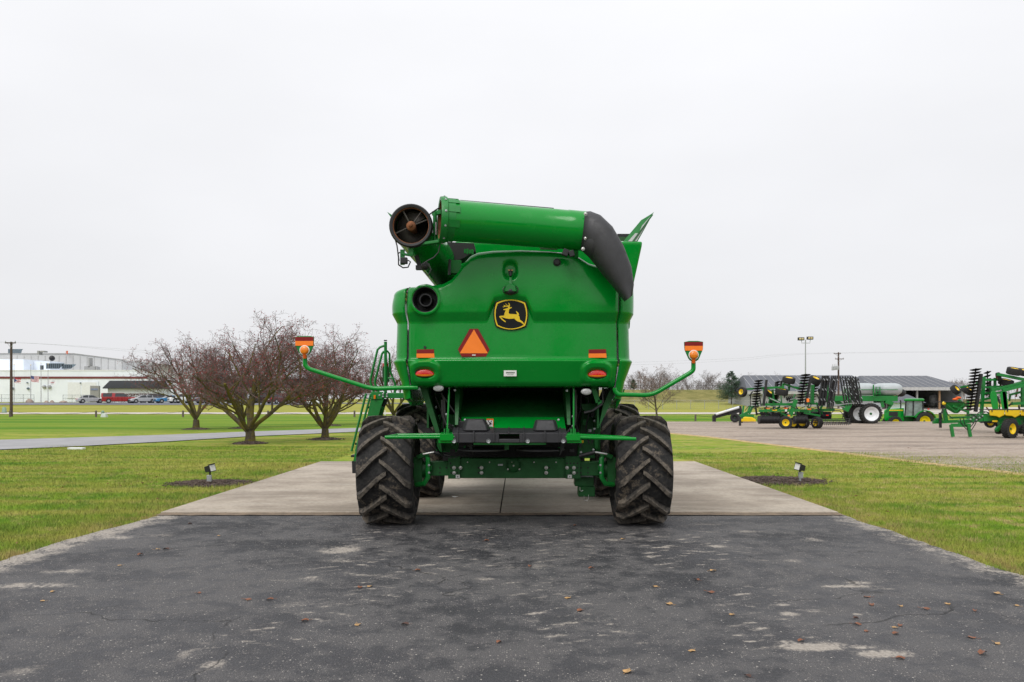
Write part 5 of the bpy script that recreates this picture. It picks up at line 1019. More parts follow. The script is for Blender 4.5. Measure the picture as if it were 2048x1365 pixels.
# ================================================================== factory, offices, flags
basic('wall_white', (.78, .83, .90), .6, world=True, scale=.2, var=.05, dirt=(.58, .62, .66), dirtamt=.3); basic('wall_grey', (.47, .47, .46), .7, world=True, scale=.15, var=.06, dirt=(.34, .34, .33), dirtamt=.4)
basic('stripe_red', (.16, .035, .035), .6, var=.1); basic('roof_dark', (.034, .037, .042), .85, var=.2, scale=.5, world=True); basic('steel_blue', (.12, .16, .19), .6, var=.15); basic('window_dark', (.05, .06, .065), .15); basic('brick_red', (.22, .085, .06), .9, var=.2)
basic('sign_grey', (.28, .28, .27), .7, var=.1); basic('sign_blue', (.18, .22, .32), .6)
FD = 190.0
def fx(x, d=FD): return (x-CX)*d/F
def fz(y, d=FD): return H-(y-CY)*d/F
zg = hz(-120, 190)
fac = thing('factory_building', 'large white factory with a dark red stripe and a grey hall on top', 'building', (fx(120), FD, zg))
g = M(); g.bb((fx(-260), FD, zg-.3), (fx(295), FD+34, fz(741))); g.build('front_hall', 'wall_white', fac)
g = M(); g.bb((fx(-260), FD+6, fz(742)), (fx(47, 196), FD+30, fz(719, 196))); g.build('upper_tier', 'wall_white', fac)
g = M(); g.bb((fx(47, 200), FD+10, fz(742)), (fx(100, 200), FD+30, fz(723, 200))); g.build('penthouse', 'wall_white', fac)
g = M(); D3 = 206; g.prism([P(x, y, D3) for x, y in ((-250, 708), (147, 708), (245, 720.5), (245, 748), (-250, 748))], (0, 30, 0)); g.build('rear_hall', 'wall_grey', fac)
g = M(); g.prism([P(x, y, D3-.15) for x, y in ((-250, 706.8), (147, 706.8), (245.5, 719.3), (245.5, 721.2), (147, 708.7), (-250, 708.7))], (0, .5, 0)); g.build('roof_trim', 'sign_grey', fac)
for x in range(20, 245, 14):
    g = M(); g.bb((fx(x, D3), D3-.06, fz(741, D3)), (fx(x+.6, D3), D3+.02, fz(712+max(0, (x-150)*.1), D3))); g.build('wall_seam', 'sign_grey', fac)
g = M(); g.bb((fx(-260), FD-.12, fz(757.8)), (fx(295), FD+.1, fz(753.6))); g.build('red_stripe', 'stripe_red', fac)
g = M(); g.bb((fx(-260), FD-.08, fz(742.2)), (fx(295.5), FD+.1, fz(740.4))); g.build('parapet_cap', 'white_paint', fac)
for x0, x1, y0, y1, nm, mt in ((134, 197, 763, 797, 'loading_door', 'wall_white'), (136, 162, 765, 797, 'door_leaf', 'white_paint'), (164, 193, 765, 797, 'door_leaf', 'white_paint'), (51, 58, 729, 738, 'louvre', 'window_dark')):
    dd = {'loading_door': .12, 'door_leaf': .18, 'louvre': -5.8}[nm]; g = M(); g.bb((fx(x0), FD-dd, fz(y1)), (fx(x1), FD-dd+.08, fz(y0))); g.build(nm, mt, fac)
for x, y, r_ in ((89, 774, .45), (99.5, 774, .45), (57, 777.5, .28), (27, 777.5, .28), (55.5, 766, .15), (162, 766.5, .15)):
    g = M(); g.lathe([(r_, 0), (r_, -.25), (r_*.7, -.5), (0, -.6)], (fx(x), FD, fz(y)), (0, 1, 0), 14); g.build('wall_vent', 'steel_blue' if r_ < .4 else 'galv', fac)
for x0, x1, y0, y1 in ((92, 129, 727, 738), (123, 152, 729, 738)):
    g = M(); g.loft([[P(a, y, 194+k*.0), P(b_, y, 194), P(b_, y, 197), P(a, y, 197)] for k, (y, a, b_) in enumerate(((y1, x0, x1-11), (y0+3, x0, x1-2), (y0, x0, x1)))]); hp = g.build('roof_hopper', 'steel_blue', fac)
    for x in range(int(x0)+3, int(x1)-8, 4): g = M(); g.bb((fx(x, 194), 193.85, fz(y1-.5, 194)), (fx(x+.9, 194), 194.05, fz(y0+1, 194))); g.build('hopper_rib', 'roof_dark', hp)
g = M(); g.loft([[P(a, y, 212), P(b_, y, 212), P(b_, y, 216), P(a, y, 216)] for y, a, b_ in ((709, 16, 42), (701, 16, 44), (698.5, 16, 46.5))]); g.build('roof_cooler', 'steel_blue', fac)
for x0, x1, y0, y1 in ((168, 190, 733, 739.5), (191, 194, 734, 739.5), (74, 78, 702, 708), (80, 88, 702, 703), (176.5, 179, 716, 733)): g = M(); g.bb((fx(x0, 195), 195, fz(y1+2, 195)), (fx(x1, 195), 196.5, fz(y0, 195))); g.build('roof_unit', 'sign_grey', fac)
M().ball(P(104, 717, 200), .7, 10, 6).build('roof_fan', 'black_steel', fac)
g = M(); g.prism([P(131.5, 703, 205), P(134.5, 702, 205), P(133.5, 708.5, 205), P(132, 708.5, 205)], (0, .4, 0)); g.build('wind_sock', 'orange_print', fac)
M().cyl(P(133, 716, 205), P(132.6, 702, 205), .06, n=6).build('sock_pole', 'galv', fac)
sg = thing('sign_block', 'grey stone company sign standing before the factory door', 'sign', (fx(188, 170), 170, hz(-90, 170)))
g = M(); g.bb((fx(180, 170), 170, hz(-90, 170)-.1), (fx(197.5, 170), 170.6, fz(772, 170))); g.build('sign_slab', 'sign_grey', sg)
g = M(); g.bb((fx(182, 170), 169.94, fz(781, 170)), (fx(195.5, 170), 170.0, fz(777.5, 170))); g.build('lettering_band', 'sign_blue', sg)
def office(px0, px1, yroof, yeave, d, label, windows=(), brick=False):
    z0 = hz(fx(px0, d), d); t_ = thing('office_building', label, 'building', (fx((px0+px1)/2, d), d, z0)); w = 3.0*d/F
    g = M(); g.bb((fx(px0+3, d), d+.5, z0-.2), (fx(px1-3, d), d+10, fz(yeave-1, d))); g.build('wall', 'wall_white', t_)
    g = M(); a, b_ = fx(px0-3, d), fx(px1+3, d); g.loft([[Vector((x, y, z)) for x, y in ((a+o_, d-.4+o_), (b_-o_, d-.4+o_), (b_-o_, d+10.8-o_), (a+o_, d+10.8-o_))] for z, o_ in ((fz(yeave+.6, d), 0), (fz(yeave-1, d), .0), (fz(yroof+1, d), .95), (fz(yroof, d), 1.0))]); g.build('mansard_roof', 'roof_dark', t_)
    for x, wd in windows:
        g = M(); g.bb((fx(x, d), d+.42, fz(790, d)), (fx(x+wd, d), d+.55, fz(779.5, d))); wn = g.build('window', 'white_paint', t_); g = M(); g.bb((fx(x+.8, d), d+.39, fz(789, d)), (fx(x+wd-.8, d), d+.5, fz(780.5, d))); g.build('pane', 'window_dark', wn)
    return t_
office(210, 313, 761.5, 777, 172, 'white office with a dark mansard roof behind the red pickup')
office(418, 640, 757, 776, 176, 'long white office with a dark mansard roof behind the crabapples', [(450, 7), (478, 9), (500, 9), (525, 9), (553, 9), (590, 9)])
zz = hz(fx(360, 178), 178); bl = thing('annex_building', 'plain white annex between the two dark roofed offices', 'building', (fx(365, 178), 178, zz)); g = M(); g.bb((fx(300, 178), 178, zz-.2), (fx(425, 178), 188, fz(757, 178))); g.build('wall', 'wall_white', bl); g = M(); g.bb((fx(299, 178), 177.9, fz(757.5, 178)), (fx(426, 178), 188.1, fz(755.8, 178))); g.build('roof_cap', 'sign_grey', bl)
basic('hedge_red', (.085, .035, .030), .9, var=.4, scale=1.5)
def hedge(px0, px1, ytop, d, label, seed):
    r_ = random.Random(seed); x0, x1 = fx(px0, d), fx(px1, d); z0 = hz(x0, d); zt = fz(ytop, d); g = M(); nleaf = int((x1-x0)*260)
    for _ in range(nleaf):
        c0 = Vector((r_.uniform(x0, x1), d+r_.uniform(-.7, .7), 0)); edge = 1-abs(c0.y-d)**4*1.2; c0.z = z0+(zt-z0)*min(1, (1-r_.random()**2.2*1.0)*edge)+r_.uniform(-.06, .08)*1; dd = rv(r_).normalized()*.11; s_ = dd.orthogonal().normalized()*.05; g.add([c0-dd, c0+s_, c0+dd, c0-s_], [(0, 1, 2, 3)])
    return tag(g.build('hedge', 'hedge_red', org=((x0+x1)/2, d, z0), smooth=False), label, 'hedge')
hedge(212, 301, 788, 166, 'clipped reddish brown hedge behind the red pickup', 1); hedge(384, 410, 788, 166, 'reddish brown hedge behind the pale hatchback', 2); hedge(470, 505, 788, 170, 'reddish brown hedge behind the grey sedans', 4); hedge(508, 612, 788, 168, 'long reddish brown hedge behind the black pickup', 3)
# flagpoles
for m_, c_ in (('flag_red', (.45, .04, .05)), ('flag_white', (.72, .72, .72)), ('flag_blue', (.06, .07, .18))): basic(m_, c_, .8, var=.06)
def flag(px, d, ytop, yf0, yf1, w, kind, label):
    x = fx(px, d); z0 = hz(x, d); t_ = thing('flagpole', label, 'flagpole', (x, d, z0), group='flagpoles before the factory'); M().tube([(x, d, z0-.1), (x, d, fz(ytop, d))], [.07, .035], 8).build('pole', 'galv', t_); M().ball((x, d, fz(ytop, d)+.05), .08).build('finial', 'yellow_paint', t_)
    if not kind: return
    za, zb = fz(yf0, d), fz(yf1, d); nx_, nz_ = 12, 13; g = M(); vs = []
    for j in range(nz_+1):
        for i in range(nx_+1):
            u = i/nx_; vs.append((x+.05+w*u, d+.14*math.sin(u*9+j*.15)*u, za+(zb-za)*j/nz_-.35*u*u-.10*math.sin(u*5)))
    fs = []; 
    for j in range(nz_):
        for i in range(nx_):
            if kind == 'us': mi = 2 if (i < 5 and j < 7) else (0 if j % 2 == 0 else 1)
            elif kind == 'state': mi = 2 if i < 5 and abs(j-6) < 6-i*1.0 else (0 if (j//3) % 2 == 0 else 1)
            else: mi = 0 if (4 <= i <= 8 and j in (6, 7)) else 1
            fs.append((j*(nx_+1)+i, j*(nx_+1)+i+1, (j+1)*(nx_+1)+i+1, (j+1)*(nx_+1)+i)); g.mi.append(mi)
    mi = g.mi; g.mi = []; g.add(vs, fs); g.mi = mi; g.build('flag', ['flag_red', 'flag_white', 'flag_blue'], t_)
flag(28, 150, 730, 756, 765, 1.25, 'state', 'flagpole with a small red, white and blue state flag'); flag(61.5, 150, 731, 751.5, 763, 1.5, 'us', 'flagpole with a striped national flag with dark blue canton'); flag(82, 152, 727, 0, 0, 0, None, 'bare flagpole between the striped flag and the white flag'); flag(96, 150, 729, 760, 768, 1.4, 'white', 'flagpole with a white flag with a red mark')
basic('boulder', (.34, .27, .22), .9, var=.25, scale=2, bump=.5, bscale=6, bdist=.05)
for px, w, h_, sd_, lb in ((59, 1.5, .75, 1, 'large pale boulder at the foot of the striped flag pole'), (93, .9, .45, 2, 'flat pale boulder below the white flag'), (104, .85, .5, 3, 'reddish boulder right of the white flag pole'), (127, 1.5, .45, 4, 'long low brown boulder in front of the factory door')):
    d = 150; x = fx(px, d); z0 = hz(x, d); r_ = random.Random(sd_); g = M(); g.ball((x, d, z0+.1*h_), 1, 12, 8, (w*.5, w*.4, h_)); g.v = [(v[0]+.12*w*mnoise.noise(Vector(v)*2.3), v[1]+.12*w*mnoise.noise(Vector(v)*2.1+V(9, 0, 0)), v[2]+.2*h_*mnoise.noise(Vector(v)*2+V(0, 9, 0))) for v in g.v]; tag(g.build('boulder', 'boulder', org=(x, d, z0)), lb, 'boulder')
def yard_fence(px0, px1, d, label):
    x0, x1 = fx(px0, d), fx(px1, d); z0 = hz(x0, d); t_ = thing('yard_fence', label, 'fence', ((x0+x1)/2, d, z0)); n = max(2, int((x1-x0)/1.9))
    for k in range(n+1): x = x0+(x1-x0)*k/n; M().cyl((x, d, z0-.1), (x, d, z0+1.7), .04, n=6).build('fence_post', 'steel_blue', t_)
    for z in (1.65, .9, .12): M().tube([(x0, d, z0+z), (x1, d, z0+z)], .025, 5).build('rail', 'steel_blue', t_)
    g = M()
    for x in np.arange(x0, x1, .28): g.bar((x, d+.02, z0+.1), (x, d+.02, z0+1.65), .012, .012)
    q = g.build('pickets', 'steel_blue', t_, smooth=False); q['kind'] = 'stuff'
yard_fence(-40, 68, 165, 'low blue grey metal fence behind the utility pole'); yard_fence(126, 180, 176, 'blue grey metal fence in front of the factory door')

# ================================================================== parked cars
basic('car_glass', (.025, .03, .035), .08, coat=.3); basic('car_tyre', (.018, .018, .018), .8); basic('car_rim', (.38, .39, .40), .35, metal=.6); basic('car_trim', (.02, .02, .022), .5); basic('head_lens', (.6, .62, .62), .2); basic('plate_white', (.6, .6, .6), .5)
for nm, c_ in (('car_silver', (.42, .43, .45)), ('car_red', (.30, .012, .016)), ('car_blue', (.03, .20, .42)), ('car_white', (.74, .75, .74)), ('car_black', (.014, .015, .018)), ('car_grey', (.11, .12, .14)), ('car_maroon', (.10, .012, .022)), ('car_pale', (.40, .45, .44)), ('car_scarlet', (.42, .012, .025))): basic(nm, c_, .28, coat=.5, var=.04)
KIND = {'sedan': (4.7, 1.82, [(-2.35, .42), (-2.3, .85), (-1.55, .98), (1.05, .96), (2.1, .78), (2.35, .60), (2.35, .40)], [(-1.75, .96), (-1.05, 1.40), (.25, 1.45), (1.15, .95)]),
        'coupe': (4.8, 1.9, [(-2.4, .42), (-2.35, .95), (-1.5, 1.0), (.9, .95), (2.25, .85), (2.4, .65), (2.4, .40)], [(-1.8, .98), (-.9, 1.38), (-.1, 1.42), (.95, .95)]),
        'suv': (4.75, 1.9, [(-2.35, .48), (-2.35, 1.05), (-1.8, 1.10), (1.0, 1.10), (2.15, 1.0), (2.35, .80), (2.35, .45)], [(-2.3, 1.08), (-2.05, 1.66), (.25, 1.72), (1.2, 1.08)]),
        'pickup': (5.7, 2.0, [(-2.85, .55), (-2.85, 1.15), (1.3, 1.15), (2.65, 1.08), (2.85, .85), (2.85, .5)], [(-.55, 1.13), (-.35, 1.80), (.7, 1.83), (1.55, 1.13)]),
        'capped': (5.7, 2.0, [(-2.85, .55), (-2.85, 1.15), (1.3, 1.15), (2.65, 1.08), (2.85, .85), (2.85, .5)], [(-2.8, 1.13), (-2.65, 1.82), (.7, 1.83), (1.55, 1.13)])}
def car(px, d, kind, paint, rot, label):
    Ln, W, body, cab = KIND[kind]; p_ = P(px, 798, d); z0 = hz(p_.x, d)+.07; t_ = thing('parked_car' if kind not in ('pickup', 'capped') else 'pickup_truck', label, 'car' if kind not in ('pickup', 'capped') else 'pickup truck', (0, 0, 0), group='vehicles in the parking lot')
    g = M(); secs = []
    for u, ins in ((-1, .0), (-.86, -.0), (.86, 0), (1, 0)):
        k = .10 if abs(u) == 1 else 0; secs.append([Vector((x*(1-k*.25), u*W/2, (z-.06*k*5*(z > .8)) if True else z)) for x, z in body]+[Vector((body[-1][0]*.98, u*W/2, .30)), Vector((body[0][0]*.98, u*W/2, .30))])
    g.loft(secs); bd = g.build('body', paint, t_, bevel=.05)
    g = M(); secs = []
    for u in (-1, 1): secs.append([Vector((x, u*(W/2-.06-.32*max(0, (z-1.0))), z)) for x, z in cab])
    g.loft(secs); g.build('windows', 'car_glass', t_, bevel=.03)
    g = M(); a, b_ = cab[1], cab[2]; hw = W/2-.06-.32*max(0, (a[1]-1.0)); g.loft([[Vector((a[0]-.12, u*hw*.99, a[1]-.03)), Vector((a[0], u*hw, a[1]+.02)), Vector((b_[0], u*hw, b_[1]+.02)), Vector((b_[0]+.2, u*hw*.99, b_[1]-.08))] for u in (-1, 1)]); g.build('roof', paint, t_, bevel=.03)
    for x in [cab[0][0]*.5+cab[1][0]*.5, (a[0]+b_[0])/2]+([] if kind != 'capped' else [-.75]):
        for u in (-1, 1): g = M(); y0 = u*(W/2-.055); y1 = u*(hw+.015); g.bar((x-.08, y0, cab[0][1]), (x, y1, a[1]), .10 if kind != 'capped' else .28, .03, (0, 1, 0)); g.build('pillar', paint, t_)
    rw = .34 if kind in ('sedan', 'coupe') else .39
    for x in (-Ln*.30, Ln*.31):
        for u in (-1, 1):
            M().lathe([(rw*.6, -.11), (rw*.95, -.11), (rw, -.07), (rw, .07), (rw*.95, .11), (rw*.6, .11)], (x, u*(W/2-.09), rw), (0, 1, 0), 18).build('wheel', 'car_tyre', t_); M().lathe([(0, -.105), (rw*.58, -.10), (rw*.62, -.06), (rw*.62, .06), (rw*.58, .10), (0, .105)], (x, u*(W/2-.085), rw), (0, 1, 0), 14).build('rim', 'car_rim', t_)
            M().lathe([(rw+.05, -.03), (rw+.05, .03), (0, .03)], (x, u*(W/2-.02), rw+.02), (0, u, 0), 18).build('wheel_arch', 'car_trim', t_)
    zf = body[-2][1]
    for u in (-1, 1):
        M().box((Ln/2-.1, u*(W/2-.32), zf+.02), (.22, .42, .14)).build('headlight', 'head_lens', t_, bevel=.03); M().box((-Ln/2+.05, u*(W/2-.24), body[1][1]-.12), (.14, .36, .16)).build('taillight', 'red_lens', t_, bevel=.02)
    M().box((Ln/2-.01, 0, zf-.08), (.06, W*.5, .18)).build('grille', 'car_trim', t_); M().box((-Ln/2-.005, 0, .75), (.03, .34, .16)).build('number_plate', 'plate_white', t_)
    M().box((0, 0, .33), (Ln*.96, W*.97, .14)).build('sill', 'car_trim', t_)
    if kind == 'pickup': M().box((-1.75, 0, 1.14), (2.1, W-.24, .06)).build('bed', 'car_trim', t_)
    place(t_, (p_.x, d, z0), R(rot)); return t_
car(181, 147, 'sedan', 'car_silver', 38, 'silver sedan parked alone nearest the factory door'); car(238, 146, 'capped', 'car_red', 28, 'red pickup truck with a red cap over its bed'); car(286, 147, 'sedan', 'car_silver', 222, 'silver sedan facing the road beside the red pickup'); car(302, 153, 'suv', 'car_grey', 222, 'grey car tucked behind the silver sedan facing the road')
car(337, 147, 'coupe', 'car_blue', 222, 'bright blue coupe facing the road'); car(363, 147, 'suv', 'car_white', 222, 'white crossover facing the road beside the blue coupe'); car(393, 147, 'sedan', 'car_pale', 222, 'pale grey green hatchback behind the forked crabapple trunk'); car(417, 146, 'suv', 'car_grey', 222, 'dark grey crossover with a broad black grille'); car(446, 146, 'sedan', 'car_black', 222, 'dark sedan beside the dark grey crossover'); car(476, 147, 'sedan', 'car_silver', 222, 'silver car hidden behind the largest crabapple trunk'); car(504, 148, 'suv', 'car_silver', 222, 'silver crossover half hidden by crabapple stems')
car(531, 149, 'pickup', 'car_black', 60, 'black pickup truck with its tailgate towards the road'); car(557, 144, 'suv', 'car_maroon', 62, 'maroon crossover with its tail towards the road'); car(586, 149, 'sedan', 'car_scarlet', 225, 'bright red sedan at the end of the row')

# ================================================================== sheds on the right
basic('shed_roof', (.125, .132, .15), .55, world=True, scale=.2, var=.06, spec=.1); basic('shed_wall', (.36, .37, .39), .6, world=True, scale=.2, var=.06); basic('shed_shade_wall', (.045, .05, .055), .8); basic('shed_trim', (.42, .42, .42), .6); basic('post_wood', (.28, .17, .09), .9)
def barn(px0, px1, ridge, eave, d, depth, hip, label, open_=True):
    x0, x1 = fx(px0, d), fx(px1, d); z0 = hz((x0+x1)/2, d); t_ = thing('open_shed' if open_ else 'grey_shed', label, 'shed', ((x0+x1)/2, d, z0)); ze = fz(eave, d); zr = fz(ridge, d+depth/2)
    g = M(); o_ = .6
    g.add([(x0-o_, d-o_, ze), (x1+o_, d-o_, ze), (x1+o_, d+depth+o_, ze), (x0-o_, d+depth+o_, ze), (x0+hip, d+depth/2, zr), (x1-hip, d+depth/2, zr)], [(0, 1, 5, 4), (2, 3, 4, 5), (0, 4, 3), (1, 2, 5), (0, 3, 2, 1)]); g.build('roof', 'shed_roof', t_, smooth=False)
    for k in range(int((x1-x0)/1.2)):
        x = x0+.6+k*1.2; q = .02; xr = min(max(x, x0+hip), x1-hip); f_ = 1 if x0+hip <= x <= x1-hip else (x-x0+o_)/(hip+o_) if x < x0+hip else (x1+o_-x)/(hip+o_)
        M().bar((x, d-o_, ze+.03), (x, d-o_+(depth/2+o_)*f_, ze+(zr-ze)*f_+.03), .05, .04).build('roof_seam', 'shed_trim', t_)
    M().bb((x0-o_, d-o_-.06, ze-.5), (x1+o_, d-o_, ze)).build('fascia', 'shed_trim', t_)
    M().bb((x0, d+depth-.2, z0-.2), (x1, d+depth, ze)).build('back_wall', 'shed_shade_wall' if open_ else 'shed_wall', t_)  # open shed: interior shade put into a darker back wall colour
    for x in (x0, x1-.15): M().bb((x, d, z0-.2), (x+.15, d+depth, ze)).build('end_wall', 'shed_wall', t_)
    if open_:
        for k in range(5): x = x0+(x1-x0)*k/4; M().bb((x-.12, d-.05, z0-.2), (x+.12, d+.2, ze)).build('post', 'post_wood' if k % 2 else 'sign_grey', t_)
    else:
        M().bb((x0, d, z0-.2), (x1, d+.15, ze)).build('front_wall', 'shed_wall', t_)
    return t_
barn(1745, 1924, 752, 775, 127, 16, 1.4, 'open fronted pole shed with a grey metal roof behind the tractor'); barn(1500, 1748, 751, 783, 135, 14, .8, 'long closed grey metal shed behind the disc harrow', False)
g = M(); p_ = P(1866, 800, 134); M_ = thing('grain_wagon', 'dim round hopper stored inside the open shed', 'hopper', (p_.x, 134, hz(p_.x, 134))); g.loft([[p_+V(r_*math.cos(a), r_*math.sin(a), z) for a in np.linspace(0, 6.283, 13)[:-1]] for r_, z in ((.25, -1.1), (.7, -.3), (.7, .5), (.5, .8))]); g.build('hopper', 'galv', M_)
for a in (.6, 2.2, 3.8, 5.4): M().bar(p_+V(.65*math.cos(a), .65*math.sin(a), .0), V(p_.x+.75*math.cos(a), 134+.75*math.sin(a), hz(p_.x, 134)-.1), .07, .07).build('leg', 'galv', M_)
d = 86; x0, x1 = fx(1797, d), fx(1853, d); z0 = hz(x0, d); sh = thing('small_shed', 'small low shed with a grey hipped roof behind the tractor cab', 'shed', ((x0+x1)/2, d, z0)); ze, zr = fz(806, d), fz(789, d)
M().bb((x0+.3, d+.3, z0-.2), (x1-.3, d+2.6, ze)).build('wall', 'wall_white', sh); M().loft([[Vector((x, y, z)) for x, y in ((x0+o_*1.1, d+o_), (x1-o_*1.1, d+o_), (x1-o_*1.1, d+3-o_), (x0+o_*1.1, d+3-o_))] for z, o_ in ((ze, 0), (zr, 1.3))]).build('roof', 'shed_roof', sh, smooth=False)

# ================================================================== implements in the gravel yard
def wheel_at(parent, c, r_, w, axis_, rim='yellow_paint', rimr=.55, lugs=0, name='wheel'):
    ax_ = Vector(axis_).normalized(); c = Vector(c)
    g = M(); g.lathe([(rimr*r_*.98, -w*.42), (rimr*r_*.75, -w*.30), (rimr*r_*.55, -w*.12), (.0, -w*.10)], c, ax_, 24); g.lathe([(rimr*r_*.98, w*.42), (rimr*r_*.75, w*.30), (rimr*r_*.55, w*.12), (.0, w*.10)], c, ax_, 24); wl = g.build(name, rim, parent); wl['kind'] = 'part'
    del wl['kind']
    g = M(); g.lathe([(rimr*r_, -w*.42), (r_*.85, -w*.5), (r_*.96, -w*.44), (r_, -w*.3), (r_, w*.3), (r_*.96, w*.44), (r_*.85, w*.5), (rimr*r_, w*.42)], c, ax_, 30)
    if lugs:
        a = ax_.orthogonal().normalized(); b_ = ax_.cross(a)
        for k in range(lugs):
            for s_ in (-1, 1):
                q = 2*math.pi*(k+.25*s_)/lugs; q2 = q+.22; e, e2 = a*math.cos(q)+b_*math.sin(q), a*math.cos(q2)+b_*math.sin(q2); g.bar(c+e*r_*1.0+ax_*s_*.02, c+e2*r_*1.0+ax_*s_*w*.48, r_*.07, r_*.09, e)
    g.build('tyre', 'car_tyre', wl); M().lathe([(0, -.03), (r_*.12, -.02), (r_*.12, .02), (0, .03)], c-ax_*w*.12, ax_, 8).build('hub', 'dark_green', wl); return wl
def gang(parent, p0, p1, n, r_, tilt, mat='black_steel'):
    p0, p1 = Vector(p0), Vector(p1); ax_ = (p1-p0).normalized(); M().cyl(p0, p1, .04, n=8).build('gang_shaft', mat, parent)
    for k in range(n):
        c = p0.lerp(p1, (k+.5)/n); a = (ax_+Vector(tilt)).normalized(); g = M(); g.lathe([(.03, .07), (r_*.6, .035), (r_, -.02), (r_*.6, .025), (.03, .05)], c, a, 18); g.build('disc', mat, parent)
def bars(parent, name, mat, lst, d, w=.12, h_=.12):
    for q in lst:
        a, b_ = q[0], q[1]; da = q[2] if len(q) > 2 else 0; db = q[3] if len(q) > 3 else da; ww = q[4] if len(q) > 4 else w
        M().bar(P(a[0], a[1], d+da), P(b_[0], b_[1], d+db), ww, ww).build(name, mat, parent)
def hoses(parent, d, lst, r_=.025):
    for pts in lst: M().tube([P(a, b_, d) for a, b_ in pts], r_, 6).build('hose', 'rubber_hose', parent)
D1 = 53.0
hw_ = thing('disc_harrow', 'folded green disc harrow with black disc gangs and tine racks on the gravel', 'disc harrow', (P(1571, 798, D1).x, D1, .02))
bars(hw_, 'frame_beam', 'green_frame', [((1524, 809.5), (1590, 809), 0, 0, .17), ((1518, 822), (1600, 821), -.4, -.4, .16), ((1600, 822), (1668, 820), .2, .8, .18), ((1490, 779), (1520, 777), .3), ((1520, 777), (1568, 775), .3, .2, .15), ((1566, 768), (1600, 779), .2), ((1566, 768), (1566, 778), .2), ((1590, 809), (1592, 802), -.2), ((1592, 800), (1580, 832), -.4, -.4, .22), ((1545, 780), (1548, 810), .5), ((1537, 796), (1562, 806), .2), ((1625, 770), (1624, 808), .5, .5, .2), ((1613, 808), (1650, 808), .6), ((1590, 775), (1605, 778), .9), ((1505, 813), (1498, 828), -.3, -.3, .14), ((1480, 833), (1502, 822), -.2, -.3, .16), ((1484, 838), (1487, 812), -.2, -.2, .10), ((1530, 834), (1560, 814), .5), ((1640, 820), (1646, 808), .6), ((1654, 770), (1656, 815), 1.0), ((1600, 766), (1615, 769), .6), ((1562, 826), (1575, 833), -.3), ((1608, 826), (1640, 832), .2), ((1528, 775), (1528, 810), .9), ((1578, 768), (1578, 782), .6)], D1)
bars(hw_, 'black_bar', 'black_steel', [((1533, 760), (1527, 812), -.1, -.1, .14), ((1621, 758), (1611, 810), -.1, -.1, .14), ((1512, 828), (1600, 829), .4, .4, .1), ((1563, 762), (1562, 776), .6), ((1552, 766), (1552, 778), .6), ((1480, 836), (1480, 852), -.4, -.4, .13)], D1)
gang(hw_, P(1518, 760, D1-.2), P(1510, 816, D1-.2), 11, .30, (.18, -.16, 0)); gang(hw_, P(1612, 748, D1-.2), P(1600, 809, D1-.2), 11, .33, (.2, -.16, 0))
gang(hw_, P(1572, 799, D1+1.5), P(1590, 796, D1+1.5), 5, .25, (.2, -.5, .2)); gang(hw_, P(1550, 792, D1+1.4), P(1545, 812, D1+1.2), 5, .28, (.2, -.16, 0))
for x0, x1, y, d_ in ((1519, 1557, 840, -.5), (1590, 1612, 840, -.6), (1615, 1660, 832, .8)):
    a, b_ = P(x0, y, D1+d_), P(x1, y-.3, D1+d_); g = M(); g.cyl(a, b_, .22, n=14); g.build('roller', 'black_steel', hw_)
    for k in range(int((x1-x0)/2.4)):
        c = a.lerp(b_, k/max(1, int((x1-x0)/2.4)-1)); M().lathe([(.2, -.02), (.275, -.012), (.275, .012), (.2, .02)], c, (1, 0, 0), 16).build('roller_ring', 'black_steel', hw_)
    M().lathe([(0, -.05), (.1, -.05), (.12, -.02), (.27, -.02), (.27, .02)], a+V(-.05, 0, 0), (1, 0, 0), 16).build('roller_end', 'grey_plastic', hw_)
for x, y, r_, w, ax_, d_ in ((1571, 845.5, .43, .36, (.22, 1, 0), -.6), (1588, 847, .40, .34, (.5, .8, 0), .5), (1606, 846, .42, .36, (.6, .8, 0), -.1), (1634, 846, .40, .36, (.9, .4, 0), -.2), (1484.5, 784.5, .34, .30, (.8, .5, -.15), .2), (1577.5, 760.5, .42, .40, (.1, -.25, 1), .2), (1563.5, 784, .42, .42, (.1, -.2, 1), .1), (1537, 787, .36, .34, (.5, -.4, .7), .8), (1630, 761, .40, .44, (.3, -.4, .9), .8), (1644, 787, .36, .34, (.7, -.4, .3), 1.4)): wheel_at(hw_, P(x, y, D1+d_), r_, w, ax_)
gang(hw_, P(1524, 832, D1+.9), P(1570, 832, D1+1.0), 10, .27, (0, .3, .15)); gang(hw_, P(1596, 832, D1+1.0), P(1650, 831, D1+1.2), 11, .27, (0, .3, .15)); gang(hw_, P(1630, 770, D1+1.3), P(1622, 808, D1+1.3), 7, .28, (.2, -.16, 0)); gang(hw_, P(1556, 762, D1+1.6), P(1553, 800, D1+1.6), 7, .22, (.2, -.16, 0))
for k in range(16):
    x = 1500+k*9.5+(k*37 % 5); M().bar(P(x, 812+(k*13 % 9), D1+.4), P(x+(k*7 % 11)-5, 826+(k*5 % 8), D1+.2+.1*(k % 4)), .09, .09).build('link_arm', 'black_steel' if k % 3 else 'green_frame', hw_)
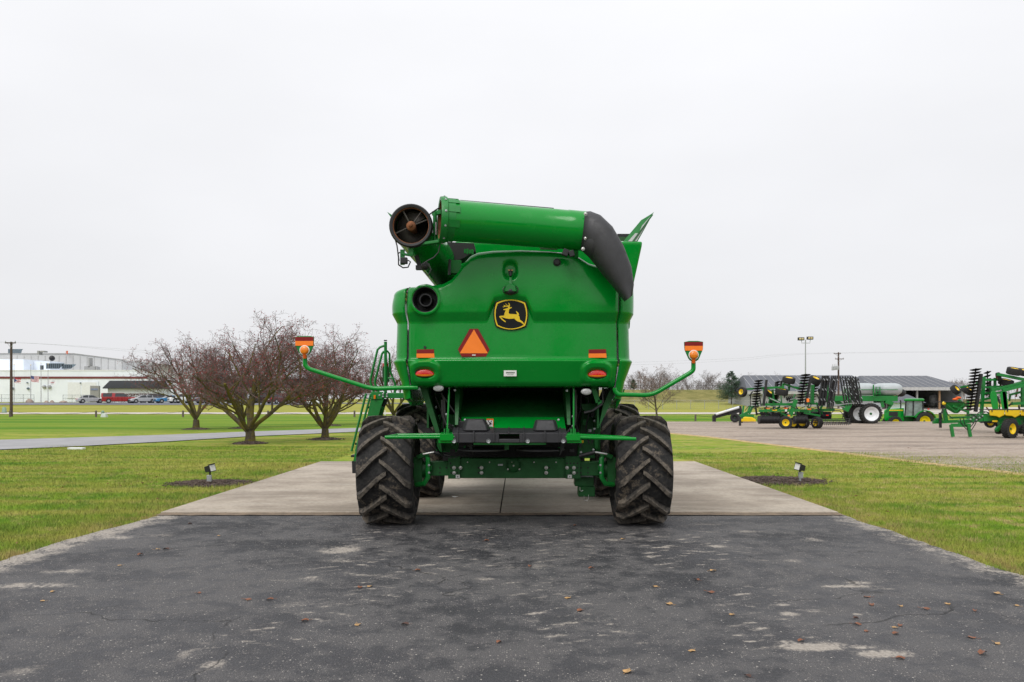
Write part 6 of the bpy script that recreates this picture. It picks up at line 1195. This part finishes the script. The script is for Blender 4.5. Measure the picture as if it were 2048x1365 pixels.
def rack(parent, px0, px1, y0, y1, d, n, slant, cross=3, mat='black_steel'):
    for k in range(n):
        x = px0+(px1-px0)*k/(n-1); M().bar(P(x, y0, d+.15*(k % 2)), P(x+slant, y1, d+.15*(k % 2)), .075, .075).build('tine_bar', mat, parent)
    for j in range(cross):
        q = (j+.3)/cross; M().bar(P(px0+slant*q, y0+(y1-y0)*q, d-.08), P(px1+slant*q, y0+(y1-y0)*q-1, d-.08), .05, .05).build('rack_rail', mat, parent)
        for k in range(n): x = px0+(px1-px0)*k/(n-1)+slant*q; M().bar(P(x, y0+(y1-y0)*q, d-.1), P(x+2.4, y0+(y1-y0)*q+3.5, d-.3), .03, .03).build('spring_tine', 'zinc' if k % 2 else mat, parent)
rack(hw_, 1645, 1657, 752, 812, D1-.1, 5, -8); rack(hw_, 1664, 1675, 752, 818, D1-.2, 4, -10); rack(hw_, 1680, 1711, 753, 812, D1+.4, 7, 10, 4)
for j in range(4): M().bar(P(1612, 839+j*3.2, D1-.9+.3*j), P(1702, 838+j*3.4, D1-.5+.3*j), .07, .06).build('harrow_bar', 'black_steel', hw_)
for k in range(22): x = 1615+k*4; M().bar(P(x, 838+(k % 3)*3, D1-.7), P(x-2, 851, D1-.9+.25*(k % 3)), .03, .03).build('harrow_tine', 'black_steel', hw_)
bars(hw_, 'linkage', 'zinc', [((1668, 811), (1712, 806), .2, .4, .05), ((1650, 805), (1690, 815), .3, .5, .05), ((1540, 797), (1560, 806), -.3, -.3, .05), ((1580, 800), (1600, 794), .3, .3, .04)], D1)
hoses(hw_, D1-.5, [[(1502, 820), (1510, 814), (1522, 818), (1535, 815), (1550, 820)], [(1660, 830), (1668, 821), (1680, 822), (1686, 830), (1685, 838)], [(1490, 822), (1498, 812), (1510, 818)], [(1600, 818), (1612, 812), (1625, 818), (1640, 812)], [(1625, 826), (1632, 818), (1645, 824)], [(1560, 818), (1580, 812), (1592, 818)]])
for x, y, mt, w, h_ in ((1616, 801, 'orange_reflector', 5, 7), (1619, 819, 'orange_print', 7, 2.5), (1578, 831.5, 'orange_reflector', 5, 2.5), (1536, 817, 'orange_print', 8, 1.6), (1572, 817, 'orange_print', 8, 1.6), (1655, 831, 'red_lens', 5, 2)): M().bb(P(x-w/2, y-h_/2, D1-.75), P(x+w/2, y+h_/2, D1-.75)+V(0, .03, 0)).build('reflector', mt, hw_)
M().bb(P(1545, 819.6, D1-.5), P(1554, 822, D1-.5)+V(0, .01, 0)).build('yellow_lettering', 'yellow_paint', hw_); M().bb(P(1570, 819, D1-.5), P(1574, 823.5, D1-.5)+V(0, .01, 0)).build('decal', 'white_print', hw_)
rack(hw_, 1650, 1668, 756, 806, D1+1.2, 5, -6, 3); rack(hw_, 1686, 1716, 757, 806, D1+1.3, 6, 8, 3)
for k in range(26):
    x = 1505+k*6.1+(k*29 % 7); y = 784+(k*17 % 24); M().bar(P(x, y, D1+.7+.1*(k % 5)), P(x+(k*11 % 13)-6, y+8+(k*5 % 12), D1+.6), .07, .07).build('link_arm', ('black_steel', 'green_frame', 'black_steel', 'zinc')[k % 4], hw_)
# black arm of a mower standing beyond the harrow
mw = thing('mower_conditioner', 'black jointed drawbar and yellow green mower parked left of the disc harrow', 'mower', (P(1455, 798, 66).x, 66, 0))
bars(mw, 'drawbar', 'black_steel', [((1430, 833), (1456, 826), 0, 0, .34), ((1455, 825), (1482, 818), 0, 0, .5), ((1482, 820), (1482, 846), 0, 0, .25)], 66); M().cyl(P(1432, 829, 65.7), P(1478, 815, 65.7), .10, n=8).build('cylinder', 'white_paint', mw)
M().bb(P(1426, 831, 65.8), P(1432, 844, 65.8)+V(0, .3, 0)).build('hitch', 'black_steel', mw); M().loft([[P(x, y, 65.6), P(x, y2, 65.6), P(x, y2, 67), P(x, y, 67)] for x, y, y2 in ((1482, 838, 844), (1490, 834, 844), (1505, 835, 844), (1512, 840, 844))]).build('mower_deck', 'yellow_paint', mw, bevel=.05); M().loft([[P(x, y, 65.7), P(x, y2, 65.7), P(x, y2, 66.8), P(x, y, 66.8)] for x, y, y2 in ((1484, 832, 838), (1492, 829, 836), (1508, 830, 837))]).build('mower_shield', 'green_frame', mw)
wheel_at(mw, P(1470, 836, 65.5), .38, .3, (.5, .9, 0), 'black_steel')
# ---- air cart
D4 = 64.0
ac = thing('air_cart', 'grey twin hopper air cart on big white rimmed tyres behind the disc harrow', 'air cart', (P(1745, 798, D4).x, D4, .02)); basic('hopper_grey', (.42, .46, .47), .45, var=.06)
def hopper(px0, px1):
    g = M(); secs = []; n = 16
    for y, k in ((791, .72), (786, .94), (779, 1), (773, .96), (769, .8), (767, .55)):
        c = P((px0+px1)/2, y, D4+.8); w = (px1-px0)/2*D4/F*k; dp = 1.25*k; secs.append([c+V(w*math.copysign(abs(math.cos(2*math.pi*j/n))**.5, math.cos(2*math.pi*j/n)), dp*math.copysign(abs(math.sin(2*math.pi*j/n))**.5, math.sin(2*math.pi*j/n)), 0) for j in range(n)])
    return g.loft(secs).build('hopper', 'hopper_grey', ac, ang=50)
for a, b_ in ((1690, 1747), (1749, 1797)):
    hp = hopper(a, b_); M().bb(P(a+1, 779.2, D4-.49), P(b_-1, 780.4, D4-.49)+V(0, .02, 0)).build('green_stripe', 'green_frame', hp)
M().bb(P(1668, 792, D4-.3), P(1796, 803, D4-.3)+V(0, 2.2, 0)).build('chassis', 'green_frame', ac, bevel=.03)
M().ball(P(1802, 786, D4+.6), .38, 12, 8, (1, 1, .85)).build('fan_housing', 'black_plastic', ac)
bars(ac, 'frame_leg', 'green_frame', [((1762, 803), (1765, 815), -.1, -.1, .25), ((1770, 803), (1785, 808), -.2, -.2, .3), ((1785, 806), (1772, 826), -.2, 0, .2), ((1700, 803), (1690, 822), 0, 0, .4), ((1690, 815), (1668, 800), .2, .2, .3), ((1747, 770), (1747, 795), -.5, -.5, .08), ((1760, 774), (1760, 790), -.5, -.5, .06), ((1752, 774), (1752, 790), -.5, -.5, .06)], D4)
for y in (776, 780, 784, 788): M().bar(P(1752, y, D4-.5), P(1760, y, D4-.5), .04, .04).build('rung', 'green_frame', ac)
M().loft([[P(1745+k, 806, D4-.2), P(1768+k, 806, D4-.2), P(1762+k, 822, D4-.2), P(1755+k, 822, D4-.2)] for k in (0,)]+[[P(1745, 806, D4+.8), P(1768, 806, D4+.8), P(1762, 822, D4+.8), P(1755, 822, D4+.8)]]).build('meter_box', 'hopper_grey', ac)
wheel_at(ac, P(1741, 828, D4-.5), .80, .75, (.12, 1, 0), 'white_paint', .72, 22); wheel_at(ac, P(1718, 828, D4+.6), .78, .75, (.12, 1, 0), 'white_paint', .72, 22); wheel_at(ac, P(1708, 829, D4+1.9), .78, .7, (.12, 1, 0), 'white_paint', .72, 22)
# ---- tractor, standing lower behind the edge of the yard
D5 = 74.0
tr_ = thing('tractor', 'green tractor with a glazed cab and yellow wheels behind the yard edge', 'tractor', (P(1815, 798, D5).x, D5, hz(35, D5)))
g = M(); g.loft([[P(x, y0, D5+a) for y0, a in ((y1, -.4), (yt_+2.5, -.42), (yt_, -.3), (yt_, .3), (yt_+2.5, .42), (y1, .4))] for x, yt_, y1 in ((1768, 822, 838), (1771, 819.5, 842), (1790, 817.5, 843), (1808, 816.5, 843))]); g.build('hood', 'green_paint', tr_, bevel=.02)
M().bb(P(1777, 820, D5-.435), P(1806, 822, D5-.435)+V(0, .01, 0)).build('yellow_stripe', 'yellow_paint', tr_); M().bb(P(1778, 824, D5-.435), P(1796, 832, D5-.435)+V(0, .01, 0)).build('side_grille', 'black_steel', tr_)
g = M(); g.loft([[P(x0, y, D5-.7), P(x1, y, D5-.7), P(x1, y, D5+.7), P(x0, y, D5+.7)] for y, x0, x1 in ((834, 1811, 1846), (822, 1809, 1847), (802, 1813, 1846))]); basic('cab_glass', (.20, .24, .24), .08, coat=.3, var=.3, scale=2); cb_ = g.build('cab_glazing', 'cab_glass', tr_)
for x0, x1 in ((1812, 1809.5), (1827, 1826), (1845.5, 1846.5)): M().bar(P(x0, 801, D5-.72), P(x1, 834, D5-.72), .10, .08, (0, 1, 0)).build('cab_pillar', 'black_steel', tr_)
M().bar(P(1809, 833, D5-.72), P(1848, 833, D5-.72), .1, .1).build('cab_sill', 'green_frame', tr_)
M().loft([[P(x0, y, D5-a), P(x1, y, D5-a), P(x1, y, D5+a), P(x0, y, D5+a)] for y, x0, x1, a in ((802.5, 1808, 1848, .85), (799, 1808, 1849, .88), (797.3, 1812, 1846, .7))]).build('cab_roof', 'green_paint', tr_, bevel=.03)
M().tube([P(1801.5, 820, D5-.3), P(1801.5, 803, D5-.3), P(1800, 801, D5-.3)], .06, 8).build('exhaust_stack', 'black_steel', tr_)
g = M(); c_ = P(1848, 843, D5-.6); pts = []
for a in np.linspace(20, 165, 14): pts.append((math.cos(R(a)), math.sin(R(a))))
g.loft([[c_+V(-1.02*u, -.35, 1.02*w), c_+V(-1.02*u, .35, 1.02*w), c_+V(-.95*u, .35, .95*w), c_+V(-.95*u, -.35, .95*w)] for u, w in pts]); g.build('fender', 'green_paint', tr_)
M().bb(P(1856, 817, D5-.7), P(1859, 820, D5-.7)+V(0, .1, 0)).build('tail_lamp', 'red_lens', tr_); M().bb(P(1800, 832, D5-.3), P(1846, 846, D5-.3)+V(0, .6, 0)).build('transmission', 'dark_green', tr_)
wheel_at(tr_, P(1848, 843, D5-.75), .84, .5, (0, 1, 0), 'yellow_paint', .60, 20); wheel_at(tr_, P(1790, 846, D5-.75), .60, .4, (0, 1, 0), 'yellow_paint', .58, 16); wheel_at(tr_, P(1848, 843, D5+.75), .84, .5, (0, 1, 0), 'yellow_paint', .60, 20); wheel_at(tr_, P(1778, 846, D5+.75), .60, .4, (0, 1, 0), 'yellow_paint', .58, 16)
# ---- green seed drill / hopper
D6 = 50.0
sdl = thing('seed_drill', 'pale green seed hopper on a drawbar frame left of the yellow planter', 'seed drill', (P(1910, 798, D6).x, D6, .02))
g = M(); g.loft([[P(x, y0, D6-.1), P(x, y1, D6+.2), P(x, y1, D6+1.0), P(x, y0, D6+1.3)] for x, y0, y1 in ((1889, 806, 810), (1893, 805, 818), (1908, 804.5, 827), (1916, 804.5, 827), (1926, 805, 818), (1934, 807, 812))]); g.build('seed_hopper', 'green_frame', sdl); M().bb(P(1889, 803.5, D6-.12), P(1934, 805.2, D6-.12)+V(0, 1.5, 0)).build('hopper_lid', 'black_plastic', sdl)
M().bar(P(1894, 809, D6-.13), P(1912, 824, D6-.12), .05, .05).build('hopper_rib', 'green_frame', sdl); M().bar(P(1928, 809, D6-.13), P(1912, 824, D6-.12), .05, .05).build('hopper_rib', 'green_frame', sdl)
M().ball(P(1888, 807, D6), .12, 8, 6).build('cap', 'yellow_paint', sdl)
for x, y, r_ in ((1917, 796, 6), (1911, 799, 4)): M().ball(P(x, y, D6), .16, 8, 5, (1.2, .6, .5)).build('orange_beacon', 'orange_print', sdl)
bars(sdl, 'frame_beam', 'green_frame', [((1866, 845), (1990, 840), 0, 0, .18), ((1888, 818), (1892, 842), 0, 0, .2), ((1905, 812), (1935, 824), 0, .3), ((1916, 800), (1925, 806), .3), ((1936, 800), (1936, 840), .5), ((1870, 841), (1884, 839), 0, 0, .22), ((1868, 846), (1876, 838), 0), ((1900, 836), (1965, 834), .4)], D6)
M().bar(P(1880, 826, D6-.2), P(1881, 856, D6-.2), .12, .12).build('jack_stand', 'black_steel', sdl); hoses(sdl, D6-.3, [[(1886, 818), (1882, 826), (1884, 838), (1878, 846)], [(1890, 816), (1896, 830), (1906, 838)], [(1888, 820), (1880, 832), (1882, 842)]])
# ---- second folded disc implement at the edge of the yard
D7 = 46.0
tl_ = thing('tillage_tool', 'tall folded green tillage tool with notched black discs behind the yellow planter', 'tillage tool', (P(1990, 798, D7).x, D7, .02))
gang(tl_, P(1952, 737, D7-.3), P(1940, 822, D7-.3), 14, .32, (.18, -.16, 0), 'black_steel'); gang(tl_, P(1975, 742, D7+.6), P(1974, 792, D7+.6), 7, .22, (.2, -.3, 0))
bars(tl_, 'black_bar', 'black_steel', [((1962, 748), (1951, 824), -.2, -.2, .16), ((1980, 762), (1978, 790), .8, .8, .12)], D7)
bars(tl_, 'frame_beam', 'green_frame', [((1968, 754), (1962, 840), .2, .2, .15), ((1958, 760), (2000, 760), .4), ((1995, 749), (2060, 762), 0, 0, .16), ((1988, 780), (2048, 766), -.2, -.2, .16), ((2005, 782), (2060, 768), -.4, -.4, .16), ((1984, 776), (1990, 820), -.3, -.3, .18), ((2006, 782), (2010, 820), -.4, -.4, .2), ((1960, 775), (2048, 772), .5), ((1958, 787), (2000, 786), .5), ((1955, 806), (1992, 806), .3, .3, .14), ((1964, 800), (1990, 794), .4), ((2020, 790), (2060, 780), .6), ((2024, 808), (2060, 806), 0, 0, .16), ((2045, 770), (2045, 815), .3, .3, .14), ((1990, 756), (1990, 780), .6), ((2015, 772), (2060, 760), .7), ((1920, 775), (1948, 770), .6, .6, .1), ((1940, 830), (1995, 830), .2, .2, .14)], D7)
for x in (1987, 2007): M().loft([[P(x-6+a, y, D7-.5), P(x+6+b_, y, D7-.5), P(x+6+b_, y, D7-.2), P(x-6+a, y, D7-.2)] for y, a, b_ in ((783, 2, -2), (790, -1, 1), (806, 1, 3), (819, 4, 4))]).build('fold_plate', 'green_paint', tl_, bevel=.02)
for x, y, r_, w, ax_, d_ in ((2028, 743, .39, .40, (.1, -.25, 1), 0), (2012, 765, .40, .36, (.15, -.25, 1), .5), (2046, 745, .36, .36, (.1, -.3, 1), .6), (1911, 780, .30, .30, (.45, -.6, .6), .8), (1934, 781, .34, .34, (.4, -.4, .7), 1.2), (1997, 754, .26, .2, (.9, -.3, .2), .3), (1980, 846, .30, .26, (.3, .9, 0), 1.2), (2000, 846, .30, .26, (.3, .9, 0), 1.2)): wheel_at(tl_, P(x, y, D7+d_), r_, w, ax_, 'yellow_paint' if r_ > .29 else 'rust')
for k in range(26):
    x = 1958+k*3.8+(k*29 % 7); y = 764+(k*17 % 62); M().bar(P(x, y, D7+.6+.1*(k % 5)), P(x+(k*11 % 17)-8, y+6+(k*5 % 12), D7+.8), .08, .08).build('link_arm', ('green_frame', 'black_steel', 'green_frame', 'rust')[k % 4], tl_)
gang(tl_, P(1960, 838, D7+.8), P(2030, 838, D7+.9), 12, .26, (0, .3, .15))
hoses(tl_, D7-.6, [[(1960, 830), (1972, 824), (1985, 828), (1996, 822)], [(1950, 832), (1962, 822), (1978, 826)], [(1975, 826), (1990, 834), (2000, 826)]])
# ---- yellow planter in front
D8 = 41.0
pl_ = thing('planter', 'planter with a long yellow seed hopper row and green parking stands', 'planter', (P(2020, 798, D8).x, D8, .02))
for k, x0 in enumerate((1979, 2010, 2041, 2072)):
    g = M(); g.loft([[P(x, y0, D8-.7), P(x, y1, D8-.66), P(x, y1, D8+.2), P(x, y0, D8+.4)] for x, y0, y1 in ((x0, 822, 830), (x0+2, 820.5, 832), (x0+14, 820, 833), (x0+20, 820, 836), (x0+27, 820, 832), (x0+30, 821, 831))]); h_ = g.build('seed_box', 'yellow_paint', pl_, bevel=.03)
    M().bb(P(x0+1, 818.9, D8-.71), P(x0+29, 820.3, D8-.71)+V(0, 1.0, 0)).build('lid', 'black_plastic', h_); M().bb(P(x0+5, 820, D8-.74), P(x0+6.5, 824, D8-.74)+V(0, .03, 0)).build('latch', 'black_plastic', h_)
bars(pl_, 'toolbar', 'green_frame', [((1964, 837), (2060, 835), -.2, -.2, .3), ((1918, 845), (1970, 838), -.3, -.2, .2), ((1903, 851), (1940, 851), -.6, -.6, .17), ((1920, 846), (1920, 852), -.5), ((1960, 832), (1975, 836), 0, 0, .24), ((1998, 836), (2003, 852), -.3, -.3, .22), ((2003, 851), (1992, 862), -.4, -.5, .15), ((2032, 836), (2036, 850), -.3, -.3, .22), ((2036, 848), (2026, 858), -.4, -.6, .14), ((2046, 836), (2050, 862), -.1, -.1, .2)], D8)
for x0, x1 in ((1902, 1906), (1936, 1941)): M().bar(P(x0, 850, D8-.7), P(x1, 874, D8-.7), .13, .13).build('parking_stand', 'green_frame', pl_)
M().bb(P(1985, 841, D8-.5), P(1995, 844.5, D8-.5)+V(0, .03, 0)).build('yellow_tag', 'yellow_paint', pl_)
wheel_at(pl_, P(2020, 858, D8-.8), .50, .34, (-.45, .9, 0), 'yellow_paint', .55, 24); wheel_at(pl_, P(1997, 861, D8-.3), .20, .18, (-.4, .9, 0), 'black_steel'); wheel_at(pl_, P(2042, 859, D8-.4), .24, .2, (-.4, .9, 0), 'black_steel'); wheel_at(pl_, P(2062, 858, D8-.8), .50, .34, (-.45, .9, 0), 'yellow_paint', .55, 24)
hoses(pl_, D8-.7, [[(1920, 836), (1922, 846), (1932, 858), (1942, 862), (1950, 850), (1955, 838)], [(1926, 834), (1930, 850), (1940, 856), (1948, 846), (1952, 836)], [(1940, 836), (1948, 832), (1958, 840), (1966, 834)], [(1930, 832), (1942, 828), (1955, 834), (1965, 828)], [(1938, 840), (1946, 846), (1958, 840)]], .022)
for k in range(10): M().box(P(1938+k*3, 832+(k*7 % 9), D8-.75), (.06, .05, .06)).build('coupler', 'zinc' if k % 2 else 'black_plastic', pl_)

# ================================================================== across the driveway, behind the viewpoint: unseen building and evergreens added for the paintwork to mirror
basic('unseen_wall', (.16, .15, .14), .7, world=True, scale=.2, var=.1)
sr = thing('unseen_building', 'long dark flat roofed building, unseen, added behind the viewpoint for the paintwork to mirror', 'building', (0, -30, 0))
M().bb((-26, -42, -.1), (24, -30, 6.0)).build('wall', 'unseen_wall', sr); M().bb((-26.5, -42.5, 6.0), (24.5, -29.4, 6.7)).build('roof', 'roof_dark', sr)
for k in range(10):
    x = -24+k*4.8; g = M(); g.bb((x, -30.0, .3), (x+3.8, -29.9, 4.2)); w_ = g.build('window', 'black_steel', sr); M().bb((x+.12, -29.9, .42), (x+3.68, -29.87, 4.08)).build('pane', 'window_dark', w_)
for x, y, sc_, lb in ((-17, -25, 1.7, 'unseen evergreen added for reflections at the far end of the building behind the viewpoint'), (-6.5, -26, 1.35, 'shorter unseen evergreen added for reflections left of the building middle behind the viewpoint'), (8, -26, 1.75, 'tall unseen evergreen added for reflections right of the building middle behind the viewpoint'), (19, -24, 1.5, 'unseen evergreen added for reflections at the near end of the building behind the viewpoint')):
    o = dup(pn); place(o, (x, y, -.03), x, lb, sc_)
